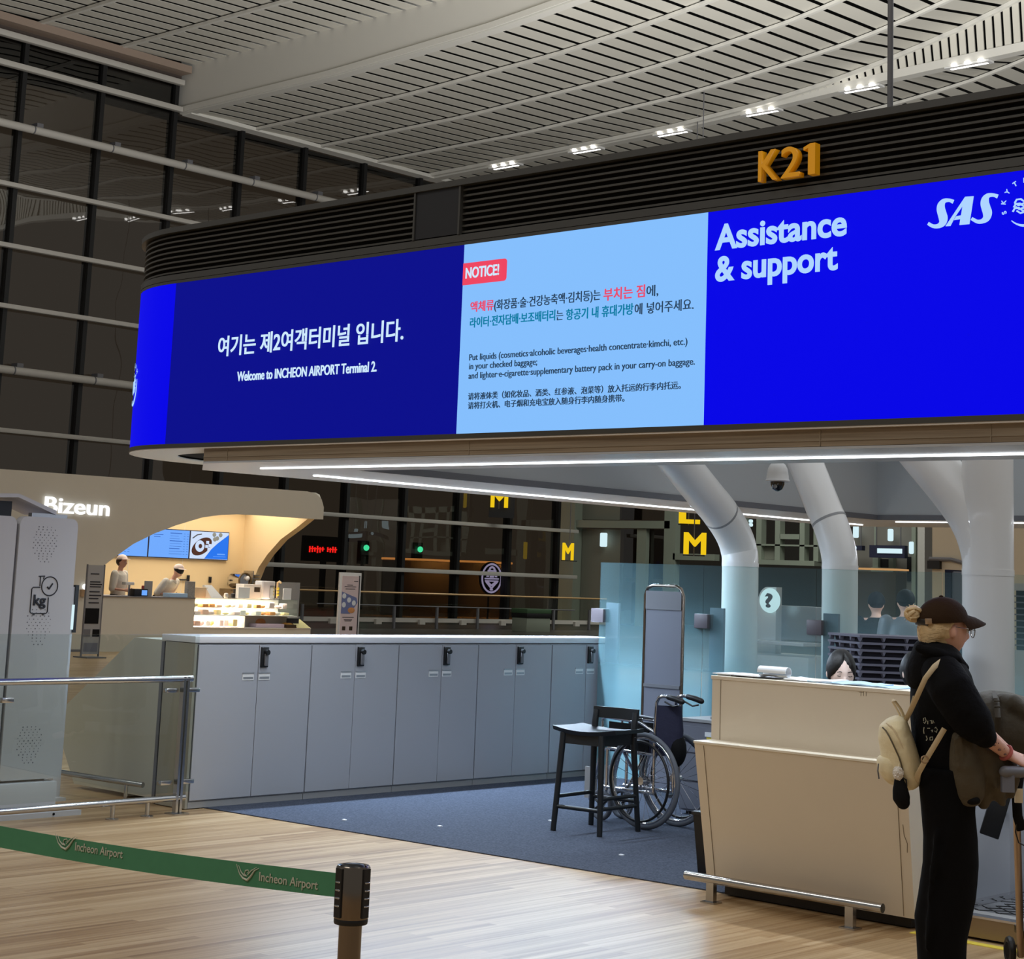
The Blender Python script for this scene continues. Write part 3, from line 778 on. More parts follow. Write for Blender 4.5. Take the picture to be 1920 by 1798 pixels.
# screens
X1, X2, X3 = -10.015, -7.245, -5.478
d1 = MB().box(X1, X2, SY, SY+.06, 2.362, 3.474).obj('display_panel', MT['navy'], cn, 0, 'deep navy display panel with the welcome message')
d2 = MB().box(X2, X3, SY, SY+.06, 2.362, 3.474).obj('display_panel', MT['sky'], cn, 0, 'pale blue display panel with the baggage notice')
d3 = MB().box(X3, XR, SY, SY+.06, 2.362, 3.474).obj('display_panel', MT['blue'], cn, 0, 'bright blue display panel for assistance and support')
d0 = band(2.362, 3.474, 0.0, .06, start=X1).obj('display_panel', MT['blue'], cn, 30, 'bright blue display panel wrapping round the corner')
R_, U_ = (1, 0, 0), (0, 0, 1)
T0 = SY-.004
def st(body, par, m, x, z, w, cap, bold=0.0, **k):
    return text(body, 'lettering', m, par, (x, T0, z), R_, U_, w, cap, bold, **k)
st('여기는 제2여객터미널 입니다.', d1, MT['wtext'], -9.495, 2.945, 1.775, .103, .014)
st('Welcome to INCHEON AIRPORT Terminal 2.', d1, MT['wtext'], -9.275, 2.760, 1.335, .062, .014)
MB().box(X2, -6.925, SY-.003, SY, 3.232, 3.362).box(-6.93, -6.897, SY-.003, SY, 3.247, 3.347).prism([(-6.93+.0, 3.232)]+[(-6.917+.02*math.sin(a*PI/12), 3.252-.02*math.cos(a*PI/12)) for a in range(7)]+[(-6.917+.02*math.cos(a*PI/12), 3.342+.02*math.sin(a*PI/12)) for a in range(7)]+[(-6.93, 3.362)], 'y', SY-.003, SY).obj('notice_badge', MT['red'], d2, 0)
T0 = SY-.008
st('NOTICE!', d2, MT['wtext'], -7.215, 3.270, .265, .062, .016)
T0 = SY-.004
st('액체류', d2, MT['rtext'], -7.168, 3.072, .185, .047, .012)
st('(화장품·술·건강농축액·김치등)는', d2, MT['dtext'], -6.978, 3.070, .79, .046, .004)
st('부치는 짐', d2, MT['rtext'], -6.165, 3.063, .285, .052, .012)
st('에,', d2, MT['dtext'], -5.868, 3.062, .078, .047)
st('라이터·전자담배·보조배터리', d2, MT['ttext'], -7.166, 2.980, .655, .046, .010)
st('는', d2, MT['dtext'], -6.502, 2.977, .05, .045)
st('항공기 내 휴대가방', d2, MT['ttext'], -6.43, 2.974, .475, .047, .010)
st('에 넣어주세요.', d2, MT['dtext'], -5.945, 2.970, .39, .047, .002)
st('Put liquids (cosmetics·alcoholic beverages·health concentrate·kimchi, etc.)', d2, MT['dtext'], -7.160, 2.784, 1.57, .037, .0)
st('in your checked baggage;', d2, MT['dtext'], -7.158, 2.732, .525, .037, .0)
st('and lighter·e-cigarette·supplementary battery pack in your carry-on baggage.', d2, MT['dtext'], -7.159, 2.677, 1.62, .037, .0)
st('请将液体类（如化妆品、酒类、红参液、泡菜等）放入托运的行李内托运。', d2, MT['dtext'], -7.156, 2.558, 1.53, .031, .004)
st('请将打火机、电子烟和充电宝放入随身行李内随身携带。', d2, MT['dtext'], -7.154, 2.505, 1.155, .031, .004)
st('Assistance', d3, MT['atext'], -5.425, 3.270, .79, .128, .026)
st('& support', d3, MT['atext'], -5.420, 3.104, .735, .128, .026)
# slanted airline lettering: heavy S, A, S drawn as swept strokes
mb = MB()
def stroke(pts, ws, zz=SY-.004):
    sm_ = smooth2([(x, z, w) for (x, z), w in zip(pts, ws)]); ws = [q_[2] for q_ in sm_]
    P_ = [Vector((q_[0], 0, q_[1])) for q_ in sm_]; L_ = []
    for i, p in enumerate(P_):
        t = (P_[min(i+1, len(P_)-1)]-P_[max(i-1, 0)]).normalized(); nn = Vector((t.z, 0, -t.x))*ws[i]
        L_.append([(p.x-nn.x, zz-.002, p.z-nn.z), (p.x+nn.x, zz-.002, p.z+nn.z), (p.x+nn.x, zz+.003, p.z+nn.z), (p.x-nn.x, zz+.003, p.z-nn.z)])
    mb.loft(L_)
def smooth2(l):
    o = []
    for i in range(len(l)-1):
        p0, p1, p2, p3 = l[max(i-1, 0)], l[i], l[i+1], l[min(i+2, len(l)-1)]
        for k in range(5):
            t = k/5; o.append(tuple(.5*(2*b+(c-a)*t+(2*a-5*b+4*c-d)*t*t+(3*b-a-3*c+d)*t**3) for a, b, c, d in zip(p0, p1, p2, p3)))
    return o+[l[-1]]
def pxs(l): return [(lambda q: (q.x, q.z))(on_y(1700+a/8.727, 300+b/8.727, SY)) for a, b in l]
def pxw(l): return [w/8.727/400.0 for w in l]
stroke(pxs([(768, 685), (700, 660), (620, 672), (575, 730), (565, 800), (585, 880), (605, 960), (590, 1030), (530, 1080), (440, 1085), (358, 1040)]), pxw([33, 27, 38, 62, 72, 75, 76, 62, 38, 30, 26]))
stroke(pxs([(1494, 598), (1420, 575), (1340, 585), (1295, 640), (1285, 710), (1305, 790), (1328, 870), (1310, 950), (1250, 1000), (1165, 1010), (1070, 960)]), pxw([33, 27, 38, 62, 72, 75, 76, 62, 38, 30, 26]))
mb.prism(pxs([(975, 603), (1100, 595), (1030, 1050), (872, 1065), (925, 745)]), 'y', SY-.006, SY-.001)
mb.prism(pxs([(965, 605), (1010, 600), (925, 745), (800, 925), (720, 1080), (645, 1085)]), 'y', SY-.006, SY-.001)
mb.prism(pxs([(818, 925), (898, 908), (890, 968), (782, 985)]), 'y', SY-.006, SY-.001)
mb.obj('airline_lettering', MT['atext'], d3, 0)
def alliance(par, c, u, R0, m):
    """round alliance mark: ribbon swirl, arc and ring of letters"""
    c, u = Vector(c), Vector(u).normalized(); up = Vector((0, 0, 1)); nn = u.cross(up)
    mb = MB()
    for k in range(3):
        mb.tube([c+u*(R0*(a-.04*k))+up*(R0*(b-.16*k))+nn*.002 for a, b in ((-.44, .08), (-.36, .20), (-.20, .20), (-.02, .06), (.10, .20), (.24, .38), (.40, .44))], R0*.036, 6)
        mb.tube([c+u*(R0*(a+.04*k))+up*(R0*(b-.15*k))+nn*.002 for a, b in ((-.44, .08), (-.30, -.02), (-.10, .02), (.02, .10), (.14, .02), (.36, .12), (.46, .22))], R0*.036, 6)
    mb.tube([c+u*(R0*.80*math.cos(a))+up*(R0*.80*math.sin(a))+nn*.002 for a in [math.radians(225+i*9) for i in range(18)]], [R0*.02+R0*.04*math.sin(PI*i/17) for i in range(18)], 6)
    mb.obj('alliance_mark', m, par)
    for i, ch in enumerate('SKYTEAM'):
        a = math.radians(196-i*26)
        rad = u*math.cos(a)+up*math.sin(a); tg = u*math.sin(a)-up*math.cos(a)
        text(ch, 'mark_letter', m, par, c+rad*R0*.80+nn*.003, tg, rad, None, R0*.17, .03, depth=.002, center=True)
q = on_y(1921, 383, SY)
alliance(d3, (q.x+.010, T0, q.z), (1, 0, 0), .125, MT['atext'])
# the same mark on the corner screen
ca = math.radians(31)
cpos = Vector((CX-(CR+.012)*math.sin(ca), SY+CR-(CR+.012)*math.cos(ca), 2.80))
before = set(bpy.data.objects)
alliance(d0, (-20.0, SY-.003, 2.80), (1, 0, 0), .17, MT['atext'])
for o in set(bpy.data.objects)-before:
    for v in o.data.vertices:
        g_ = ca-(v.co.x+20.0)/CR; rr_ = CR+.002+max(0, SY-v.co.y)*.4
        v.co.x = CX-rr_*math.sin(g_); v.co.y = SY+CR-rr_*math.cos(g_)
# gold island letters
kl = thing('gate_letters', 'gold raised letters K21 standing on the dark louvres of the canopy', 'letter sign', (-4.99, SY, 3.6))
q = on_y(1423, 341.5, SY-.05); q2 = on_y(1531, 327, SY-.05)
for ch, xa, xb in (('K', 0.0, .34), ('2', .40, .72)):
    w = q2.x-q.x
    text(ch, 'letter', MT['yellow'], kl, (q.x+w*xa, SY-.015, q.z), R_, U_, w*(xb-xa), box_h=.158, bold=.004, depth=.045)
w_ = q2.x-q.x; MB().prism([(q.x+w_*(a_), q.z+.158*b_) for a_, b_ in ((.87, 0), (.99, 0), (.99, 1), (.90, 1), (.79, .90), (.79, .80), (.87, .86))], 'y', SY-.06, SY-.015).obj('letter', MT['yellow'], kl, 0)
# wooden fascia, soffit with light strips and inner walls
ZS = 2.24
FYF = 7.43
fa = MB().box(-9.62, XR, FYF, FYF+.06, ZS+.002, 2.335).obj('fascia', MT['fascia'], cn)
for px in (428, 880, 1538, 1858):
    x = on_y(px, 825, FYF).x
    MB().box(x-.003, x+.003, FYF-.003, FYF+.002, ZS+.002, 2.34).obj('fascia_joint', MT['seam'], fa)
MB().box(-9.62, XR, FYF-.004, FYF+.002, ZS+.028, ZS+.032).obj('fascia_joint', MT['seam'], fa)
MB().hexa([(-9.62, FYF, ZS), (-9.60, FYF+.04, ZS), (-10.2, 7.98, ZS), (-10.22, 7.94, ZS), (-9.62, FYF, 2.335), (-9.60, FYF+.04, 2.335), (-10.2, 7.98, 2.335), (-10.22, 7.94, 2.335)]).obj('fascia', MT['fascia'], cn, 0)
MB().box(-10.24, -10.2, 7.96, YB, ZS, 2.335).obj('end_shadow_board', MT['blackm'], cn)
# black deck inside the ring of the rounded end
MB().prism([p_ for p_ in path(.08, start=-9.5)]+[(-9.5, YB)], 'z', 2.345, 2.36).obj('end_deck', MT['blackm'], cn)
XI, YI = -8.95, 14.85           # inner faces of the opening
def flat(x0, x1, y0, y1, z0, z1, name, m, par=cn, **k):
    return MB().box(x0, x1, y0, y1, z0, z1).obj(name, m, par, 0, **k)
SF = mat('soffit_metal', rgb(198, 200, 204), .32, .35)
MB().prism([(XR, FYF), (-9.62, FYF), (-10.3, 7.95), (-10.3, 8.22), (XR, 8.22)], 'z', ZS-.012, ZS).obj('soffit', SF, cn, 0)
flat(-10.3, XI, 8.22, YB, ZS-.012, ZS, 'soffit', SF)
flat(XI, XR, YI, YB, ZS-.012, ZS, 'soffit', SF)
flat(-9.55, XR, 7.86, 7.885, ZS-.020, ZS-.010, 'light_strip', MT['led'])
flat(-9.79, -9.745, 8.55, 15.9, ZS-.020, ZS-.010, 'light_strip', MT['led'])
flat(XI+.02, XR, YI+.30, YI+.34, ZS-.020, ZS-.010, 'light_strip', MT['led'])
flat(XI-.05, XI, 8.22, YI, ZS+.02, 3.40, 'inner_wall', MT['inner'])
flat(XI-.02, XI+.015, 8.22, YI, ZS-.012, ZS+.035, 'inner_edge', MT['greyd'])
flat(XI-.05, XR, YI, YI+.05, ZS+.02, 3.40, 'inner_wall', MT['inner'])
flat(XI, XR, YI-.015, YI+.02, ZS-.012, ZS+.035, 'inner_edge', MT['greyd'])
flat(XI-.05, XR, 8.20, 8.24, ZS, 3.40, 'inner_wall', MT['inner'])
MB().prism(path(.12)+[(XR, YB)], 'z', 3.40, 3.46).obj('deck', MT['greyd'], cn, 0)
flat(XI+.25, XI+.27, 8.3, 15.4, 2.46, 3.38, 'panel_joint', MT['greyd']) if False else None
# island lamps: the light strips shine down on lockers, desk and glass
area('strip_light', (-5.5, 7.87, ZS-.03), (0, 0, 0), 8.0, .05, 90, (.76, .87, 1.0))
area('strip_light', (-9.76, 10.8, ZS-.03), (0, 0, 0), .05, 5.0, 300, (.62, .79, 1.0))
area('strip_light', (-5.2, YI+.32, ZS-.03), (0, 0, 0), 7.0, .05, 120, (.82, .91, 1.0))
area('added_void_fill', (-5.2, 11.8, 3.38), (0, 0, 0), 6.5, 5.5, 85, (.92, .96, 1.0))  # added area lamp in the void, brightening columns and inner walls
# rod from the roof
rp = on_y(1669, 205, 8.6)
rz = zi(ZT, rp.x)
tag(MB().cyl((rp.x, 8.6, 3.44), (rp.x, 8.6, 15), .017, n=10).obj('suspension_rod', MT['greyd']), 'thin grey rod dropping from the roof onto the canopy right of K21', 'rod')

# ---- columns
def column(name_label, px0, px1, py_floor_d, Y, bends, arms=None):
    pass
COLM = MT['column']
def pipe(mb, pts, r, n=28):
    # smooth the polyline
    P_ = [Vector(p) for p in pts]; S_ = []
    for i in range(len(P_)-1):
        p0, p1, p2, p3 = P_[max(i-1, 0)], P_[i], P_[i+1], P_[min(i+2, len(P_)-1)]
        for k in range(6):
            t = k/6.0
            S_.append(0.5*((2*p1)+(p2-p0)*t+(2*p0-5*p1+4*p2-p3)*t*t+(3*p1-p0-3*p2+p3)*t**3))
    S_.append(P_[-1])
    mb.tube(S_, r, n); return mb, S_
def joint(S_, i, r, par):
    a = S_[i]; d = (S_[i+1]-S_[i-1]).normalized()*.010
    MB().cyl(a-d, a+d, r, n=28).obj('joint_ring', MT['grey'], par, 30)
CY = 12.0
def cxy(px, py, Y): q = on_y(px, py, Y); return (q.x, Y, q.z)
def cxz(px, py): q = on_y(px, py, CY); return (q.x, CY, q.z)
c1 = thing('bent_column', 'pale round column behind the glass, bending strongly left under the canopy', 'column', (cxz(1388, 1060)[0], CY, 0), 'bent canopy columns')
q = cxz(1388, 1060); r1 = 34.5*14.25/3357
P1 = pipe(MB(), [(q[0], CY, 0), (q[0], CY, 1.0), (q[0], CY, q[2]-.04), cxz(1385, 1030), cxy(1372, 995, 11.9), cxy(1347, 957, 11.7), cxy(1322, 927, 11.5), cxy(1250, 838, 10.9), cxy(1170, 740, 10.2)], r1); S1 = P1[1]; P1[0].obj('shaft', COLM, c1, 60)
MB().cyl((q[0], CY, q[2]-.012), (q[0], CY, q[2]+.022), r1*1.015, n=28).obj('joint_ring', COLM, c1, 30)
joint(S1, 29, r1*1.012, c1)
c2 = thing('bent_column', 'pale round column behind the glass, beside the white dome camera', 'column', (cxz(1575, 1065)[0], CY, 0), 'bent canopy columns')
q = cxz(1575, 1065); r2 = 33.5*13.75/3357
P2 = pipe(MB(), [(q[0], CY, 0), (q[0], CY, 1.0), (q[0], CY, q[2]-.04), cxz(1573, 1040), cxz(1566, 1010), cxz(1556, 980), cxz(1545, 955), cxz(1508, 862), cxz(1465, 755)], r2); S2 = P2[1]; P2[0].obj('shaft', COLM, c2, 60)
MB().cyl((q[0], CY, q[2]-.012), (q[0], CY, q[2]+.022), r2*1.015, n=28).obj('joint_ring', COLM, c2, 30)
joint(S2, 31, r2*1.012, c2)
CY = 10.9
q = cxz(1852.5, 1075); r3 = 47.5*11.75/3357
c3 = thing('forked_column', 'thick pale column forking into two arms behind the person in black', 'column', (q[0], CY, 0))
mb = MB()
pipe(mb, [(q[0], CY, 0), (q[0], CY, 1.0), (q[0], CY, 2.2), (q[0], CY, 3.4)], r3)
pipe(mb, [(q[0], CY, .8), (q[0], CY, q[2]-.08), cxz(1850, 1045), cxz(1838, 1000), cxz(1818, 960), cxz(1785, 915), cxz(1735, 855), cxz(1640, 740)], r3*.97)
mb.obj('shaft', COLM, c3, 60)
MB().cyl((q[0], CY, q[2]-.015), (q[0], CY, q[2]+.025), r3*1.015, n=32).obj('joint_ring', COLM, c3, 30)

# dome camera
q = at_d(1458, 893, 12.0); s_ = 12.0/3357
dc = thing('dome_camera', 'white dome security camera hanging under the canopy between the bent columns', 'camera', q)
MB().lathe([(.003, 27*s_), (9*s_, 26*s_), (14*s_, 22*s_), (18*s_, 15*s_), (20*s_, 6*s_), (21*s_, -5*s_), (23*s_, -8*s_), (22*s_, -10*s_), (14*s_, -10*s_)], q, 24).obj('housing', MT['white'], dc, 50)
MB().lathe([(13.5*s_, -8*s_), (13*s_, -16*s_), (9.5*s_, -24*s_), (3*s_, -28*s_), (.002, -28.4*s_)], q, 24).obj('lens_dome', mat('camera_dome', (.005, .005, .006, 1), .06, coat=.5), dc, 60)
MB().sph(q+Vector((.01, -.042, -.07)), .014, n=10, m=8).obj('lens', MT['grey'], dc)
MB().tube([q+Vector((0, 0, .08)), q+Vector((-.01, 0, .14)), q+Vector((-.09, .02, .14)), q+Vector((-.09, .02, 3.38-q.z))], .012, 8).obj('bracket', MT['white'], dc)
q = at_d(1043, 868, 14.0)
o = tag(MB().lathe([(.05, .06), (.05, .02), (.035, -.01), (.002, -.025)], on_z(1043, 866, 2.32)-Vector((0, 0, 0)), 16).obj('smoke_detector', MT['white']), 'small white round ceiling device just under the front light strip', 'detector')

# ---- glass partition behind the desk
GY = 11.5
gx = [-9.53, -8.48, -7.443, -6.40, -5.36, -4.32]
lab = ['first frosted blue glass pane, next to the end of the grey lockers', 'second frosted blue glass pane, before the strongly bent column', 'third frosted blue glass pane, before the round question mark sign',
       'fourth frosted blue glass pane, behind the stack of trays', 'frosted blue glass pane right of the thick forked column']
for i in range(5):
    t = thing('glass_partition', lab[i], 'glass partition', ((gx[i]+gx[i+1])/2, GY, 0), 'frosted panes behind the desk')
    MB().box(gx[i]+.006, gx[i+1]-.006, GY-.006, GY+.006, .01, 1.71).obj('pane', MT['frosted'], t, 0)
    x = gx[i]
    MB().box(x+.03, x+.16, GY+.05, GY+.075, 0, 1.385).obj('support_plate', MT['board'], t)
    MB().box(x-.065, x+.065, GY-.03, GY+.05, 1.225, 1.335, .006).obj('clamp', mat('clamp_grey', rgb(96, 88, 92), .5) if i == 0 else bpy.data.materials['clamp_grey'], t)
# information desk with a lit question mark, beyond the glass
IY = 18.0
a, b = on_y(1418, 1137, IY), on_y(1560, 1290, IY)
t = thing('information_desk', 'white information desk with a round lit question mark sign beyond the glass', 'desk', ((a.x+b.x)/2, IY, 0))
MB().box(a.x-.3, b.x, IY-.5, IY+.3, 0, .80, .02).obj('desk_body', MT['white'], t)
MB().box(a.x-.05, b.x, IY-.6, IY-.2, .92, .96, .01).obj('desk_top', MT['lockert'], t)
MB().box(a.x+.14, b.x, IY+.1, IY+.18, .96, 1.36, .01).obj('back_panel', MT['metalp'], t)
q = on_y(1449, 1126, IY)
MB().prism([(q.x-.20, .5)]+[(q.x-.06+.14*math.cos(math.radians(180-8*i)), 1.38+.19*math.sin(math.radians(180-8*i))) for i in range(12)]+[(q.x+.06, 1.57), (q.x+.06, .5)], 'y', IY-.02, IY+.10).obj('sign_upright', MT['white'], t, 30)
sg = MB(Matrix.Translation((q.x+.0, IY-.06, q.z)) @ Matrix.Rotation(PI/2, 4, 'X')).lathe([(.001, -.02), (.135, -.02), (.145, 0), (.135, .02), (.001, .02)], n=32).obj('sign_disc', MT['whiteglow'], t, 30)
text('?', 'symbol', MT['greyd'], sg, (q.x, IY-.085, q.z-.085), R_, U_, .11, box_h=.17, bold=.04, center=True)
# two people waiting far behind the glass

# ================================================================== LOCKERS
LX, LB = -9.54, -9.87
ends = [7.43, 8.412, 9.251, 10.091, 10.942, 11.78]
mids = [7.942, 8.825, 9.698, 10.515, 11.364]
names = ['nearest the steel railing', 'second from the steel railing', 'third from the steel railing', 'fourth from the steel railing', 'beside the frosted glass']
for i in range(5):
    y0, y1, ym = ends[i]+.003, ends[i+1]-.003, mids[i]
    t = thing('storage_cabinet', 'grey double door cabinet with a black lock, '+names[i], 'cabinet', (LX-.17, (y0+y1)/2, 0), 'grey cabinets under the long counter top')
    MB().box(LB, LX-.02, y0, y1, .045, 1.05).obj('body', MT['locker'], t, 0)
    MB().box(LB+.02, LX-.012, y0, y1, .006, .045).obj('plinth', MT['grey'], t, 0)
    for k, (a, b) in enumerate(((y0, ym), (ym, y1))):
        d = MB().box(LX-.02, LX, a+.002, b-.002, .055, 1.043, .0015, 1).obj('door', MT['locker'], t, 0)
        yc = ym-.085 if k == 0 else ym+.055
        if b-a < .2: yc = ym+.055
        h = MB().box(LX-.002, LX+.003, yc-.048, yc+.048, .812, .86).obj('handle', MT['white'], d, 0)
        MB().box(LX+.002, LX+.006, yc-.05, yc+.05, .853, .862).box(LX+.002, LX+.0035, yc-.042, yc+.042, .818, .834).obj('finger_grip', MT['metalp'], h, 0)
    lk = MB().box(LX, LX+.018, ym+.012, ym+.072, .895, 1.03, .004).obj('lock', MT['black'], t)
    MB().box(LX+.018, LX+.03, ym+.030, ym+.062, .905, 1.0, .006).obj('lock_body', MT['greyd'], lk)
    MB().cyl((LX+.018, ym+.045, .995), (LX+.045, ym+.045, .995), .017, n=14).obj('lock_knob', MT['black'], lk)
tag(MB().box(-9.90, -9.54, 7.40, 11.78, 1.056, 1.098, .003).obj('counter_top', MT['lockert']), 'long glossy white counter top lying over the row of grey cabinets', 'counter top')
# slanted end of the desk that backs onto the cabinets
dk = thing('check_in_desk', 'pale grey green desk with a slanted six sided end behind the cabinets', 'desk', (-10.5, 8.6, 0))
hexpts = [(-10.257, 1.056), (-9.905, 1.056), (-9.905, .03), (-10.84, .03), (-11.12, .42), (-11.12, .475)]
MB().prism(hexpts, 'y', 7.44, 11.78).obj('body', MT['hexp'], dk, 0)
MB().box(-9.903, -9.873, 7.405, 7.43, .006, 1.05).obj('end_strip', MT['greyd'], dk, 0)
MB().box(-9.86, -9.545, 7.405, 7.425, .006, 1.052).obj('end_cover', mat('end_cover', rgb(150, 146, 132), .35), dk, 0)
kr = thing('kick_rail', 'low steel guard rail running past the slanted desk end behind the railing', 'guard rail', (-10.2, 7.28, 0))
MB().tube([(-10.95, 7.02, 0), (-10.95, 7.02, .13), (-10.9, 7.05, .16), (-9.86, 7.30, .13)], .018, 10).obj('tube', MT['steel'], kr)
for x, y in ((-10.7, 7.10), (-10.0, 7.27)): MB().cyl((x, y, 0), (x, y, .14), .013, n=8).obj('leg', MT['steel'], kr)

# ---- steel and glass barrier left
BXX = -9.42
gb = thing('glass_barrier', 'steel framed glass barrier with a round handrail left of the grey cabinets', 'barrier', (BXX, 6.2, 0))
MB().cyl((BXX, 4.6, .835), (BXX, 7.30, .838), .021).obj('handrail', MT['steel'], gb)
MB().cyl((BXX, 4.6, .095), (BXX, 7.30, .10), .020).obj('lower_rail', MT['steel'], gb)
MB().box(BXX-.035, BXX-.025, 4.6, 7.36, .13, 1.112).obj('glass_panel', MT['clear'], gb, 0)
for y in (7.232, 7.262): MB().box(BXX-.018, BXX+.02, y-.009, y+.009, 0, .85).obj('post', MT['steel'], gb)
MB().box(BXX-.05, BXX+.05, 7.19, 7.31, 0, .008).obj('base_plate', MT['steel'], gb)
for z in (.765, .195):
    for s in (-1, 1):
        MB().box(BXX-.05, BXX-.005, 7.245+s*.085-.045, 7.245+s*.085+.045, z-.014, z+.014, .004).obj('glass_clamp', MT['steel'], gb)
MB().box(BXX-.05, BXX-.005, 5.93, 6.01, .715, .745, .004).obj('glass_clamp', MT['steel'], gb)
for y in (6.76, 7.02): MB().lathe([(.04, 0), (.04, .006), (.014, .008), (.014, .09)], (BXX, y, 0), 12).obj('foot', MT['steel'], gb)

# ---- baggage weighing kiosk
KX = -9.79
kk = thing('baggage_scale_kiosk', 'pale grey self service kiosk printed with a suitcase and kg symbol', 'kiosk', (KX-.2, 6.3, 0))
def rrect(y0, y1, z0, z1, r, n=6):
    P_ = []
    for cy_, cz_, a0 in ((y1-r, z0+.02, -90), (y1-r, z1-r, 0), (y0+r, z1-r, 90), (y0+r, z0+.02, 180)):
        rr_ = r if cz_ == z1-r else .02
        for i in range(n+1):
            a = math.radians(a0+90*i/n); P_.append((cy_+(r-rr_)*(1 if math.cos(math.radians(a0+45)) > 0 else -1)+rr_*math.cos(a), cz_+rr_*math.sin(a)))
    return P_
MB().prism(rrect(6.185, 6.605, .22, 1.815, .05), 'x', KX-.06, KX).obj('front_slab', MT['kiosk'], kk, 30)
MB().prism(rrect(5.70, 6.165, .22, 1.81, .05), 'x', KX-.05, KX-.005).obj('side_slab', MT['kiosk'], kk, 30)
MB().box(KX-.40, KX-.065, 5.75, 6.56, .20, 1.74, .02).obj('body', MT['kiosk'], kk)
MB().box(KX-.44, KX+.02, 5.72, 6.585, .03, .205, .01).obj('pedestal', MT['kiosk'], kk)
MB().box(KX-.5, KX+.10, 5.68, 6.72, 0, .03).obj('base_plate', MT['kiosk'], kk)
MB().cyl((KX+.10, 6.52, .018), (KX+.104, 6.52, .018), .008, n=10).obj('screw', MT['blackm'], kk)
MB().hexa([(KX-.42, 5.7, 1.90), (KX-.05, 5.7, 1.90), (KX-.05, 6.19, 1.93), (KX-.42, 6.19, 1.93),
           (KX-.42, 5.7, 1.93), (KX-.05, 5.7, 1.93), (KX-.05, 6.19, 1.953), (KX-.42, 6.19, 1.953)]).obj('hood', MT['kiosk'], kk, 0)
MB().hexa([(KX-.42, 6.19, 1.93), (KX-.05, 6.19, 1.93), (KX-.05, 6.47, 1.835), (KX-.42, 6.47, 1.835),
           (KX-.42, 6.19, 1.953), (KX-.05, 6.19, 1.953), (KX-.05, 6.47, 1.862), (KX-.42, 6.47, 1.862)]).obj('hood_flap', MT['kiosk'], kk, 0)
MB().box(KX-.30, KX-.12, 5.72, 6.19, 1.74, 1.905).obj('hood_screen', MT['black'], kk)
MB().box(KX-.10, KX-.06, 6.30, 6.56, 1.74, 1.84).obj('hood_support', MT['metalp'], kk)
# speaker holes in three fans
mb = MB(); rr = random.Random(2)
for zc, n in ((1.64, 14), (1.13, 12), (.42, 14)):
    for r in range(n):
        z = zc+.115-.0165*r*14/n*1.0
        m_ = 3+int(4*math.sin(PI*min(1, (r+2)/(n+1.0))))
        for k in range(m_):
            y = 6.385+(k-(m_-1)/2)*.030+(.014 if r % 2 else 0)-.02
            rad = .0026+.0022*rr.random()
            mb.cyl((KX, y, z), (KX+.0008, y, z), rad, n=6)
mb.obj('speaker_holes', MT['dot'], kk, 0)['kind'] = 'stuff'
# suitcase, tick and kg
def ky(px, py): q = on_x(px, py, KX); return (KX+.002, q.y, q.z)
mb = MB()
mb.tube([ky(75, 1101), ky(62, 1101), ky(59.5, 1104), ky(56, 1147), ky(58.5, 1150), ky(86, 1150), ky(88.5, 1147), ky(90.5, 1120)], .0036, 6)
mb.tube([ky(72.5, 1080.5), ky(84, 1080)], .0036, 6); mb.tube([ky(76, 1081), ky(74.5, 1099)], .003, 6); mb.tube([ky(82.5, 1081), ky(81.5, 1086)], .003, 6)
for px in (62.5, 80.5): mb.tube([ky(px-1.6, 1152.3), ky(px+1.6, 1152.3)], .0045, 6)
c0 = on_x(93, 1099, KX); mb.wheel((KX+.002, c0.y, c0.z), (1, 0, 0), .058, .0036, 32, 6)
mb.tube([ky(88.5, 1100), ky(91.5, 1104.5)], .005, 6); mb.tube([ky(91.5, 1104.5), ky(98.5, 1094)], .005, 6)
mb.obj('suitcase_symbol', MT['ink'], kk)
q = on_x(61.5, 1134, KX); q2 = on_x(85, 1134, KX)
text('kg', 'lettering', MT['ink'], kk, (KX+.001, q.y, q.z), (0, 1, 0), U_, q2.y-q.y, cap=.062, bold=.03)
# slim screens standing behind the kiosk
t = thing('display_totem', 'slim black edged glowing screen seen edge on behind the kiosk', 'screen', (-10.35, 6.82, 0))
a = on_x(146, 1097, -10.35); b = on_x(132, 1186, -10.35)
MB().box(-10.40, -10.35, a.y-.015, a.y+.012, b.z, a.z).obj('frame', MT['black'], t)
MB().box(-10.352, -10.345, a.y-.06, a.y-.015, b.z+.02, a.z-.13).obj('screen', MT['whiteglow'], t)
MB().box(-10.42, -10.36, a.y-.07, a.y-.01, .02, b.z+.3).obj('post', MT['kiosk'], t)
MB().box(-10.55, -10.3, a.y-.2, a.y+.0, 0, .02).obj('foot', MT['kiosk'], t)
a = on_x(104, 1284, -12.2); b = on_x(127, 1350, -12.2)
t = thing('floor_screen', 'bright pale blue low screen glowing between the kiosk and the slanted desk', 'screen', (-12.2, (a.y+b.y)/2, 0))
MB().box(-12.26, -12.2, a.y-.25, b.y-.02, b.z-.02, a.z+.03).obj('panel', MT['black'], t)
MB().box(-12.2, -12.195, a.y-.23, b.y-.045, b.z, a.z).obj('picture', glow('pale_blue_screen', (.35, .72, .95, 1)), t)
MB().box(-12.3, -12.15, a.y-.15, a.y, 0, b.z).obj('stand', MT['white'], t)

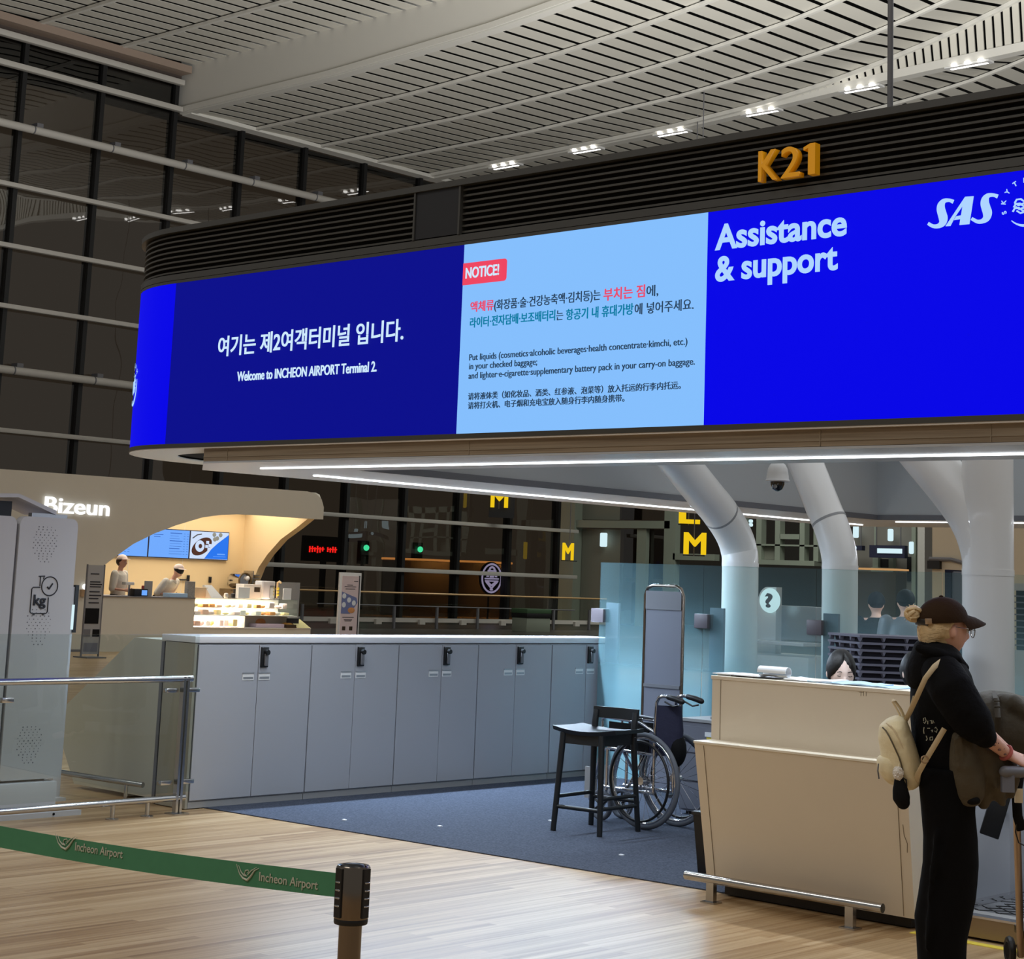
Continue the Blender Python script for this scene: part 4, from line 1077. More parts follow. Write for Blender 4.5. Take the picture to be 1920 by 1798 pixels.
# ---- belt stanchion
q = at_d(663, 1622, 4.05); SX, SYY = q.x, q.y; zt = q.z
s_ = thing('belt_stanchion', 'dark polished steel belt post with a green printed belt, front of the picture', 'stanchion', (SX, SYY, 0))
MB().lathe([(.16, 0), (.16, .012), (.05, .03), (.026, .035), (.026, zt-.12)], (SX, SYY, 0), 32).obj('pole', MT['steeld'], s_, 50)
MB().lathe([(.026, zt-.125), (.036, zt-.122), (.0385, zt-.112), (.0385, zt-.004), (.036, zt+.0), (.030, zt-.002), (.028, zt-.012), (.001, zt-.012)], (SX, SYY, 0), 36).obj('head', MT['steeld'], s_, 40)
MB().lathe([(.0375, zt-.126), (.0385, zt-.122), (.0385, zt-.116), (.0375, zt-.113)], (SX, SYY, 0), 36, False).obj('lower_collar', MT['black'], s_)
MB().lathe([(.028, zt-.010), (.024, zt+.001), (.010, zt+.004), (.001, zt+.004)], (SX, SYY, 0), 24).obj('cap', MT['black'], s_, 60)
tocam = Vector((-SX, -SYY, 0)).normalized(); side = Vector((tocam.y, -tocam.x, 0))
for s in (-1, 1):
    u = (tocam*.62 - side*(.78*s)).normalized()
    mb = MB()
    mb.hexa([(Vector((SX, SYY, 0))+u*d+u.cross(Vector((0, 0, 1)))*w+Vector((0, 0, z))) for z in (zt-.110, zt-.004) for d, w in ((.030, -.011), (.0415, -.011), (.0415, .011), (.030, .011))])
    cl = mb.obj('belt_slot', MT['black'], s_)
    for k in range(4):
        c = Vector((SX, SYY, zt-.034-.017*k))+u*.0420
        MB().tube([c-u.cross(Vector((0, 0, 1)))*.006, c+u.cross(Vector((0, 0, 1)))*.006], .0022, 8, ends=True).obj('slot_tooth', MT['steel'], cl)
# the belt
B0 = Vector((SX, SYY, 0)) - side*.034*1 + tocam*.012
e_t = at_d(0, 1543, 4.57)
zb = at_d(632, 1637, 4.05).z
e0 = at_d(632, 1637, 4.05); e1 = at_d(632, 1681, 4.05)
far = Vector((e_t.x, e_t.y, 0)); near = Vector((e0.x, e0.y, 0))
ext = far+(far-near)*.25
n_ = 24; ptsA = []
h_ = e0.z-e1.z
sag = lambda t: -.012*math.sin(PI*min(1, t))
for i in range(n_+1):
    t = i/n_
    p = near+(ext-near)*t
    z1 = e0.z+(e_t.z-e0.z)*t*1.25
    tw = 0
    ptsA.append((p, z1+sag(t)))
bdir = (ext-near).normalized(); bn = bdir.cross(Vector((0, 0, 1)))
if bn.dot(Vector((-near.x, -near.y, 0))) < 0: bn = -bn
mb = MB()
mb.loft([[p+Vector((0, 0, z)), p+Vector((0, 0, z-h_)), p-bn*.0012+Vector((0, 0, z-h_)), p-bn*.0012+Vector((0, 0, z))] for p, z in ptsA])
bl = mb.obj('belt', MT['belt'], s_, 0)
def belt_pt(px, py):
    """meeting of a sight line with the belt's upright plane"""
    d = ray(px, py); pl = near+bn*.0006
    t = ((pl-Vector((CAM.x, CAM.y, 0))).dot(bn))/(d.dot(bn))
    return CAM+d*t
def belt_print(px, py_base, px_end, py_end, lx, ly):
    a, b = belt_pt(px, py_base), belt_pt(px_end, py_end)
    u = (b-a); w = u.length; u.normalize()
    up = Vector((0, 0, 1)); up = (up-u*up.dot(u)).normalized()
    text('Incheon Airport', 'lettering', MT['silver'], bl, a+bn*.0008, u, up, w, cap=.0195, bold=.012, depth=.0005)
    mb = MB()
    def b2(x, y): return belt_pt(lx+x, ly+y)+bn*.0012
    mb.tube([b2(-20, -24), b2(-14, -6), b2(-8, 2), b2(0, 6), b2(6, 0), b2(14, -12), b2(22, -16)], [.0006, .0014, .0022, .0030, .0026, .0016, .0006], 6)
    mb.tube([b2(-16, -22), b2(-11, -9), b2(-6, -3), b2(-1, -1)], [.0005, .0012, .0016, .0008], 6)
    mb.tube([b2(-1, -1), b2(-5, -6), b2(-3, -12), b2(2, -13), b2(3, -9), b2(0, -8)], [.0014, .0014, .0013, .0011, .0009, .0006], 6)
    mb.tube([b2(1, -4), b2(8, -12), b2(18, -18)], [.0014, .0012, .0005], 6)
    mb.obj('airport_emblem', MT['silver'], bl)
belt_print(141, 1594, 230, 1609, 124, 1586)
belt_print(486, 1651, 596, 1668, 464, 1644)

# ================================================================== SERVICE DESK
sd = thing('service_desk', 'cream laminate service desk with a stepped top and a leaning front', 'desk', (-4.95, 7.9, 0))
MB().hexa([(-5.631, 7.72, .06), (-4.44, 7.72, .06), (-4.44, 8.0, .06), (-5.631, 8.0, .06),
           (-5.508, 7.42, .775), (-4.312, 7.42, .775), (-4.312, 8.0, .775), (-5.508, 8.0, .775)]).obj('lower_front', MT['beige'], sd, 0)
MB().box(-5.512, -4.308, 7.415, 7.60, .775, .788, .002, 1).obj('ledge', mat('ledge_cream', rgb(226, 216, 196), .35), sd)
MB().box(-5.522, -4.32, 7.58, 7.70, .788, 1.085).obj('upper_front', MT['beige'], sd, 0)
MB().box(-5.528, -4.314, 7.575, 8.02, 1.085, 1.104, .002, 1).obj('top', MT['beige'], sd)
MB().box(-5.522, -5.49, 7.70, 8.02, .788, 1.085).obj('end_panel', MT['beige'], sd, 0)
MB().box(-4.352, -4.32, 7.70, 8.02, .788, 1.085).obj('end_panel', MT['beige'], sd, 0)
MB().box(-5.49, -4.35, 7.9, 8.30, .74, .77).obj('work_top', MT['white'], sd) if False else None
MB().box(-5.57, -4.50, 7.79, 7.98, .006, .06).obj('toe_kick', MT['kick'], sd)
def lf(t, x):  # point on the leaning front, t from 0 below to 1 above
    return (x, 7.72-.30*t-.0016, .06+.715*t)
for xb, xt in ((-5.575, -5.452), (-4.495, -4.367)):
    MB().tube([lf(.01, xb), lf(.99, xt)], .0016, 6).obj('panel_joint', MT['seam'], sd)
MB().tube([(-5.468, 7.5785, .79), (-5.468, 7.5785, 1.084)], .0016, 6).obj('panel_joint', MT['seam'], sd)
MB().tube([lf(.62, -4.395), lf(.55, -4.400), lf(.50, -4.392), lf(.44, -4.403)], .0016, 6).obj('scratch', MT['seam'], sd)
mb = MB()
for px, py in ((1614, 1301), (1619, 1300.5), (1624, 1301)):
    q = on_y(px, py, 7.579); mb.tube([(q.x, 7.5795, q.z+.010), (q.x, 7.5795, q.z-.010)], .0014, 6)
q = on_y(1614, 1298, 7.579); mb.tube([(q.x-.01, 7.5795, q.z), (q.x+.012, 7.5795, q.z)], .0014, 6)
mb.obj('tape_mark', MT['seam'], sd)
# foot rail before the desk
t = thing('foot_rail', 'round steel foot rail on two legs before the cream service desk', 'rail', (-5.07, 7.55, 0))
MB().cyl((-5.64, 7.55, .112), (-4.508, 7.55, .116), .0215, n=20).obj('tube', MT['steel'], t)
for x in (-5.48, -4.68):
    lg = MB().box(x-.022, x+.022, 7.535, 7.565, .006, .10).obj('leg', MT['steel'], t)
    MB().box(x-.042, x+.042, 7.515, 7.585, 0, .007).obj('foot_plate', MT['steel'], lg)
MB().box(-5.462, -5.452, 7.526, 7.574, .088, .138).obj('clamp_ring', MT['steeld'], t) if False else None
# papers on the desk top
ZTOP = 1.104
sheets = [((1345, 1268), .30, .2, 'white sheet lying at the end of the desk top under the curled pad'), ((1490, 1276), .26, .14, 'white sheet on the desk top right of the curled pad'),
          ((1530, 1279), .22, -.1, 'pale blue leaflet on the desk top in front of the seated staff member'), ((1575, 1282), .24, .1, 'printed leaflet on the desk top before the face of the seated person'),
          ((1625, 1287), .24, -.06, 'printed leaflet on the desk top before the grey trays')]
for i, ((px, py), w, rot, lb) in enumerate(sheets):
    x = on_y(px, py, 7.70).x+(.19 if i == 0 else .10)
    z = ZTOP+.001+.003*(i % 2)
    mb = MB(Matrix.Translation((x, 7.74, z)) @ Matrix.Rotation(rot, 4, 'Z'))
    n_ = 6
    mb.loft([[(-w/2+w*k/n_, -.10, .004*math.sin(k*1.3+i)+.004), (-w/2+w*k/n_, .10, .005*math.sin(k*1.1+i*2)+.006), (-w/2+w*k/n_, .10, 0), (-w/2+w*k/n_, -.10, 0)] for k in range(n_+1)])
    tag(mb.obj('paper_sheet' if i < 2 else 'leaflet', MT['paper'] if i < 2 else MT['paperb']), lb, 'paper' if i < 2 else 'leaflet')
t = thing('clipboard', 'black clipboard with white pages curled over in a roll on the desk top', 'clipboard', (on_y(1440, 1270, 7.66).x, 7.66, ZTOP))
q = on_y(1428, 1262, 7.66)
MB().box(q.x-.16, q.x+.10, 7.62, 7.80, ZTOP+.001, ZTOP+.006).obj('board', MT['black'], t)
mb = MB(); R_c = .029; ring = []
for k in range(19):
    a = math.radians(-100+k*18.5); ring.append((a, R_c*(1-.012*k)))
mb.loft([[(q.x, 7.65+r*math.sin(a)*1.05, ZTOP+.036+r*math.cos(a)) for a, r in ring]+[(q.x, 7.65+(r-.0015)*math.sin(a)*1.05, ZTOP+.036+(r-.0015)*math.cos(a)) for a, r in ring[::-1]],
         [(q.x+.155, 7.67+r*math.sin(a)*1.05, ZTOP+.035+r*math.cos(a)) for a, r in ring]+[(q.x+.155, 7.67+(r-.0015)*math.sin(a)*1.05, ZTOP+.035+(r-.0015)*math.cos(a)) for a, r in ring[::-1]]])
mb.obj('curled_pages', MT['paper'], t, 40)
MB().box(q.x-.26, q.x+.02, 7.60, 7.78, ZTOP+.007, ZTOP+.012).obj('pages', MT['paper'], t)

# ---- bar stool
A, B, C, D = Vector((-7.594, 8.776, 0)), Vector((-7.251, 8.817, 0)), Vector((-7.269, 9.218, 0)), Vector((-7.632, 9.190, 0))
cen = (A+B+C+D)/4; ZG = .006
stl = thing('bar_stool', 'black wooden bar stool with a low open back beside the wheelchair', 'stool', (cen.x, cen.y, ZG))
SH = .605
def up_(p, k, z): q = p+(cen-p)*k; return Vector((q.x, q.y, z))
def leg(p, k, z, r=.019):
    a, b = Vector((p.x, p.y, ZG)), up_(p, k, z)
    return MB().tube([a, a+(b-a)*.5, b], [r*.92, r, r*1.08], 12)
leg(A, .17, SH).obj('leg', MT['stool'], stl); leg(B, .17, SH).obj('leg', MT['stool'], stl)
ba, bb = up_(C, .16, SH-.05), up_(D, .16, SH-.05)
backv = ((C+D)/2-(A+B)/2).normalized()
for p, q in ((C, ba), (D, bb)):
    MB().tube([Vector((p.x, p.y, ZG)), Vector((p.x, p.y, ZG)).lerp(q, .5), q, q+Vector((0, 0, .1))+backv*.003, q+Vector((0, 0, .180))+backv*.018], [.017, .018, .021, .021, .02], 12).obj('leg', MT['stool'], stl)
ux = (B-A).normalized(); uy = Vector((-ux.y, ux.x, 0))
fm = Matrix(((ux.x, uy.x, 0, cen.x), (ux.y, uy.y, 0, cen.y), (0, 0, 1, 0), (0, 0, 0, 1)))
mb = MB(fm)
ringz = []
N_ = 9
for i in range(N_):
    x = -.235+.47*i/(N_-1); e = abs(i-(N_-1)/2)/((N_-1)/2)
    z = SH+.022*e*e+.018; yy = .205-.03*e*e
    ringz.append([(x, -yy, z), (x, -yy*.5, z-.004), (x, yy*.5, z-.004), (x, yy, z), (x, yy-.012, z-.026), (x, -yy+.012, z-.026)])
mb.loft(ringz); mb.obj('seat', MT['stool'], stl, 50)
for s in ((A, B), (B, C), (C, D), (D, A)):
    a, b = up_(s[0], .19, SH-.03), up_(s[1], .19, SH-.03)
    d = (b-a).normalized(); nn = d.cross(Vector((0, 0, 1)))
    mb = MB(); mb.hexa([a-nn*.009+Vector((0, 0, -.035)), b-nn*.009+Vector((0, 0, -.035)), b+nn*.009+Vector((0, 0, -.035)), a+nn*.009+Vector((0, 0, -.035)),
                        a-nn*.009+Vector((0, 0, .035)), b-nn*.009+Vector((0, 0, .035)), b+nn*.009+Vector((0, 0, .035)), a+nn*.009+Vector((0, 0, .035))])
    mb.obj('seat_rail', MT['stool'], stl)
for (p, q), z in (((A, B), .155), ((B, C), .165), ((C, D), .19), ((D, A), .215), ((B, C), .225)):
    k = .17*z/SH
    MB().tube([up_(p, k, z), up_(q, k, z)], .0125, 10).obj('stretcher', MT['stool'], stl)
t0, t1 = ba+Vector((0, 0, .165))+backv*.016, bb+Vector((0, 0, .165))+backv*.016
mb = MB(); rg = []
for i in range(9):
    k = i/8; p = t1.lerp(t0, k)+backv*(.028*math.sin(PI*k)); p = p+(t0-t1).normalized()*(k-.5)*.04
    rg.append([p+Vector((0, 0, -.034))-backv*.010, p+Vector((0, 0, .036))-backv*.006, p+Vector((0, 0, .036))+backv*.014, p+Vector((0, 0, -.034))+backv*.010])
mb.loft(rg); mb.obj('backrest', MT['stool'], stl, 50)
MB().sph(up_(C, .19, SH-.02)+backv*.0+Vector((.02, -.0, 0)), .006, n=8, m=6).obj('screw', MT['steel'], stl)

# ---- folded wheelchair
WZ = .006; WR = .30
wc = thing('wheelchair', 'folded wheelchair with grey tyres and navy seat cloth behind the bar stool', 'wheelchair', (-7.4, 9.47, WZ))
Wa, Wb = Vector((-7.32, 9.33, WZ+WR)), Vector((-7.30, 9.64, WZ+WR))
ax = (Wb-Wa).normalized(); fx = Vector((-ax.y, ax.x, 0)); fx = fx if fx.x < 0 else -fx   # fx points to the feet
for c, s in ((Wa, -1), (Wb, 1)):
    w = MB().wheel(c, ax, WR-.014, .016, 56, 10, 1.0).obj('wheel', MT['rubber'], wc, 60, 'big rear wheel with a grey tyre')
    MB().wheel(c, ax, WR-.034, .010, 48, 8, 1.2).obj('rim', MT['chrome'], w, 60)
    MB().wheel(c+ax*(s*.045), ax, WR-.052, .009, 48, 8).obj('hand_rim', MT['black'], w, 60)
    MB().cyl(c-ax*.035, c+ax*.035, .026, n=16).obj('hub', MT['chrome'], w)
    u0 = Vector((0, 0, 1)); v0 = ax.cross(u0)
    for k in range(24):
        a = 2*PI*k/24; b = a+(.35 if k % 2 else -.35)
        MB().cyl(c+ax*(.025*(1 if k % 4 < 2 else -1))+(u0*math.cos(b)+v0*math.sin(b))*.025, c+(u0*math.cos(a)+v0*math.sin(a))*(WR-.036), .0016, n=5).obj('spoke', MT['chrome'], w)
def F(f, z, o): return Wa+fx*f+Vector((0, 0, z-WR))+ax*o   # f toward the feet, z height, o across
for o, cs in ((.06, -1), (.25, 1)):
    MB().tube([F(-.03, .22, o), F(-.03, .60, o), F(-.04, .79, o), F(-.06, .825, o), F(-.10, .835, o), F(-.16, .832, o)], .0115, 10).obj('back_tube', MT['chrome'], wc)
    MB().tube([F(-.14, .832, o), F(-.20, .824, o), F(-.255, .812, o)], [.017, .0185, .018], 12, ends=True).obj('push_handle', MT['black'], wc)
    MB().tube([F(-.10, .80, o+.01), F(-.17, .775, o+.012), F(-.22, .785, o+.012)], .006, 8).obj('brake_lever', MT['black'], wc)
    MB().tube([F(-.03, .46, o), F(.36, .47, o), F(.42, .45, o), F(.45, .40, o), F(.53, .12, o)], .011, 10).obj('side_tube', MT['chrome'], wc)
    MB().tube([F(-.03, .22, o), F(.40, .22, o)], .011, 10).obj('lower_tube', MT['chrome'], wc)
    MB().tube([F(.38, .20, o), F(.38, .46, o)], .011, 10).obj('front_tube', MT['chrome'], wc)
    MB().tube([F(-.03, .60, o), F(.10, .655, o), F(.40, .665, o), F(.43, .65, o), F(.43, .60, o), F(.36, .46, o)], .010, 10).obj('arm_tube', MT['chrome'], wc)
    MB(Matrix()).tube([F(.10, .672, o), F(.38, .682, o)], .022, 10, flat=ax, ends=False).obj('armrest', MT['black'], wc)
    MB().hexa([F(f, z, o+d) for z in (.47, .64) for f, d in ((.02, -.004), (.37, -.004), (.37, .004), (.02, .004))]).obj('side_guard', MT['blackm'], wc)
    c = F(.42, .10, o+.005*cs)
    cw = MB().wheel(c, ax, .083, .017, 28, 8).obj('caster', MT['rubber'], wc, 60, 'small front caster wheel')
    for k in range(6):
        a = 2*PI*k/6
        MB().tube([c, c+(Vector((0, 0, 1))*math.cos(a)+fx*math.sin(a))*.075], [.010, .007], 6).obj('caster_spoke', MT['black'], cw)
    MB().cyl(c-ax*.02, c+ax*.02, .016, n=12).obj('caster_hub', MT['chrome'], cw)
    MB().tube([F(.42, .10, o+.028), F(.40, .20, o+.02), F(.38, .22, o)], .010, 8).obj('caster_fork', MT['chrome'], wc)
    # foot plate folded upright
    p = F(.53, .13, o)
    MB().hexa([p+fx*f+ax*d+Vector((0, 0, z)) for z in (.0, .20) for f, d in ((-.05, .0), (.05, .0), (.05, .014), (-.05, .014))]).obj('foot_plate', MT['grey'], wc)
# cross brace, folded seat and back cloth
MB().tube([F(.20, .22, .06), F(.20, .46, .25)], .010, 8).obj('cross_brace', MT['chrome'], wc)
MB().tube([F(.24, .22, .25), F(.24, .46, .06)], .010, 8).obj('cross_brace', MT['chrome'], wc)
def fold(z0, z1, f0, f1, oa, ob, sagk):
    mb = MB(); rg = []
    for i in range(9):
        k = i/8; o = oa+(ob-oa)*k; dz = -sagk*math.sin(PI*k)
        rg.append([F(f0, z0+dz, o), F(f1, z0+dz*.9, o), F(f1, z1+dz, o), F(f0, z1+dz, o)])
    return mb.loft(rg)
fold(.45, .49, .0, .36, .06, .25, -.10).obj('seat_cloth', MT['navyc'], wc, 40)
mb = MB(); rg = []
for i in range(11):
    k = i/10; o = .055+.20*k; f = -.05-.12*math.sin(PI*k)
    rg.append([F(f, .46, o), F(f-.01, .62, o), F(f+.01, .775, o), F(f+.02, .775, o), F(f+.0, .62, o), F(f+.01, .46, o)])
mb.loft(rg); mb.obj('back_cloth', MT['navyc'], wc, 50)
mb = MB(); mb.sph(F(-.13, .50, .16), .07, .06, .11, 14, 10); mb.obj('back_pouch', MT['blackm'], wc, 60)

# ---- tall framed board, drawer cabinet, bin, trays
t = thing('framed_board', 'tall chrome framed grey board leaning by the frosted glass behind the wheelchair', 'board', (-8.47, 11.0, WZ))
MB().box(-8.64, -8.30, 10.985, 11.01, .05, 1.50).obj('panel', MT['board'], t)
MB().tube([(-8.652, 10.99, WZ), (-8.652, 10.99, 1.47), (-8.63, 10.99, 1.52), (-8.58, 10.99, 1.54), (-8.36, 10.99, 1.54), (-8.31, 10.99, 1.52), (-8.288, 10.99, 1.47), (-8.288, 10.99, WZ)], .013, 10).obj('frame', MT['steeld'], t)
MB().box(-8.64, -8.30, 10.978, 10.99, 1.36, 1.50).obj('header', MT['greyd'], t)
MB().box(-8.64, -8.30, 10.976, 10.99, .78, .805).obj('cross_bar', MT['greyd'], t)
for x in (-8.652, -8.288): MB().box(x-.02, x+.02, 10.85, 11.13, WZ, .03).obj('foot', MT['steeld'], t)
t = thing('drawer_cabinet', 'grey drawer cabinet with a yellow label between the wheelchair and the desk', 'cabinet', (-7.2, 10.4, WZ))
q = on_y(1277, 1345, 10.2)
MB().box(q.x, q.x+.62, 10.2, 10.75, .03, q.z-.02).obj('body', MT['board'], t, 0)
MB().box(q.x-.01, q.x+.64, 10.19, 10.76, q.z-.02, q.z).obj('top', MT['grey'], t, 0)
MB().box(q.x+.03, q.x+.6, 10.24, 10.72, WZ, .03).obj('plinth', MT['kick'], t, 0)
for k in range(3):
    dz = (q.z-.08)/3
    d = MB().box(q.x+.015, q.x+.605, 10.19, 10.20, .045+dz*k, .03+dz*(k+1)).obj('drawer', MT['board'], t, 0)
    MB().box(q.x+.22, q.x+.38, 10.18, 10.19, .03+dz*(k+1)-.06, .03+dz*(k+1)-.03).obj('pull', MT['white'], d, 0)
MB().box(q.x+.23, q.x+.37, 10.186, 10.19, q.z-.125, q.z-.085).obj('yellow_label', MT['yel'], t, 0)
o = thing('hole_punch', 'small white desk device standing on the grey drawer cabinet', 'device', (q.x+.26, 10.35, q.z))
MB().box(q.x+.19, q.x+.36, 10.28, 10.42, q.z, q.z+.02, .004).obj('base', MT['greyd'], o)
MB().cyl((q.x+.22, 10.30, q.z+.035), (q.x+.30, 10.30, q.z+.035), .016, n=12).obj('roller', MT['white'], o)
MB().box(q.x+.215, q.x+.225, 10.28, 10.33, q.z, q.z+.05).obj('bracket', MT['white'], o)
t = thing('waste_bin', 'black plastic waste bin standing by the end of the cream desk', 'bin', (-5.93, 8.06, WZ))
mb = MB(); c = Vector((-5.845, 8.17, WZ))
def sq(h, z): return [(c.x-h, c.y-h, z), (c.x+h, c.y-h, z), (c.x+h, c.y+h, z), (c.x-h, c.y+h, z)]
mb.loft([sq(.10, WZ), sq(.125, .34)]); mb.obj('body', MT['black'], t, 0)
mb = MB(); mb.box(c.x-.133, c.x+.133, c.y-.133, c.y+.133, .335, .355, .004); mb.obj('rim', MT['black'], t)
t = thing('tray_cart', 'low grey cart carrying the stack of baggage trays behind the desk', 'cart', (-6.2, 10.4, WZ))
TX, TY = -6.32, 10.0
tru = Vector((RIGHT.x, RIGHT.y, 0)).normalized(); trv = Vector((-tru.y, tru.x, 0))
pa, pb, pc = at_d(1612, 1190, 11.2), at_d(1740, 1190, 11.2), at_d(1558, 1196, 11.55)
fu = Vector((pb.x-pa.x, pb.y-pa.y, 0)).normalized()
c0 = Vector((pa.x, pa.y, 0)); sd_ = Vector((pc.x-pa.x, pc.y-pa.y, 0)); sl = .42; sd_.normalize()
W_ = .60
z_top = at_d(1650, 1192, 11.2).z; dz = .0435
def tr(u, w, z, ins=0): return c0+fu*u+sd_*w+Vector((0, 0, z))
names_t = ['topmost', 'second from the top', 'third from the top', 'fourth from the top', 'fifth from the top', 'sixth from the top', 'seventh from the top', 'eighth from the top', 'lowest shown']
for k in range(9):
    z = z_top-dz*k
    q = thing('baggage_tray', 'grey ribbed baggage tray, %s in the stack behind the desk' % names_t[k], 'tray', tr(.3, .2, z-.04), 'stacked baggage trays')
    mb = MB()
    mb.hexa([tr(0, 0, z-.014), tr(W_, 0, z-.014), tr(W_, sl, z-.014), tr(0, sl, z-.014), tr(0, 0, z), tr(W_, 0, z), tr(W_, sl, z), tr(0, sl, z)])
    mb.obj('rim', MT['tray'], q, 0)
    mb = MB(); e = .03
    mb.hexa([tr(e+.01, e+.01, z-.043), tr(W_-e, e+.01, z-.043), tr(W_-e, sl-e, z-.043), tr(e+.01, sl-e, z-.043), tr(e, e, z-.013), tr(W_-e, e, z-.013), tr(W_-e, sl-e, z-.013), tr(e, sl-e, z-.013)])
    mb.obj('bowl', MT['trayd'], q, 0)
    for a, b in ((.01, .0), (.155, .0), (.30, .0), (.445, .0), (.59, .0)):
        MB().loft([[tr(a-.012, .004, z-.012), tr(a+.012, .004, z-.012), tr(a, .004, z-.040)], [tr(a-.012, .03, z-.012), tr(a+.012, .03, z-.012), tr(a, .03, z-.040)]]).obj('gusset', MT['tray'], q, 0)
    for b in (.13, .27, .40):
        MB().loft([[tr(.004, b-.012, z-.012), tr(.004, b+.012, z-.012), tr(.004, b, z-.040)], [tr(.03, b-.012, z-.012), tr(.03, b+.012, z-.012), tr(.03, b, z-.040)]]).obj('gusset', MT['tray'], q, 0)
zb_ = z_top-dz*9+.0004
mb = MB(); mb.hexa([tr(.02, .02, .10), tr(W_-.02, .02, .10), tr(W_-.02, sl-.02, .10), tr(.02, sl-.02, .10), tr(.02, .02, zb_), tr(W_-.02, .02, zb_), tr(W_-.02, sl-.02, zb_), tr(.02, sl-.02, zb_)])
mb.obj('body', MT['greyd'], t, 0)
t.location = tr(.3, .2, WZ)
for u, w in ((.06, .06), (W_-.06, .06), (.06, sl-.06), (W_-.06, sl-.06)):
    MB().cyl(tr(u-.02, w, .054), tr(u+.02, w, .054), .048, n=14).obj('wheel', MT['black'], t)
for o in [x for x in bpy.data.objects if x.parent == t]:
    o.matrix_parent_inverse = root_matrix(t).inverted()

# ---- bag drop conveyor at the right
PZ = .105
bl_, br_, fl_, fr_ = on_z(1831, 1655, PZ), on_z(1902, 1621, PZ), on_z(1822, 1717, PZ), on_z(1907, 1731, PZ)
cv = thing('bag_conveyor', 'low bag drop conveyor with a black tread belt beside the cream desk', 'conveyor', (-3.6, 8.8, 0))
FYC = 7.80; XL = -4.30
MB().box(XL, -2.2, FYC, FYC+.03, .012, .098).obj('front_panel', MT['steelp'], cv)
MB().box(XL, -2.2, FYC-.006, FYC+.06, .098, .108).obj('front_edge', MT['chrome'], cv)
MB().box(XL, -2.2, FYC+.03, 9.9, .006, .096).obj('body', MT['kick'], cv)
MB().box(XL, -2.2, FYC+.06, FYC+.14, .097, .107).obj('edge_plate', MT['grey'], cv)
MB().box(XL, -2.2, FYC+.14, 8.62, .0965, .104).obj('tread_plate', MT['tread'], cv)
mb = MB()
x = XL-.9
while x < -2.2:
    for s in (1, -1):
        a = Vector((x, FYC+.15, 0)) if s > 0 else Vector((x+.55, FYC+.15, 0)); b = a+Vector((s*.55, .46, 0))
        # clip to the plate
        pts_ = [a.lerp(b, k/10) for k in range(11)]; pts_ = [p for p in pts_ if XL+.01 < p.x < -2.21]
        if len(pts_) > 1: mb.tube([(p.x, p.y, .104) for p in pts_], .0045, 4)
    x += .105
mb.obj('tread_lines', MT['black'], cv, 0)
mb = MB().box(XL, -2.2, 8.63, 9.85, .0965, .106).obj('belt', mat('belt_rubber', rgb(62, 64, 68), .6), cv)
MB().hexa([Vector((-4.34, 8.0, .006)), Vector((-4.302, 8.0, .006)), Vector((-4.302, 9.9, .006)), Vector((-4.34, 9.9, .006)), Vector((-4.34, 8.0, .125)), Vector((-4.302, 8.0, .125)), Vector((-4.302, 9.9, .125)), Vector((-4.34, 9.9, .125))]).obj('side_rail', MT['chrome'], cv)
tag(MB().box(-4.45, -2.2, 7.69, 7.745, 0, .003).obj('floor_tape', MT['yel']), 'yellow marking tape stuck on the wood floor before the conveyor', 'tape')
# desk return behind the conveyor, with a pale post and a black tablet
t = thing('side_cabinet', 'pale blue grey cabinet standing behind the conveyor next to the desk', 'cabinet', (-4.9, 9.9, WZ))
q = on_y(1835, 1480, 9.4)
MB().box(-4.80, -4.42, 8.62, 8.95, WZ, .80).obj('body', MT['locker'], t, 0)
MB().cyl((-4.405, 8.97, WZ), (-4.405, 8.97, .62), .016, n=12).obj('post', MT['white'], t)
MB().box(-5.1, -3.0, 10.0, 10.5, WZ, .90).obj('panel', MT['locker'], t, 0)
MB().box(-4.36, -4.345, 10.0-.012, 10.0, WZ, .9).obj('panel_joint', MT['greyd'], t, 0)
mb = MB(Matrix.Translation(at_d(1866, 1528, 9.0)) @ Matrix.Rotation(.75, 4, 'Z') @ Matrix.Rotation(.30, 4, 'Y'))
mb.box(-.05, .05, -.008, .008, -.11, .14, .006)
tb = mb.obj('tablet', MT['black']); MB().tube([at_d(1866, 1528, 9.0), (-4.405, 8.97, .56)], .008, 8).obj('bracket', MT['greyd'], tb); tag(tb, 'black tablet hung by the pale post behind the conveyor', 'tablet')

# ================================================================== CAFE
KFX = -27.0; YR = 23.9
cf = thing('cafe_kiosk', 'cream rounded cafe kiosk with a big arched opening and a glowing white name sign', 'kiosk', (-28, 18, 0))
arch = [(23.91, 2.563), (23.0, 2.566), (22.3, 2.566), (21.802, 2.556), (21.35, 2.52), (20.923, 2.453), (20.324, 2.276), (19.859, 2.109), (19.408, 1.90), (19.028, 1.649), (18.761, 1.46), (18.60, 1.25), (18.52, .965)]
top = [(12.0, 0.0), (12.0, 2.90), (12.1, 2.985), (12.25, 3.02), (23.45, 3.09), (23.68, 3.06), (23.84, 2.96), (23.91, 2.80)]
MB().prism([(18.52, 0.0)]+top+arch, 'x', KFX-.25, KFX).obj('front_wall', MT['cafe'], cf, 30)
sw = [(KFX-.25, 2.563), (-27.563, 2.389), (-28.033, 2.149), (-28.42, 1.842), (-28.68, 1.567), (-28.823, 1.294), (-28.88, 1.0), (-28.9, 0.0), (-29.5, 0), (-29.5, 3.05), (KFX-.25, 3.05)]
MB().prism(sw, 'y', 23.72, 23.90).obj('side_wall', MT['cafein'], cf, 30)
MB().box(-29.6, -29.2, 12, 23.9, 0, 3.05).obj('back_wall', MT['cafein'], cf, 0)
for y in (20.9, 22.2, 19.6): MB().box(-29.2, -29.198, y-.004, y+.004, .9, 2.9).obj('wall_joint', MT['beige'], cf, 0)
rf = []
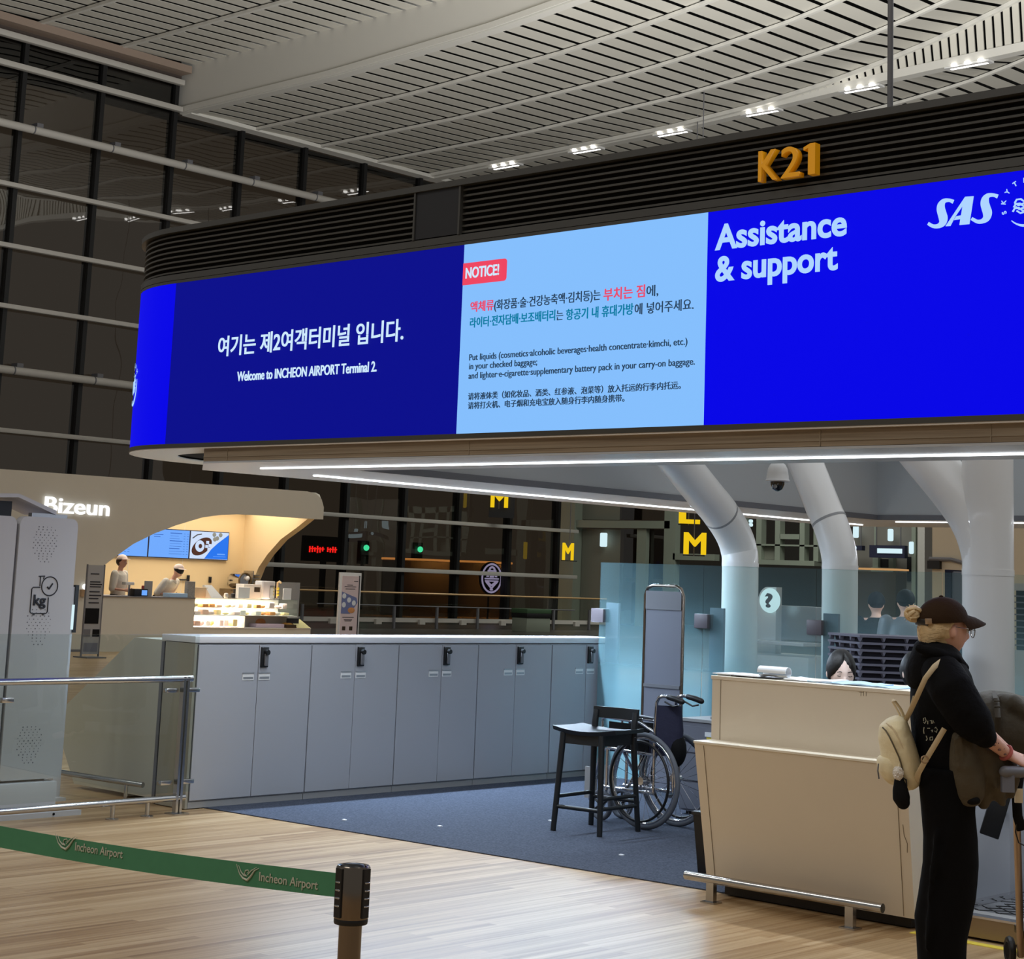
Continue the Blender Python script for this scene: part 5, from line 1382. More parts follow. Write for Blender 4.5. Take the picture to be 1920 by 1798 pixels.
for y in (12, 23.85):
    zt_ = 3.02 if y < 13 else 3.09
    rf.append([(-29.6, y, 2.80), (KFX-.2, y, 2.80), (KFX-.03, y, zt_-.12), (KFX-.08, y, zt_-.04), (KFX-.2, y, zt_), (-29.6, y, zt_)])
MB().loft(rf).obj('roof', MT['cafe'], cf, 40)
MB().box(KFX-.6, KFX, 18.5, 20.87, .0, .955).obj('counter_front', MT['cafe'], cf, 0)
MB().box(KFX-.7, KFX+.02, 18.5, 20.87, .955, .972).obj('counter_top', MT['greyd'], cf, 0)
MB().box(KFX-.6, KFX, 20.87, 23.74, .0, .42).obj('case_base', MT['cafe'], cf, 0)
MB().box(KFX-.65, KFX+.01, 20.87, 23.74, .42, .44).obj('case_shelf', MT['white'], cf, 0)
MB().box(KFX-.2, KFX+.004, 12.0, 18.5, 0, .04).obj('skirting', MT['greyd'], cf, 0)
a, b = on_x(80.5, 966, KFX), on_x(202, 968, KFX)
text('Bizeun', 'lettering', MT['wsign'], cf, (KFX+.02, a.y, 2.372), (0, 1, 0), U_, b.y-a.y, cap=.27, bold=.012, depth=.03)
area('cafe_downlight', (-28.2, 21.6, 2.72), (0, 0, 0), 1.6, 4.2, 76, (1.0, .90, .76))
area('case_light', (KFX-.3, 22.1, .953), (0, 0, 0), .3, 2.3, 40, (1.0, .84, .64))
area('case_light', (KFX-.3, 21.5, .650), (0, 0, 0), .3, 1.1, 22, (1.0, .80, .62))
area('cafe_front_light', (-23.5, 20.5, 4.6), (0, math.radians(-38), 0), .6, 5.0, 110, (1.0, .95, .86))
# menu screens
MX = -29.19
ms = ['pale blue cafe menu screen cut by the arch, first on the left', 'pale blue cafe menu screen in the middle of the three', 'cafe menu screen showing a brown tray with white dishes']
yy = [19.9, 21.30, 22.30, 23.29]
for i in range(3):
    t = thing('menu_screen', ms[i], 'screen', (MX, (yy[i]+yy[i+1])/2, 1.68), 'cafe menu screens')
    MB().box(MX-.0, MX+.05, yy[i]+.004, yy[i+1]-.004, 1.685, 2.255).obj('frame', MT['navyc'], t, 0)
    MB().box(MX+.05, MX+.054, yy[i]+.018, yy[i+1]-.018, 1.70, 2.24).obj('picture', (MT['menu'], MT['menu'], MT['menuw'])[i], t, 0)
    rr = random.Random(i+11); mb = MB()
    if i < 2:
        for k in range(9):
            z = 2.17-.05*k
            if i == 0 and k < 1: continue
            y0 = yy[i]+.50+rr.uniform(0, .02); w = rr.uniform(.18, .34)
            mb.box(MX+.054, MX+.057, y0, y0+w, z, z+(.014 if k % 3 == 0 else .006))
            for c in (.84, .92): mb.box(MX+.054, MX+.057, yy[i]+c, yy[i]+c+.04, z, z+.007)
        for z, w in ((2.18, .10), (2.13, .22), (2.09, .15)): mb.box(MX+.054, MX+.057, yy[i]+.12, yy[i]+.12+w, z, z+.012)
        mb.obj('menu_lines', MT['menutx'], t, 0)
    else:
        mb.prism([(23.27, 2.20), (23.27, 1.705), (22.68, 1.705), (22.85, 1.90), (23.0, 2.02)], 'x', MX+.054, MX+.057); mb.obj('blue_corner', MT['menud'], t, 0)
        MB(Matrix.Translation((MX+.058, 22.60, 1.945)) @ Matrix.Rotation(PI/2, 4, 'Y') @ Matrix.Rotation(.5, 4, 'Z') @ Matrix.Diagonal((.75, 1.35, 1, 1))).lathe([(.20, -.001), (.20, .001)], n=28).obj('tray_picture', MT['menub'], t, 0)
        MB(Matrix.Translation((MX+.061, 22.55, 1.95)) @ Matrix.Rotation(PI/2, 4, 'Y')).lathe([(.115, -.001), (.115, .001)], n=24).obj('plate_picture', MT['menuw'], t, 0)
        MB(Matrix.Translation((MX+.064, 22.56, 1.95)) @ Matrix.Rotation(PI/2, 4, 'Y')).lathe([(.045, -.001), (.045, .001)], n=12).obj('food_picture', MT['menub'], t, 0)
        mb = MB()
        for y, z in ((22.74, 2.03), (22.80, 1.97), (22.72, 1.95), (22.78, 1.90)): mb.box(MX+.060, MX+.063, y-.035, y+.035, z-.03, z+.03)
        mb.obj('rice_cake_picture', MT['menuw'], t, 0)
        MB().tube([(MX+.056, 22.36, 2.10), (MX+.056, 22.47, 2.17), (MX+.056, 22.58, 2.19)], .012, 6).obj('fork_picture', MT['ink'], t)
        mb = MB()
        for k, (y, z) in enumerate(((22.9, 2.19), (22.98, 2.12), (23.06, 2.19), (22.92, 2.1))): mb.sph((MX+.056, y, z), .003, .05, .045, 10, 6)
        mb.obj('flower_picture', mat('flower_grey', rgb(120, 128, 130), .7), t)
        MB().box(MX+.057, MX+.06, 23.0, 23.2, 1.79, 1.815).box(MX+.057, MX+.06, 22.9, 23.22, 1.75, 1.76).obj('caption_lines', MT['menu'], t, 0)
# sockets on the cafe wall
for i, (px, py) in enumerate(((352, 1084), (393, 1087), (429, 1088))):
    q = on_x(px, py, MX)
    o = MB().box(MX, MX+.03, q.y-.03, q.y+.03, q.z-.06, q.z+.06, .005).obj('wall_switch', MT['black'])
    tag(o, ('small black switch on the cafe wall at the end of the dark rail', 'small black switch on the cafe wall, middle one', 'small black switch on the cafe wall near the coffee machine')[i], 'switch', 'switches on the cafe wall')
q = on_x(318, 1086, MX); q2 = on_x(352, 1088, MX)
tag(MB().box(MX, MX+.03, q.y, q2.y-.03, q.z-.015, q.z+.01).obj('wall_rail', MT['ink']), 'thin dark rail on the cafe wall behind the bent worker', 'rail')
# things on the cafe counter
def cbox(name, lb, cat, px0, py0, px1, py1, X, d, m, group=None, bev=.004, base=None):
    a, b = on_x(px0, py0, X), on_x(px1, py1, X)
    z0 = b.z if base is None else base
    o = MB().box(X-d, X, a.y, b.y, z0, a.z, bev, 1).obj(name, m)
    return tag(o, lb, cat, group)
CT = .972
pos = thing('till', 'dark till with a small blue display on the cafe counter between the workers', 'till', on_x(268, 1116, -27.15))
a, b = on_x(253, 1104, -27.15), on_x(277, 1117, -27.15)
MB().box(-27.3, -27.15, a.y, b.y, CT, a.z, .005).obj('body', MT['ink'], pos)
MB().box(-27.15, -27.146, (a.y+b.y)/2+.01, b.y-.02, CT+.02, a.z-.02).obj('display', MT['menu'], pos, 0)
cbox('tablet_stand', 'white slanted order tablet before the capped standing worker', 'tablet', 236, 1091, 252, 1097, -27.3, .12, MT['white'])
bpy.data.objects['tablet_stand'].location.z -= 0.0
MB().cyl((-27.36, on_x(246, 1100, -27.3).y, CT), (-27.36, on_x(246, 1100, -27.3).y, on_x(246, 1096, -27.3).z), .02, n=8).obj('stand_leg', MT['steel'], bpy.data.objects['tablet_stand'])
cbox('sign_card', 'small grey sign card on the cafe counter above the till', 'card', 272, 1089, 285, 1117, -27.2, .02, MT['grey'], base=CT)
cbox('red_jar', 'small red topped jar on the cafe counter', 'jar', 269, 1098, 277, 1103, -27.32, .06, mat('red_lid', rgb(186, 70, 62), .5), base=CT)
cbox('leaflet_tray', 'pale blue flat tray on the cafe counter before the bent worker', 'tray', 318, 1112, 352, 1118, -27.1, .2, MT['paperb'], base=CT)
cbox('patterned_box', 'grey and white striped box standing on the cafe counter', 'box', 353, 1090, 365, 1118, -27.2, .1, mat('striped_box', rgb(150, 146, 140), .6, vary=.6, vscale=40), base=CT)
cbox('sample_box', 'stacked cream sample boxes beside the striped box on the cafe counter', 'box', 366, 1101, 389, 1120, -27.25, .2, mat('cream_box', rgb(230, 206, 170), .6), base=CT)
t = thing('card_reader', 'white slanted card stand on the cafe counter', 'stand', on_x(400, 1118, -27.2))
a, b = on_x(388, 1097, -27.2), on_x(413, 1117, -27.2)
MB().hexa([(-27.35, a.y, CT), (-27.1, a.y+.05, CT), (-27.1, b.y, CT), (-27.35, b.y-.05, CT), (-27.33, a.y, a.z), (-27.30, a.y+.02, a.z), (-27.30, a.y+.19, a.z), (-27.33, a.y+.17, a.z)]).obj('panel', MT['white'], t, 0)
MB().box(-27.3, -27.12, a.y+.1, b.y, CT, CT+.025).obj('foot', MT['ink'], t, 0)
CASET = .985
t = thing('coffee_machine', 'round chrome coffee machine at the back of the cafe', 'coffee machine', on_x(447, 1095, -28.8))
q = on_x(447, 1093, -28.8)
MB().box(-29.05, -28.6, q.y-.28, q.y+.28, .95, q.z-.12, .01).obj('base', MT['steeld'], t)
MB().cyl((-28.95, q.y, q.z+.05), (-28.62, q.y, q.z+.05), .16, n=24).obj('drum', MT['chrome'], t)
MB().wheel((-28.6, q.y, q.z+.05), (1, 0, 0), .15, .02, 24, 8).obj('drum_ring', mat('olive_metal', rgb(120, 100, 70), .4, .5), t)
MB().sph((-28.6, q.y+.06, q.z+.1), .05, n=10, m=8).obj('gauge', MT['white'], t)
for k in range(3): MB().box(-28.95, -28.7, q.y+.25, q.y+.46, q.z+.02+.07*k, q.z+.035+.07*k).obj('rack_shelf', MT['steel'], t, 0)
MB().box(-28.95, -28.65, q.y+.24, q.y+.26, .95, q.z+.25).obj('rack_side', MT['steel'], t, 0)
bk = thing('back_counter', 'cream work counter along the back wall of the cafe', 'counter', (-28.95, 21.5, 0))
MB().box(-29.19, -28.55, 18.7, 23.7, 0, .93).obj('body', MT['cafein'], bk, 0)
MB().box(-29.19, -28.53, 18.7, 23.7, .93, .95).obj('top', MT['white'], bk, 0)
# pastry display case
cs = thing('pastry_case', 'lit glass pastry case with two tiers on the cafe counter', 'display case', (-27.3, 22.1, .44))
MB().box(KFX-.02, KFX-.012, 20.89, 23.39, .66, .955).obj('upper_glass', MT['case'], cs, 0)
MB().box(KFX-.02, KFX-.012, 20.89, 22.10, .455, .66).obj('lower_glass', MT['case'], cs, 0)
MB().box(KFX-.6, KFX-.02, 20.89, 23.39, .955, .975).obj('top', MT['case'], cs, 0)
MB().box(KFX-.6, KFX-.015, 20.89, 23.39, .655, .668).obj('shelf', MT['white'], cs, 0)
MB().box(KFX-.6, KFX-.015, 20.89, 23.39, .795, .800).obj('shelf', MT['case'], cs, 0)
MB().box(KFX-.61, KFX-.6, 20.89, 23.39, .44, .955).obj('back', MT['white'], cs, 0)
MB().box(KFX-.6, KFX-.02, 22.09, 22.11, .44, .66).obj('divider', MT['white'], cs, 0)
MB().box(KFX-.6, KFX-.02, 20.875, 20.89, .44, .975).obj('end_frame', MT['ink'], cs, 0)
MB().box(KFX-.6, KFX-.02, 23.385, 23.395, .66, .975).obj('end_pane', MT['case'], cs, 0)
MB().box(KFX-.6, KFX-.3, 22.11, 23.39, .44, .655).obj('lower_back', MT['cafe'], cs, 0)
rr = random.Random(8)
spots_ = []
for z, y0, y1, n, hh in ((.668, 20.98, 23.3, 13, .09), (.80, 20.98, 23.3, 13, .11), (.455, 20.98, 22.0, 7, .14)):
    for k in range(n): spots_.append((z, y0+(y1-y0)*(k+.5)/n, (y1-y0)/n*.38, hh*rr.uniform(.5, 1.0), k))
rows_ = {.668: 'middle', .80: 'upper', .455: 'bottom'}
words = ['first', 'second', 'third', 'fourth', 'fifth', 'sixth', 'seventh', 'eighth', 'ninth', 'tenth', 'eleventh', 'twelfth', 'thirteenth']
for z, y, w, h, k in spots_:
    kind = rr.choice(('cake', 'cake', 'roll', 'carton'))
    x = KFX-.16-rr.random()*.12
    mb = MB()
    if kind == 'cake': mb.box(x-.09, x+.09, y-w, y+w, z+.001, z+h, .012)
    elif kind == 'roll': mb.sph((x, y, z+h*.5), .08, w, h*.5, 10, 8)
    else: mb.box(x-.05, x+.05, y-w*.8, y+w*.8, z+.001, z+h*1.05, .003)
    m_ = rr.choice((MT['pastry'], MT['pastry2'], MT['white'], mat('pale_cream', rgb(240, 220, 170), .7) if 'pale_cream' not in bpy.data.materials else bpy.data.materials['pale_cream'], MT['pink']))
    o = mb.obj({'cake': 'cake', 'roll': 'bread_roll', 'carton': 'carton'}[kind], m_)
    tag(o, '%s in the lit pastry case, %s from the till side on the %s tier' % ({'cake': 'small cake', 'roll': 'bread roll', 'carton': 'small carton'}[kind], words[k], rows_[z]),
        {'cake': 'cake', 'roll': 'bread', 'carton': 'carton'}[kind], 'pastries in the glass case')
# on top of the case and beside it
cbox('sign_card', 'cream sign card standing on the pastry case in front of the grey screen', 'card', 448, 1101, 468, 1121, -27.2, .02, MT['paper'], base=.9755)
cbox('mixer_box', 'white machine with a dark window on the pastry case', 'machine', 458, 1095, 489, 1119, -27.4, .25, MT['white'], base=.9755)
a, b = on_x(477, 1101, -27.4), on_x(487, 1110, -27.4)
MB().box(-27.4, -27.396, a.y, b.y, b.z, a.z).obj('dark_window', MT['brown'], bpy.data.objects['mixer_box'], 0)
cbox('dispenser', 'tall white dispenser on the pastry case', 'dispenser', 493, 1089, 516, 1120, -27.35, .25, MT['lockert'], base=.9755, bev=.02)
a, b = on_x(506, 1098, -27.35), on_x(513, 1118, -27.35)
MB().box(-27.35, -27.33, a.y, b.y, .98, a.z).obj('front', MT['steel'], bpy.data.objects['dispenser'], 0)
t = thing('tap', 'thin cream tap pillar beside the tall white dispenser', 'tap', on_x(521, 1120, -27.3))
q = on_x(521, 1090, -27.3); MB().tube([(-27.3, q.y, .9755), (-27.3, q.y, q.z-.02), (-27.25, q.y, q.z), (-27.2, q.y, q.z-.03)], .02, 8).obj('pillar', MT['cafein'], t)
MB().cyl((-27.3, q.y, .9755), (-27.3, q.y, .99), .05, n=12).obj('base', MT['steel'], t)
for k in range(3): MB().sph((-27.28, q.y, 1.06+.06*k), .028, n=8, m=6).obj('knob', MT['yel'], t)
cbox('sign_card', 'white card sign standing at the far end of the pastry case', 'card', 532, 1103, 546, 1120, -27.1, .02, MT['paper'], base=.9755)
t = thing('splash_screen', 'grey upright screen at the far end of the cafe counter', 'screen', (KFX-.62, 23.2, .0))
a, b = on_x(520, 1091, KFX-.64), on_x(563, 1091, KFX-.64)
MB().box(KFX-.66, KFX-.64, a.y, b.y, .44, a.z).obj('panel', MT['grey'], t, 0)
for k, (px, lb) in enumerate(((424, 'small cup on the pastry case beside the card stand'), (437, 'small pot on the pastry case near the coffee machine'))):
    q = on_x(px, 1115, -27.2); tag(MB().lathe([(.03, .9755), (.045, 1.0), (.04, 1.06), (.02, 1.07)], (-27.2, q.y, 0), 12).obj('cup' if k == 0 else 'pot', MT['ink'] if k else MT['white']), lb, 'cup' if k == 0 else 'pot')
o = MB().box(-27.22, -26.97, on_x(536, 1160, KFX).y, on_x(578, 1160, KFX).y-.32, .4405, .50, .004).obj('gift_box', MT['brown']); tag(o, 'dark brown gift box lying on the low shelf below the pastry case', 'box')
MB().box(-27.12, -27.10, o.data.vertices[0].co.y+.12, o.data.vertices[0].co.y+.42, .50, .62).obj('raised_lid', MT['ink'], o, 0)
q = on_x(568, 1176, KFX)
MBx = MB().hexa([(-27.02, 23.38, .4405), (-26.98, 23.38, .4405), (-26.98, 23.72, .4405), (-27.02, 23.72, .4405), (-27.24, 23.34, .60), (-27.22, 23.34, .60), (-27.22, 23.64, .60), (-27.24, 23.64, .60)])
tag(MBx.obj('menu_card', mat('pale_yellow', rgb(214, 206, 150), .6)), 'pale yellow slanted menu card at the end of the low shelf', 'card')
q = on_x(548, 1168, KFX); tag(MB().sph((-27.15, q.y, .49), .10, .13, .05, 12, 8).obj('snack_basket', mat('snack_gold', rgb(190, 140, 60), .7, vary=.4, vscale=50)), 'golden snacks heaped beside the pale yellow menu card', 'snacks')
q = on_x(478, 1172, KFX); tag(MB().box(-27.25, -27.02, q.y+.05, q.y+.75, .4405, .51, .01).obj('snack_tray', mat('lilac_tray', rgb(206, 190, 206), .6)), 'pale lilac snack tray on the low shelf left of the brown gift box', 'tray')
q = on_x(508, 1158, KFX); tag(MB().sph((-27.35, q.y, .53), .09, .16, .09, 12, 8).obj('bread_loaf', MT['pastry']), 'orange brown loaf behind the brown gift box', 'bread')
# lamp and card left of the arch
q = on_x(160, 1100, KFX+.06)
t = thing('wall_lamp', 'tiny bright lamp on the cafe wall half behind the standing sign', 'wall lamp', (KFX, q.y, q.z))
MB().sph((KFX+.05, q.y, q.z), .05, n=10, m=8).obj('bulb', MT['wsign'], t); MB().box(KFX, KFX+.05, q.y-.06, q.y+.03, q.z-.17, q.z-.05).obj('bracket', MT['tan'], t)

# ---- standing signs
t = thing('standing_sign', 'grey standing sign with dark product pictures before the cafe wall', 'sign', (-25.3, 17.3, 0))
SXX = -25.3
TL, TR_, BL = on_x(165, 1059, SXX), on_x(197, 1060, SXX), on_x(153, 1222, SXX)
y0, y1, zt2 = TL.y, TR_.y, TL.z
MB().box(SXX-.02, SXX, y0, y1, .06, zt2).obj('panel', MT['grey'], t, 0)
for y in (y0, y1): MB().box(SXX-.025, SXX+.006, y-.008, y+.008, 0, zt2+.01).obj('edge', MT['greyd'], t, 0)
MB().box(SXX-.2, SXX+.2, y0-.02, y1+.02, 0, .02).obj('foot', MT['greyd'], t, 0)
w = y1-y0
for a, b, c, d, m in ((.05, .85, .55, .80, MT['blackm']), (.05, .42, .34, .46, MT['greyd']), (.55, .95, .34, .46, MT['blackm']), (.1, .9, .10, .24, MT['board'])):
    MB().box(SXX, SXX+.004, y0+w*a, y0+w*b, c, d).obj('picture', m, t, 0)
mb = MB()
for k, (z, l) in enumerate(((1.35, .5), (1.22, .6), (1.18, .7), (1.14, .65), (1.06, .6), (1.0, .7), (.95, .55), (.88, .6))): mb.box(SXX, SXX+.004, y0+w*.2, y0+w*(.2+l), z, z+.018)
mb.obj('text_lines', MT['ink'], t, 0)
t = thing('poster_stand', 'tall white framed pale pink poster stand before the dark glass wall', 'sign', (-27.97, 25.66, 0))
PX_ = -27.97
TL, TR_, BL, BR = on_x(639, 1073, PX_), on_x(679, 1074, PX_), on_x(633, 1194, PX_), on_x(672, 1194, PX_)
y0, y1, zt2 = TL.y, TR_.y, TL.z
MB().box(PX_-.06, PX_-.01, y0, y1, .02, zt2, .006).obj('frame', MT['white'], t)
MB().box(PX_-.012, PX_+.0, y0+.06, y1-.075, .06, zt2-.07).obj('poster', MT['pink'], t, 0)
MB().box(PX_-.01, PX_+.004, y1-.075, y1-.05, .06, zt2-.06).obj('edge', MT['ink'], t, 0)
MB().box(PX_-.25, PX_+.2, y0, y1, 0, .02).obj('foot', MT['greyd'], t, 0)
pw = y1-y0-.14; yb = y0+.06
MB().prism([(yb, .70), (yb+pw*.55, .70), (yb+pw*.98, .93), (yb+pw*.9, 1.03), (yb, 1.15)], 'x', PX_, PX_+.003).obj('blue_picture', MT['posterb'], t, 0)
for y, z in ((.15, 1.06), (.15, .88), (.45, .98), (.75, .92)):
    MB(Matrix.Translation((PX_+.005, yb+pw*y, z)) @ Matrix.Rotation(PI/2, 4, 'Y')).lathe([(.055, -.001), (.055, .001)], n=16).obj('dish_picture', MT['paper'], t, 0)
MB().sph((PX_+.003, yb+pw*.62, .77), .003, .10, .06, 12, 6).obj('dish_picture', MT['pastry'], t)
mb = MB()
for z, a, l in ((1.36, .7, .25), (1.28, .3, .35), (1.245, .15, .7), (1.20, .2, .6), (.62, .1, .7), (.57, .2, .5), (.545, .25, .4)): mb.box(PX_, PX_+.003, yb+pw*a, yb+pw*(a+l), z, z+.012)
mb.obj('text_lines', MT['ink'], t, 0)
for a, z in ((.12, .40), (.55, .40), (.05, .22), (.35, .22), (.65, .22)): MB().box(PX_, PX_+.003, yb+pw*a, yb+pw*a+.09, z-.04, z+.04).obj('small_picture', MT['brown'], t, 0)

# ================================================================== PEOPLE
def head_mesh(mb, M, s=1.0):
    def fn(d, q):
        x, y, z = d
        k = 1.0
        qx, qy, qz = q.x, q.y, q.z
        if z < 0: qy *= 1-.30*(-z)**1.6; 
        if z < -.25 and x < 0: qx *= 1-.55*(-z-.25)
        if x > .2:
            qx += .027*s*math.exp(-((y/.13)**2+((z+.20)/.15)**2))
            qx += .008*s*math.exp(-((y/.10)**2+((z+.02)/.20)**2))
            qx -= .007*s*math.exp(-(((abs(y)-.34)/.14)**2+((z-.02)/.10)**2))
            qx += .005*s*math.exp(-((y/.25)**2+((z-.20)/.10)**2))
            qx += .006*s*math.exp(-((y/.20)**2+((z+.52)/.10)**2))
            qx += .010*s*math.exp(-((y/.30)**2+((z+.85)/.15)**2))
        return M.to_3x3() @ Vector((qx, qy, qz))
    old = mb.M; mb.M = None
    mb.sph(M.translation, .098*s, .076*s, .118*s, 36, 28, fn)
    mb.M = old
    for sd in (-1, 1):
        mm = MB(); c = M @ Vector((-.002*s, sd*.077*s, -.008*s))
        mb.sph(c, .016*s, .012*s, .030*s, 10, 8, lambda d, q: M.to_3x3() @ q)
def face_bits(par, M, s, brow, closed=False, glasses=False):
    """eyes, brows and mouth as parts of the person"""
    for sd in (-1, 1):
        e = lambda dx, dy, dz: M @ Vector(((.0885+dx)*s, (sd*.031+dy)*s, (.004+dz)*s))
        if not closed:
            MB().sph(e(-.006, 0, 0), .010*s, n=12, m=8).obj('eye', MT['white'], par)
            MB().sph(e(.0015, 0, 0), .0045*s, n=8, m=6).obj('iris', MT['hairb'], par)
        MB().tube([e(.0005, -.014, -.001), e(.0035, 0, .003 if not closed else -.005), e(-.003, .014*1, -.001)], .0016*s, 6).obj('eyelid', MT['hairk'], par)
        MB().tube([e(.006, -.016, .020), e(.008, 0, .025), e(.001, .018, .020)], [.0016*s, .0028*s, .0012*s], 6).obj('eyebrow', brow, par)
    MB().tube([M @ Vector((.075*s, -.020*s, -.062*s)), M @ Vector((.0845*s, 0, -.060*s)), M @ Vector((.075*s, .020*s, -.062*s))], [.002*s, .0048*s, .002*s], 8).obj('mouth', MT['lips'], par)
def hand(mb, wrist, dirv, back, thumb_side, s=1.0, curl=.35):
    """palm, four fingers of unequal length and a thumb"""
    x = Vector(dirv).normalized(); z = (Vector(back)-x*x.dot(Vector(back))).normalized(); y = z.cross(x)*thumb_side
    P_ = lambda a, b, c: Vector(wrist)+x*a*s+y*b*s+z*c*s
    rg = []
    for a, w, h in ((-.01, .024, .018), (.02, .034, .016), (.055, .041, .014), (.088, .040, .012)):
        rg.append((P_(a, 0, 0), y*w*s, z*h*s))
    mb.ell(rg, 14)
    for b, l, r in ((.030, .070, .0088), (.010, .079, .0092), (-.010, .073, .0088), (-.029, .057, .0078)):
        a0, ang = P_(.082, b, 0), 0.0; pts = [a0]; p = a0
        for k, f in enumerate((.45, .32, .23)):
            ang += curl*(1.0 if k else .7)
            p = p + (x*math.cos(ang)-z*math.sin(ang))*(l*f*s) + y*(b*.06*s); pts.append(p)
        mb.tube(pts, [r*s, r*.95*s, r*.88*s, r*.76*s], 10, ends=True)
    mb.tube([P_(.022, .026, -.004), P_(.045, .050, -.012), P_(.066, .058, -.022), P_(.084, .056, -.034)], [.012*s, .0105*s, .0095*s, .008*s], 10, ends=True)
def limb(mb, pts, rs): mb.tube(pts, rs, 14, ends=True)
def body(name, M, H, J, headM, m, voxel=.009, hands=True, curl=.4):
    """whole body as one skin: J holds joint positions in the person's own frame"""
    s = H/1.70; mb = MB()
    G_ = lambda k: M @ Vector(J[k])
    X_, Y_ = M.to_3x3() @ Vector((1, 0, 0)), M.to_3x3() @ Vector((0, 1, 0))
    pv, ch, nk = G_('pelvis'), G_('chest'), G_('neck')
    mb.ell([(pv+Vector((0, 0, -.10*s)), X_*.075*s, Y_*.11*s), (pv, X_*.105*s, Y_*.150*s), (pv.lerp(ch, .45), X_*.09*s, Y_*.125*s), (ch, X_*.105*s, Y_*.155*s),
            (ch.lerp(nk, .62), X_*.085*s, Y_*.150*s), (nk+Vector((0, 0, .0)), X_*.05*s, Y_*.06*s)], 22)
    hc = headM.translation
    limb(mb, [nk-Vector((0, 0, .03*s)), nk.lerp(hc, .55), hc-Vector((0, 0, .03*s))], [.052*s, .047*s, .050*s])
    head_mesh(mb, headM, s*.98)
    for k, sg in (('r', -1), ('l', 1)):
        limb(mb, [G_('sh_'+k), G_('el_'+k), G_('wr_'+k)], [.050*s, .037*s, .025*s])
        limb(mb, [ch.lerp(nk, .7), G_('sh_'+k)], [.05*s, .05*s])
        limb(mb, [pv+Y_*(sg*.085*s)-Vector((0, 0, .03*s)), G_('kn_'+k), G_('an_'+k)], [.086*s, .056*s, .038*s])
        limb(mb, [G_('an_'+k)-X_*.02*s-Vector((0, 0, .03*s)), G_('toe_'+k)], [.034*s, .028*s])
        if hands:
            w = G_('wr_'+k); d = (w-G_('el_'+k)).normalized()
            if 'hd_'+k in J: d = (M.to_3x3() @ Vector(J['hd_'+k])).normalized()
            bk_ = (M.to_3x3() @ Vector(J.get('hb_'+k, (.2, sg, .2)))).normalized()
            hand(mb, w, d, bk_, 1 if sg < 0 else -1, s, curl)
    return skin(mb, voxel, m, name, 3)
def cloth(mb_fn, voxel, m, name, par, smooth=4, label=None):
    mb = MB(); mb_fn(mb); return put(name, skin(mb, voxel, m, name, smooth), par, label)

def stand_J(H):
    s = H/1.70
    return {k: tuple(c*s for c in v) for k, v in dict(pelvis=(0, 0, .94), chest=(.0, 0, 1.25), neck=(-.01, 0, 1.45), sh_r=(-.01, -.185, 1.39), sh_l=(-.01, .185, 1.39),
        el_r=(.0, -.24, 1.11), el_l=(0, .24, 1.11), wr_r=(.12, -.2, .92), wr_l=(.12, .2, .92), kn_r=(.01, -.10, .50), kn_l=(.01, .10, .50), an_r=(0, -.10, .09), an_l=(0, .10, .09), toe_r=(.14, -.12, .035), toe_l=(.14, .12, .035)).items()}
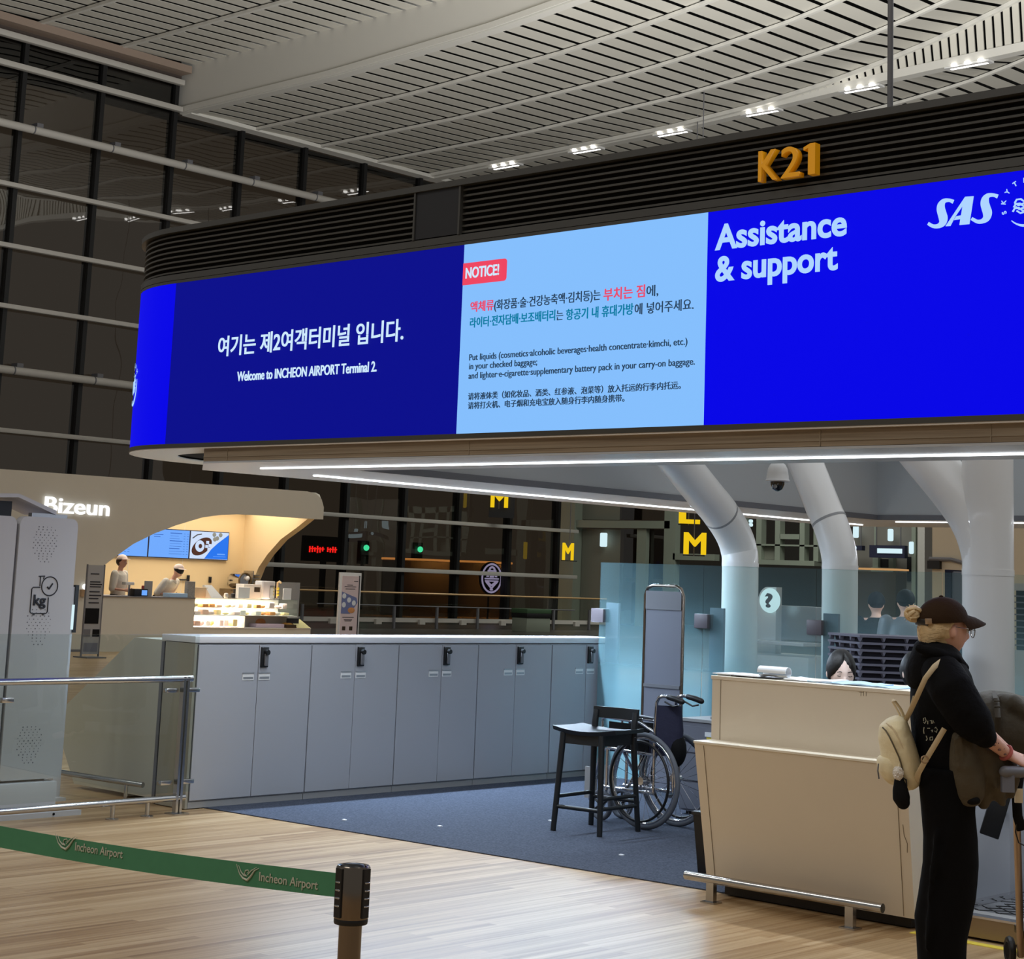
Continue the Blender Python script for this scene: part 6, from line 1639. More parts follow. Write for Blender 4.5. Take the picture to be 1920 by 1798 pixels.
# --- two cafe workers
def cafe_worker(lb, px, py_top, X, yaw, bend, H):
    q = on_x(px, py_top+13, X)
    root = thing('person', lb, 'person', (X, q.y, 0), 'cafe workers')
    M = Matrix.Translation((X, q.y, 0)) @ Matrix.Rotation(yaw, 4, 'Z')
    J = stand_J(H); s = H/1.7
    b = bend
    for k in ('chest', 'neck', 'sh_r', 'sh_l', 'el_r', 'el_l', 'wr_r', 'wr_l'):
        x, y, z = J[k]; h = z-.94*s
        J[k] = (x+math.sin(b)*h, y, .94*s+math.cos(b)*h)
    J['wr_r'] = (J['el_r'][0]+.20, -.12, max(1.0, J['el_r'][2]-.02)); J['wr_l'] = (J['el_l'][0]+.20, .12, max(1.0, J['el_l'][2]-.02))
    nk = Vector(J['neck']); hm = M @ Matrix.Translation(nk+Vector((.02+math.sin(b)*.16, 0, .155*math.cos(b*.7)))) @ Matrix.Rotation(b*1.0, 4, 'Y')
    put('body', body('body', M, H, J, hm, MT['skin'], .014), root)
    G_ = lambda k: M @ Vector(J[k]); Xv, Yv = M.to_3x3() @ Vector((1, 0, 0)), M.to_3x3() @ Vector((0, 1, 0))
    def sh(mb):
        pv, ch, n2 = G_('pelvis'), G_('chest'), G_('neck')
        mb.ell([(pv-Vector((0, 0, .08)), Xv*.13, Yv*.18), (pv.lerp(ch, .5), Xv*.125, Yv*.17), (ch, Xv*.13, Yv*.185), (ch.lerp(n2, .6), Xv*.11, Yv*.185), (n2+Vector((0, 0, -.005)), Xv*.065, Yv*.075)], 20)
        for k in 'rl': mb.tube([G_('sh_'+k), G_('sh_'+k).lerp(G_('el_'+k), .5), G_('el_'+k)], [.072, .072, .062], 12, ends=True)
    cloth(sh, .014, MT['shirt'], 'shirt', root)
    def tr_(mb):
        for k, sg in (('r', -1), ('l', 1)): mb.tube([G_('pelvis')+Yv*sg*.085, G_('kn_'+k), G_('an_'+k)], [.115, .085, .075], 12, ends=True)
    cloth(tr_, .016, MT['pants'], 'trousers', root)
    L = hm
    MB(L).sph((-.012, 0, .03), .105, .084, .108, 20, 14, lambda d, q: Vector((q.x*(1 if d.x > -.2 else 1.02), q.y, q.z if d.z > -.25 else q.z*.62))).obj('hair', MT['hairk'], root) if bend > .3 else \
        MB(L).sph((-.028, 0, .015), .09, .083, .095, 20, 14).obj('hair', MT['hairb'], root)
    capM = L @ Matrix.Translation((-.008 if bend < .3 else -.03, 0, .052)) @ Matrix.Rotation(-.12 if bend < .3 else -.55, 4, 'Y')
    MB(capM).sph((0, 0, 0), .106, .090, .092, 20, 12, lambda d, q: Vector((q.x, q.y, max(q.z, -.004)))).obj('cap', MT['capp'], root, 50)
    mb = MB(capM); rg = []
    for i in range(9):
        a = math.radians(-62+15.5*i); r0, r1 = .095, .095+.065*math.cos(a*.9)
        rg.append([(r0*math.cos(a), r0*math.sin(a)*.88, .004), (r1*math.cos(a), r1*math.sin(a)*.88, -.006), (r1*math.cos(a), r1*math.sin(a)*.88, -.002), (r0*math.cos(a), r0*math.sin(a)*.88, .009)])
    mb.loft(rg).obj('cap_brim', MT['capp'], root, 40)
    if bend < .3: face_bits(root, L, 1.0, MT['hairk'])
    mb = MB(M); n3 = Vector(J['neck']); mb.tube([n3+Vector((.05, -.06, -.03)), n3+Vector((.085, 0, -.075)), n3+Vector((.05, .06, -.03))], .012, 8); mb.obj('collar', MT['greyd'] if bend < .3 else MT['shirt'], root)
    return root
cafe_worker('standing cafe worker in a white shirt and pale pink cap behind the till', 224, 1047, -28.1, .45, 0.06, 1.66)
cafe_worker('cafe worker in a white shirt bending down, pale cap over dark hair', 301, 1068, -28.0, .35, .62, 1.62)

# --- seated staff behind the service desk
def seated(lb, px, py_eye, d, yaw, H, tilt, hair):
    c = at_d(px, py_eye, d)
    root = thing('person', lb, 'person', (c.x, c.y, ZG), None)
    M = Matrix.Translation((c.x, c.y, 0)) @ Matrix.Rotation(yaw, 4, 'Z')
    s = H/1.7; hz = c.z; nk = hz-.165
    J = dict(pelvis=(-.10, 0, nk-.53), chest=(-.06, 0, nk-.20), neck=(-.03, 0, nk), sh_r=(-.05, -.17, nk-.06), sh_l=(-.05, .17, nk-.06), el_r=(.02, -.22, nk-.33), el_l=(.02, .22, nk-.33),
             wr_r=(.22, -.10, nk-.33), wr_l=(.22, .10, nk-.33), kn_r=(.28, -.10, nk-.52), kn_l=(.28, .10, nk-.52), an_r=(.22, -.10, .11), an_l=(.22, .10, .11), toe_r=(.34, -.11, .045), toe_l=(.34, .11, .045))
    hm = Matrix.Translation(c) @ Matrix.Rotation(yaw, 4, 'Z') @ Matrix.Rotation(tilt, 4, 'Y')
    put('body', body('body', M, H, J, hm, MT['skin2'], .008), root)
    G_ = lambda k: M @ Vector(J[k]); Xv, Yv = M.to_3x3() @ Vector((1, 0, 0)), M.to_3x3() @ Vector((0, 1, 0))
    def ja(mb):
        pv, ch, n2 = G_('pelvis'), G_('chest'), G_('neck')
        mb.ell([(pv-Vector((0, 0, .09)), Xv*.13, Yv*.18), (pv.lerp(ch, .5), Xv*.12, Yv*.155), (ch, Xv*.125, Yv*.175), (ch.lerp(n2, .6), Xv*.10, Yv*.17), (n2-Vector((0, 0, .01)), Xv*.06, Yv*.07)], 20)
        for k in 'rl': mb.tube([G_('sh_'+k), G_('el_'+k), G_('wr_'+k)], [.062, .050, .038], 12, ends=True)
    cloth(ja, .012, MT['navyc'], 'jacket', root)
    def tr_(mb):
        for k, sg in (('r', -1), ('l', 1)): mb.tube([G_('pelvis')+Yv*sg*.08-Vector((0, 0, .02)), G_('kn_'+k), G_('an_'+k)], [.10, .072, .055], 12, ends=True)
    cloth(tr_, .014, MT['pants'], 'trousers', root)
    # hair parted in the middle and tied back
    def hr(dv, q):
        x, y, z = dv
        part = .004*math.exp(-(y/.06)**2)
        qq = q.copy()
        front = x > .35
        if front:
            # hairline swept to both sides from the parting
            lim = .62-.85*min(1, abs(y)/.8)**1.0*1.0
            lim = .86-1.25*abs(y)
            k_ = min(1, max(0, (z-lim+.07)/.14)); qq *= .90+.10*k_*k_*(3-2*k_)
        elif z < -.45: qq *= .92
        return qq*(1-part*3)
    MB(hm).sph((-.006, 0, .012), .106*s, .084*s, .122*s, 40, 30, hr).obj('hair', hair, root, 70)
    MB(hm).sph((-.115, 0, .0), .035, .035, .035, 14, 10).obj('hair_bun', hair, root, 70)
    face_bits(root, hm, s*.98, MT['hairk'], closed=True)
    st_ = thing('office_chair', 'black office chair under the seated staff member behind the desk, %s' % ('nearer the tray stack' if px > 1650 else 'nearer the clipboard'), 'chair', (c.x, c.y, ZG))
    zs_ = nk-.65
    p = M @ Vector((-.02, 0, 0))
    MB(M).box(-.30, .20, -.23, .23, zs_-.09, zs_-.03, .02).obj('seat', MT['blackm'], st_)
    MB(M).box(-.36, -.31, -.2, .2, zs_+.02, zs_+.30, .02).obj('backrest', MT['blackm'], st_)
    MB(M).cyl((-.05, 0, .06), (-.05, 0, zs_-.09), .03, n=12).obj('post', MT['greyd'], st_)
    MB(M).tube([(-.05, 0, zs_-.12), (-.34, 0, zs_-.10), (-.365, 0, zs_+.05)], .016, 8).obj('back_bracket', MT['greyd'], st_)
    for k in range(5):
        a = 2*PI*k/5
        MB(M).tube([(-.05, 0, .075), (-.05+.26*math.cos(a), .26*math.sin(a), .055)], .016, 8).obj('foot', MT['black'], st_)
        MB(M).sph((-.05+.26*math.cos(a), .26*math.sin(a), .034), .027, n=10, m=8).obj('caster', MT['black'], st_)
    return root
seated('seated staff woman with parted black hair, eyes lowered, face half hidden by the desk', 1577, 1261, 9.75, math.radians(-44), 1.62, .20, MT['hairk'])
seated('dark haired seated staff member almost hidden behind the person in black', 1716, 1262, 10.4, math.radians(-30), 1.62, .1, MT['hairk'])

# --- the traveller in black
D0 = 7.0
rh = Vector((RIGHT.x, RIGHT.y, 0)).normalized(); fh = Vector((-rh.y, rh.x, 0))     # to the right, away from the viewer
def bp(px, py, off=0.0): return at_d(px, py, D0+off*fh.dot(FWD))
pxm = FPX/D0
foot = on_z(1772, 1872, 0)
tv = thing('person', 'traveller in a black hoodie and wide black trousers with a brown cap and blond bun', 'person', (foot.x, foot.y, 0))
hd = (rh*math.cos(.27)+fh*math.sin(.27)).normalized(); hl = Vector((-hd.y, hd.x, 0))
hc = bp(1772, 1180)
HM = Matrix(((hd.x, hl.x, 0, hc.x), (hd.y, hl.y, 0, hc.y), (0, 0, 1, hc.z), (0, 0, 0, 1))) @ Matrix.Rotation(.06, 4, 'Y')
PM = Matrix(((rh.x, fh.x, 0, foot.x), (rh.y, fh.y, 0, foot.y), (0, 0, 1, 0), (0, 0, 0, 1)))
PI_ = PM.inverted()
lp = lambda px, py, off=0.0: tuple(PI_ @ bp(px, py, off))
J = dict(pelvis=lp(1776, 1465), chest=lp(1768, 1330), neck=lp(1758, 1238), sh_r=lp(1770, 1280, -.12), sh_l=lp(1772, 1280, .12), el_r=lp(1838, 1372, -.22), el_l=lp(1842, 1370, .22),
         wr_r=lp(1889, 1414, -.16), wr_l=lp(1892, 1412, .20), hd_r=(.88, .28, -.36), hb_r=(.30, -.5, .8), hd_l=(.9, -.2, -.3), hb_l=(.3, .3, .9),
         kn_r=lp(1782, 1650, -.085), kn_l=lp(1784, 1650, .085), an_r=lp(1766, 1828, -.085), an_l=lp(1768, 1828, .085), toe_r=lp(1822, 1858, -.10), toe_l=lp(1824, 1858, .10))
put('body', body('body', PM, 1.58, J, HM, MT['skin'], .0055, True, .55), tv)
face_bits(tv, HM, .93, MT['blond'])
def ringpx(py, xl, xr, dep, off=0.0):
    c = bp((xl+xr)/2, py, off); return (c, rh*((xr-xl)/2/pxm), fh*dep)
def hoodie(mb):
    mb.ell([ringpx(1226, 1744, 1790, .07), ringpx(1240, 1728, 1806, .13), ringpx(1262, 1714, 1818, .175), ringpx(1300, 1709, 1829, .175), ringpx(1340, 1708, 1836, .165),
            ringpx(1380, 1711, 1838, .165), ringpx(1420, 1718, 1836, .165), ringpx(1452, 1722, 1832, .16), ringpx(1460, 1724, 1830, .155)], 28)
    for off, s in ((-.15, 1), (.15, -1)):
        mb.tube([bp(1766, 1262, off*.75), bp(1784, 1292, off*1.2), bp(1806, 1328, off*1.35), bp(1824, 1353, off*1.4), bp(1838, 1370, off*1.42), bp(1847, 1381, off*1.40)], [.080, .086, .082, .078, .062, .046], 16, ends=True)
    # bulges where the sleeve is pushed up
    mb.wheel(bp(1826, 1354, -.21), (bp(1845, 1378)-bp(1808, 1330)), .062, .016, 20, 8); mb.wheel(bp(1838, 1371, -.215), (bp(1845, 1378)-bp(1808, 1330)), .050, .014, 20, 8)
cloth(hoodie, .011, MT['hood'], 'hoodie', tv, 3)
def hoodpart(mb):
    mb.ell([ringpx(1199, 1724, 1758, .05), ringpx(1207, 1716, 1786, .095), ringpx(1222, 1711, 1800, .115), ringpx(1240, 1703, 1806, .125), ringpx(1258, 1698, 1796, .12), ringpx(1274, 1698, 1764, .11), ringpx(1286, 1703, 1738, .08), ringpx(1291, 1708, 1725, .04)], 26)
    mb.tube([bp(1722, 1215, -.09), bp(1760, 1226, -.125), bp(1795, 1236, -.10), bp(1812, 1252, -.03)], [.018, .022, .02, .014], 10, ends=True)
cloth(hoodpart, .010, MT['hood'], 'hood', tv, 3)
def trou(mb):
    for off in (-.085, .085):
        mb.ell([ringpx(1440, 1726, 1830, .09, off), ringpx(1475, 1724, 1830, .095, off), ringpx(1520, 1728, 1827, .095, off), ringpx(1570, 1732, 1832, .09, off), ringpx(1620, 1731, 1834, .09, off),
                ringpx(1680, 1722, 1829, .09, off), ringpx(1720, 1715, 1821, .09, off), ringpx(1760, 1719, 1812, .09, off), ringpx(1800, 1721, 1810, .09, off), ringpx(1846, 1723, 1812, .095, off)], 24)
    for (a, b, c, d) in ((1757, 1560, 1742, 1690), (1790, 1500, 1768, 1640), (1745, 1700, 1738, 1780)):
        mb.tube([bp(a, b, -.165), bp((a+c)/2, (b+d)/2, -.172), bp(c, d, -.165)], [.008, .014, .008], 8, ends=True)
cloth(trou, .011, MT['pants'], 'trousers', tv, 3)
for k in ('r', 'l'):
    a = PM @ Vector(J['an_'+k]); b = PM @ Vector(J['toe_'+k])
    mb = MB(); mb.tube([Vector((a.x, a.y, .05))-rh*.05, Vector((a.x, a.y, .055))+rh*.03, Vector((b.x, b.y, .040))], [.05, .05, .038], 14, ends=True); mb.obj('shoe', MT['blackm'], tv, 60)
# cap
CM = HM @ Matrix.Translation((-.012, 0, .035)) @ Matrix.Rotation(-.14, 4, 'Y')
def capfn(d, q): return Vector((q.x*(1.0 if d.x < 0 else .98), q.y, q.z if d.z > -.10 else -.008))
MB(CM).sph((0, 0, .0), .103, .089, .090, 36, 22, capfn).obj('cap', MT['capb'], tv, 60)
MB(CM).sph((0, 0, .091), .009, .009, .005, 10, 6).obj('cap_button', MT['capb'], tv)
mb = MB(CM); rg = []
for i in range(15):
    a = math.radians(-64+128/14*i); ca, sa = math.cos(a), math.sin(a)
    x0, y0_ = .094*ca, .084*sa; L_ = .088*max(.04, math.cos(a*1.15)); dr = .020*sa*sa
    x1, y1_ = x0+L_, y0_*1.02
    rg.append([(x0, y0_, .012-dr), ((x0+x1)/2, y0_*1.02, -.002-dr), (x1, y1_, -.024-dr), (x1, y1_, -.020-dr), ((x0+x1)/2, y0_*1.02, .004-dr), (x0, y0_, .018-dr)])
mb.loft(rg).obj('cap_brim', MT['capb'], tv, 50)
MB(CM).tube([(-.092, -.05, -.004), (-.108, 0, .0), (-.092, .05, -.004)], .012, 8, flat=(0, 0, 1)).obj('cap_strap', MT['black'], tv)
MB(CM).box(-.100, -.080, -.062, -.040, -.010, .012, .002).obj('cap_buckle', MT['tan'], tv)
# hair: nape, side strands and bun
def hairfn(d, q):
    e_ = math.degrees(math.asin(max(-1, min(1, d.z)))); a_ = math.degrees(math.atan2(abs(d.y), d.x)); a_l = 102-e_*1.05
    k_ = min(1, max(0, (a_-a_l+6)/12)) if d.z < .55 else 1
    return q*(.86+.14*k_)
    return q
MB(HM).sph((-.012, 0, -.004), .098, .080, .108, 34, 24, lambda d, q: hairfn(d, Vector((q.x, q.y*(1 if d.z > -.3 else .9), q.z if d.z > -.75 else q.z*.93)))).obj('hair', MT['blond'], tv, 70)
rr = random.Random(4); mb = MB()
for k in range(260):
    sd_h = -1 if k % 3 else 1
    a0, e0 = 0, math.radians(rr.uniform(-48, 24)); a1, e1 = math.radians(rr.uniform(165, 182)), e0*.55-math.radians(rr.uniform(6, 22)); pts = []
    a0 = math.radians(rr.uniform(102-math.degrees(e0)*1.05, 155) if rr.random() > .4 else 102-math.degrees(e0)*1.05+rr.uniform(-5, 9))
    for i in range(8):
        t = i/7; a = a0+(a1-a0)*t; e = e0+(e1-e0)*t**1.4; R_ = 1.012+.012*rr.random()*.5
        x_, y_, z_ = math.cos(e)*math.cos(a), math.cos(e)*math.sin(a)*sd_h, math.sin(e)
        pts.append(HM @ Vector((-.012+.098*R_*x_, .080*R_*y_, -.004+.108*R_*z_)))
    mb.tube(pts, [.0003, .0007, .0011, .0013, .0013, .0012, .001, .0005], 5)
mb.obj('hair_strands', MT['blond'], tv, 60)
bun = bp(1713, 1151); mb = MB()
mb.sph(bun, .028, .028, .028, 14, 10)
for k in range(16):
    u = Vector((rr.uniform(-1, 1), rr.uniform(-1, 1), rr.uniform(-1, 1))).normalized(); w = u.orthogonal().normalized(); R_b = rr.uniform(.020, .030)
    mb.tube([bun+(u*math.cos(a)+w*math.sin(a))*R_b*(1+.12*rr.random()) for a in [i*.5 for i in range(10)]], rr.uniform(.004, .008), 6)
for k in range(10):
    u = Vector((rr.uniform(-1, .2), rr.uniform(-1, 1), rr.uniform(-.8, 1))).normalized()
    mb.tube([bun+u*.026, bun+u*.037+Vector((0, 0, .004)), bun+u*.042+Vector((0, 0, -.002))], [.0018, .0012, .0006], 5)
mb.obj('hair_bun', MT['blond'], tv, 60)
MB().tube([bun+rh*.022, bun+rh*.040-Vector((0, 0, .012))], [.020, .022], 10).obj('hair_tie', MT['black'], tv)
# glasses
gl = thing('glasses', 'round thin framed glasses worn by the traveller in black', 'glasses', HM @ Vector((.10, 0, 0)))
mb = MB()
for sdd in (-1, 1): mb.wheel(HM @ Vector((.104, sdd*.031, .0)), HM.to_3x3() @ Vector((1, sdd*.18, 0)), .022, .0016, 28, 6)
mb.tube([HM @ Vector((.106, -.010, .004)), HM @ Vector((.108, 0, .007)), HM @ Vector((.106, .010, .004))], .0014, 6)
for sdd in (-1, 1): mb.tube([HM @ Vector((.102, sdd*.052, .006)), HM @ Vector((.05, sdd*.080, .010)), HM @ Vector((.0, sdd*.082, .012))], .0014, 6)
mb.obj('frame', MT['steeld'], gl)
for sdd in (-1, 1): MB(HM @ Matrix.Translation((.104, sdd*.031, 0)) @ Matrix.Rotation(PI/2, 4, 'Y')).lathe([(.021, -.0006), (.021, .0006)], n=24).obj('lens', MT['lens'], gl)
# printing on the hoodie and tattoos
rr = random.Random(9)
mb = MB()
def onhood(px, py):
    # a point on the near side of the hoodie
    return bp(px, py, -.176)
for a in ([(1733, 1352), (1733, 1347), (1736, 1346), (1738, 1352), (1735, 1357), (1733, 1354)], [(1741, 1352), (1741, 1358)], [(1745, 1352), (1748, 1351), (1748, 1357)], [(1750, 1357), (1751, 1351), (1753, 1356)],
          [(1734, 1364), (1733, 1370), (1734, 1376)], [(1740, 1366), (1745, 1366)], [(1747, 1370), (1750, 1369), (1749, 1373)], [(1754, 1366), (1756, 1364), (1759, 1368), (1757, 1374), (1754, 1371)], [(1738, 1380), (1740, 1386), (1738, 1389)], [(1745, 1383), (1750, 1382), (1750, 1388), (1745, 1388), (1745, 1383)]):
    mb.tube([onhood(*p)+fh*.012 for p in a], .0016, 6)
o = mb.obj('chest_print', MT['silver'], tv)
mb = MB()
for p in ((1768, 1246), (1774, 1249), (1778, 1252)):
    c = bp(p[0], p[1], -.150)
    for k in range(3):
        a = k*PI/3; mb.tube([c-rh*.007*math.cos(a)-Vector((0, 0, .007*math.sin(a))), c+rh*.007*math.cos(a)+Vector((0, 0, .007*math.sin(a)))], .0015, 5)
mb.obj('star_print', MT['silver'], tv)
# ---- backpack
bg = thing('backpack', 'small cream canvas backpack slung on the back of the traveller in black', 'backpack', bp(1690, 1480))
def bag(mb):
    mb.ell([ringpx(1342, 1678, 1692, .03, -.02), ringpx(1349, 1664, 1699, .075, -.02), ringpx(1362, 1650, 1704, .10, -.02), ringpx(1385, 1648, 1712, .115, -.02), ringpx(1410, 1652, 1720, .12, -.02), ringpx(1436, 1655, 1727, .12, -.02),
            ringpx(1456, 1660, 1727, .115, -.02), ringpx(1470, 1671, 1722, .10, -.02), ringpx(1479, 1685, 1712, .06, -.02)], 26)
cloth(bag, .008, MT['cream'], 'pack_body', bg, 3)
def pocket(mb):
    mb.ell([ringpx(1418, 1648, 1676, .07, -.02), ringpx(1428, 1645, 1684, .085, -.02), ringpx(1445, 1647, 1690, .09, -.02), ringpx(1460, 1656, 1692, .085, -.02), ringpx(1471, 1668, 1694, .06, -.02)], 22)
cloth(pocket, .007, MT['cream'], 'front_pocket', bg, 3)
zp = lambda px, py, o_: bp(px, py, o_)
BR = [(1342, 1678, 1692, .03), (1349, 1664, 1699, .075), (1362, 1650, 1704, .10), (1385, 1648, 1712, .115), (1410, 1652, 1720, .12), (1436, 1655, 1727, .12), (1456, 1660, 1727, .115), (1470, 1671, 1722, .10), (1479, 1685, 1712, .06)]
def bs(px, py, ex=.0):
    for a_, b_ in zip(BR, BR[1:]):
        if py <= b_[0]:
            k = (py-a_[0])/(b_[0]-a_[0]); l_, r_, d_ = [a_[i]+(b_[i]-a_[i])*k for i in (1, 2, 3)]
            u_ = max(-.98, min(.98, (px-(l_+r_)/2)/((r_-l_)/2)))
            return bp(px, py, -.02-d_*math.sqrt(1-u_*u_)-ex)
    return bp(px, py, -.1)
MB().tube([bs(x_, y_) for x_, y_ in ((1655, 1364), (1661, 1370), (1667, 1380), (1673, 1392), (1679, 1405), (1685, 1418), (1689, 1430), (1692, 1442), (1694, 1455))], .0032, 6).obj('zip', mat('zip_dark', rgb(92, 82, 62), .5), bg)
MB().tube([bs(x_, y_) for x_, y_ in ((1662, 1356), (1671, 1362), (1678, 1372), (1685, 1385), (1692, 1400), (1698, 1415), (1703, 1430))], .0030, 6).obj('seam', MT['creamd'], bg)
MB().tube([zp(1690, 1346, -.02), zp(1682, 1330, -.03), zp(1673, 1315, -.03), zp(1676, 1312, -.02), zp(1688, 1328, -.0), zp(1697, 1348, -.0)], .011, 8, flat=fh).obj('grab_handle', MT['creamd'], bg)
MB().tube([zp(1697, 1352, -.05), zp(1706, 1335, -.09), zp(1720, 1305, -.165), zp(1735, 1272, -.195), zp(1752, 1250, -.185), zp(1768, 1238, -.150), zp(1784, 1232, -.09), zp(1796, 1236, -.03)], .011, 8, flat=rh).obj('shoulder_strap', MT['creamd'], bg)
MB().tube([zp(1716, 1468, -.11), zp(1722, 1450, -.15), zp(1734, 1428, -.180), zp(1752, 1398, -.192), zp(1771, 1366, -.188)], .0115, 8, flat=rh).obj('lower_strap', MT['creamd'], bg)
MB().wheel(zp(1734, 1424, -.196), fh, .013, .003, 16, 6).obj('strap_ring', MT['tan'], bg)
for k in (0, 1): MB().tube([zp(1697+3*k, 1352, -.06), zp(1705+3*k, 1330, -.08), zp(1712+k, 1305, -.12)], .0014, 5).obj('cord', MT['creamd'], bg)
MB().tube([zp(1647, 1432, -.06), zp(1646, 1445, -.08), zp(1648, 1460, -.08)], .003, 6).obj('zip_pull', MT['greyd'], bg)
ch_ = thing('bag_charm', 'white fluffy pompom with a small black pouch hanging from the backpack', 'charm', bp(1688, 1500))
mb = MB()
cc = zp(1684, 1450, -.155); rr = random.Random(6)
mb.sph(cc, .021, .021, .026, 14, 10)
for k in range(40):
    u = Vector((rr.uniform(-1, 1), rr.uniform(-1, 1), rr.uniform(-1, 1))).normalized(); mb.sph(cc+Vector((u.x*.017, u.y*.017, u.z*.023)), .006, n=6, m=5)
mb.obj('pompom', MT['fluff'], ch_, 60)
MB().tube([zp(1686, 1432, -.14), zp(1685, 1440, -.15)], .003, 6).obj('cord', MT['creamd'], ch_)
def pouch(mb):
    mb.tube([zp(1686, 1464, -.15), zp(1688, 1480, -.15), zp(1690, 1496, -.15), zp(1693, 1504, -.15)], [.020, .030, .034, .028], 14, ends=True)
cloth(pouch, .006, MT['blackm'], 'pouch', ch_, 2)
MB().tube([zp(1692, 1458, -.16), zp(1699, 1462, -.16), zp(1700, 1474, -.16), zp(1695, 1482, -.16)], .0035, 6).obj('loop', MT['black'], ch_)
# ---- jacket hung over the arm
jk = thing('jacket', 'olive brown jacket hanging from the forearm of the traveller in black', 'jacket', bp(1820, 1500))
def jack(mb):
    mb.ell([ringpx(1352, 1776, 1808, .04, -.10), ringpx(1372, 1773, 1826, .06, -.12), ringpx(1400, 1774, 1836, .065, -.13), ringpx(1435, 1777, 1843, .07, -.14), ringpx(1470, 1782, 1846, .07, -.14), ringpx(1492, 1787, 1844, .065, -.14), ringpx(1507, 1796, 1836, .05, -.14), ringpx(1511, 1803, 1828, .03, -.14)], 22)
    mb.tube([bp(1822, 1392, -.13), bp(1840, 1412, -.13), bp(1858, 1440, -.12), bp(1866, 1466, -.11), bp(1872, 1490, -.10), bp(1880, 1506, -.10)], [.045, .052, .056, .045, .030, .014], 14, ends=True)
    mb.tube([bp(1842, 1400, -.12), bp(1868, 1418, -.12), bp(1888, 1440, -.10), bp(1896, 1465, -.09), bp(1896, 1492, -.09)], [.040, .042, .044, .034, .014], 14, ends=True)
    mb.tube([bp(1840, 1440, -.09), bp(1846, 1480, -.08), bp(1844, 1505, -.08)], [.05, .05, .026], 12, ends=True)
    for pts in ([(1800, 1380), (1806, 1430), (1812, 1480)], [(1790, 1385), (1798, 1440)], [(1850, 1420), (1862, 1450), (1870, 1478)], [(1878, 1425), (1884, 1455)]):
        mb.tube([bp(x, y, -.195 if x < 1840 else -.165) for x, y in pts], .008, 8, ends=True)
cloth(jack, .008, MT['olive'], 'cloth', jk, 2)
mb = MB(); mb.sph(bp(1822, 1500, -.185), .036, .02, .018, 12, 8); mb.obj('sleeve_opening', MT['blackm'], jk, 60)
# tattoos: small dark marks on the forearm, red band at the wrist
mb = MB(); fa0, fa1 = PM @ Vector(J['el_r']), PM @ Vector(J['wr_r'])
for k in range(9):
    c = fa0.lerp(fa1, .28+.07*k)+Vector((0, 0, .012*math.sin(k*2.2)))-fh*(.034-.0012*k)
    mb.sph(c+fh*.002, .0045+.002*(k % 3), .002, .004, 8, 6)
mb.obj('tattoo', mat('tattoo_ink', rgb(128, 96, 94), .6), tv)
MB().wheel(fa0.lerp(fa1, .93), (fa1-fa0), .027, .007, 20, 8).obj('wrist_band', mat('coral_band', rgb(186, 96, 88), .7), tv)

# ---- luggage cart with bags
KD = 7.75
kp = lambda px, py, d=KD: at_d(px, py, d)
lc = thing('luggage_cart', 'airport luggage cart with tan uprights and a black grip at the right edge', 'cart', Vector((kp(1915, 1790).x, kp(1915, 1790).y, 0)))
pb_ = on_z(1918, 1800, 0.0); pt_ = kp(1902, 1478)
up0 = kp(1914, 1798, 7.62); up1 = kp(1905, 1478, 7.45)
MB().tube([Vector((up0.x, up0.y, .05)), up0.lerp(up1, .3), up1, up1+Vector((0, 0, .05))], .0155, 12).obj('upright', MT['tan'], lc)
MB().tube([Vector((up0.x, up0.y, .05))+rh*.55, up1+rh*.55, up1+rh*.55+Vector((0, 0, .05))], .0155, 12).obj('upright', MT['tan'], lc)
h0 = kp(1884, 1447, 6.80); h1 = kp(1916, 1447, 6.83)
MB().tube([h0, h1], [.022, .022], 12, ends=True).obj('grip', MT['greyd'], lc)
MB().tube([h1, h1+rh*.5], .018, 12).obj('handle_bar', MT['tan'], lc)
MB().tube([h1+rh*.02, up1+Vector((0, 0, .05))], .014, 10).obj('handle_arm', MT['greyd'], lc)
MB().tube([h1+rh*.5, up1+rh*.55+Vector((0, 0, .05))], .014, 10).obj('handle_arm', MT['greyd'], lc)
mb = MB(); mb.hexa([h0+rh*a+fh*b+Vector((0, 0, c)) for c in (-.075, -.012) for a, b in ((-.012, -.008), (.035, -.008), (.035, .016), (-.012, .016))]); mb.obj('grip_plate', MT['board'], lc)
bx = Vector((up0.x, up0.y, 0))
def bq(a, b, z): return bx+rh*a+fh*b+Vector((0, 0, z))
MB().hexa([bq(a, b, z) for z in (.13, .16) for a, b in ((-.0, -.50), (.50, -.50), (.50, .10), (-.0, .10))]).obj('platform', MT['steel'], lc, 0)
for a, b in ((-.035, .04), (.52, .04), (.25, -.45)):
    MB().wheel(bq(a, b, .062), rh, .045, .016, 24, 8).obj('wheel', MT['black'], lc)
    MB().cyl(bq(a-.012, b, .062), bq(a+.012, b, .062), .04, n=16).obj('wheel_disc', MT['blackm'], lc)
sc_ = thing('suitcase', 'dark navy suitcase standing on the luggage cart under the olive duffel', 'suitcase', bq(.3, .4, .16))
mb = MB(); mb.hexa([bq(a, b, z) for z in (.165, .86) for a, b in ((.04, -.30), (.48, -.30), (.48, .02), (.04, .02))]); 
bmesh.ops.bevel(mb.bm, geom=list(mb.bm.edges), offset=.03, segments=3, affect='EDGES'); mb.obj('shell', MT['navyc'], sc_)
tg = kp(1894, 1398, 7.5)
mb = MB(); mb.hexa([tg+rh*a+fh*b+Vector((0, 0, c)) for c in (-.02, .02) for a, b in ((-.010, 0), (.012, 0), (.012, .004), (-.010, .004))]); mb.obj('tag', MT['paper'], sc_)
MB().tube([tg+Vector((0, 0, .02)), tg+rh*.02+fh*.1+Vector((0, 0, .03))], .002, 5).obj('tag_loop', MT['navyc'], sc_)
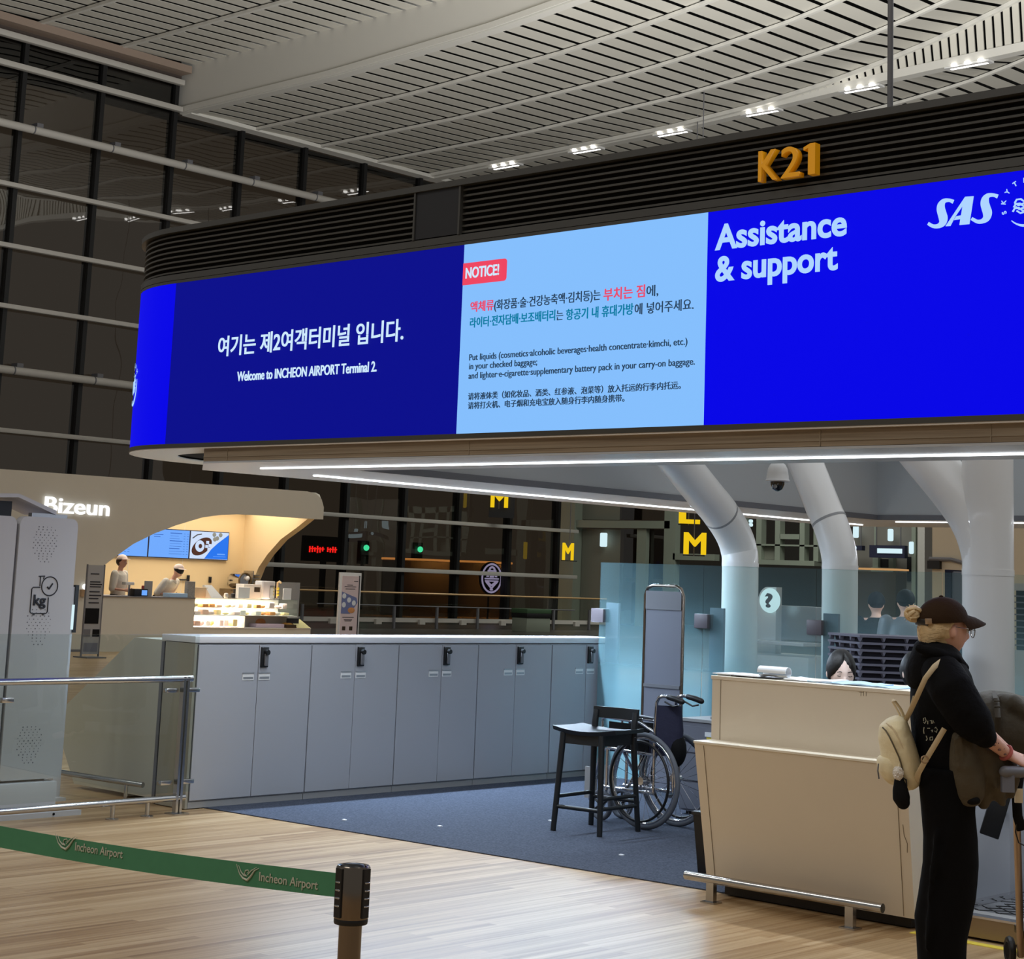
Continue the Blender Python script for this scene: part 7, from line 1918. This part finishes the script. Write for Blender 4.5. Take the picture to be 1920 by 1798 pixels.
db = thing('duffel_bag', 'large olive duffel bag lying on the loaded luggage cart', 'bag', bq(.3, .3, .87))
def duff(mb):
    c0_ = kp(1836, 1362, 7.62); pts = []
    mb.ell([(kp(1826, 1352, 7.62), Vector((0, 0, 1))*.07, fh*.09), (kp(1836, 1354, 7.62), Vector((0, 0, 1))*.125, fh*.15), (kp(1858, 1358, 7.62), Vector((0, 0, 1))*.142, fh*.17), (kp(1890, 1362, 7.62), Vector((0, 0, 1))*.145, fh*.17), (kp(1935, 1372, 7.62), Vector((0, 0, 1))*.14, fh*.17), (kp(2010, 1385, 7.62), Vector((0, 0, 1))*.13, fh*.16), (kp(2040, 1388, 7.62), Vector((0, 0, 1))*.08, fh*.1)], 24)
    mb.tube([kp(1880, 1312, 7.55), kp(1900, 1318, 7.5), kp(1925, 1335, 7.48)], [.03, .04, .03], 12, ends=True)
cloth(duff, .010, MT['olived'], 'bag_body', db, 3)
MB().tube([kp(1864, 1297, 7.62), kp(1868, 1310, 7.50), kp(1871, 1345, 7.44), kp(1872, 1390, 7.46)], .012, 8, flat=rh).obj('webbing', mat('olive_web', rgb(52, 46, 34), .8), db)
for k in range(6):
    a = kp(1869+k*.5, 1314+11*k, 7.475-.004*k); MB().tube([a-rh*.012, a+rh*.012], .0035, 6).obj('web_loop', bpy.data.materials['olive_web'], db)
# black strap with a buckle hanging from the cart
sp_ = thing('luggage_strap', 'black strap with a tan buckle hanging from the luggage cart handle', 'strap', kp(1912, 1560, 7.3))
MB().tube([kp(1912, 1452, 7.28), kp(1906, 1490, 7.26), kp(1908, 1530, 7.26), kp(1916, 1556, 7.28)], .020, 8, flat=rh).obj('strap', MT['blackm'], sp_)
mb = MB(); c = kp(1909, 1493, 7.24); mb.hexa([c+rh*a+fh*b+Vector((0, 0, z)) for z in (-.025, .03) for a, b in ((-.014, -.006), (.018, -.006), (.018, .004), (-.014, .004))]); mb.obj('buckle', MT['creamd'], sp_)
MB().tube([kp(1908, 1530, 7.27), kp(1904, 1560, 7.27), kp(1910, 1580, 7.27), kp(1922, 1586, 7.27)], .003, 6).obj('cord', MT['black'], sp_)
# two travellers far behind the frosted glass
def far_person(lb, px, py, d, m):
    c = at_d(px, py, d)
    root = thing('person', lb, 'person', (c.x, c.y, 0), 'people waiting behind the glass')
    M = Matrix.Translation((c.x, c.y, 0)) @ Matrix.Rotation(2.2, 4, 'Z'); H = c.z/.93; J = stand_J(H)
    hm = M @ Matrix.Translation((.01, 0, c.z-.0))
    put('body', body('body', M, H, J, hm, MT['skin'], .016), root)
    G_ = lambda k: M @ Vector(J[k]); Xv, Yv = M.to_3x3() @ Vector((1, 0, 0)), M.to_3x3() @ Vector((0, 1, 0)); s = H/1.7
    def co(mb):
        pv, ch, n2 = G_('pelvis'), G_('chest'), G_('neck')
        mb.ell([(pv-Vector((0, 0, .2)), Xv*.14*s, Yv*.19*s), (pv.lerp(ch, .5), Xv*.13*s, Yv*.18*s), (ch, Xv*.14*s, Yv*.20*s), (ch.lerp(n2, .6), Xv*.11*s, Yv*.19*s), (n2, Xv*.06*s, Yv*.07*s)], 18)
        for k in 'rl': mb.tube([G_('sh_'+k), G_('el_'+k), G_('wr_'+k)], [.075*s, .06*s, .045*s], 12, ends=True)
    cloth(co, .016, m, 'coat', root)
    def tr_(mb):
        for k, sg in (('r', -1), ('l', 1)): mb.tube([G_('pelvis')+Yv*sg*.085, G_('kn_'+k), G_('an_'+k)], [.11, .08, .06], 12, ends=True)
    cloth(tr_, .016, MT['pants'], 'trousers', root)
    MB(hm).sph((-.02, 0, .025), .105*s, .092*s, .105*s, 24, 16, lambda d, q: q*(1.0 if d.z > -.35 else .86)).obj('hair', MT['blackm'], root)
far_person('dark haired person in a black coat behind the frosted glass, left of the other', 1643, 1133, 17.0, MT['hood'])
far_person('dark haired person in a grey coat behind the frosted glass near the brown cap', 1698, 1130, 16.2, MT['greyd'])
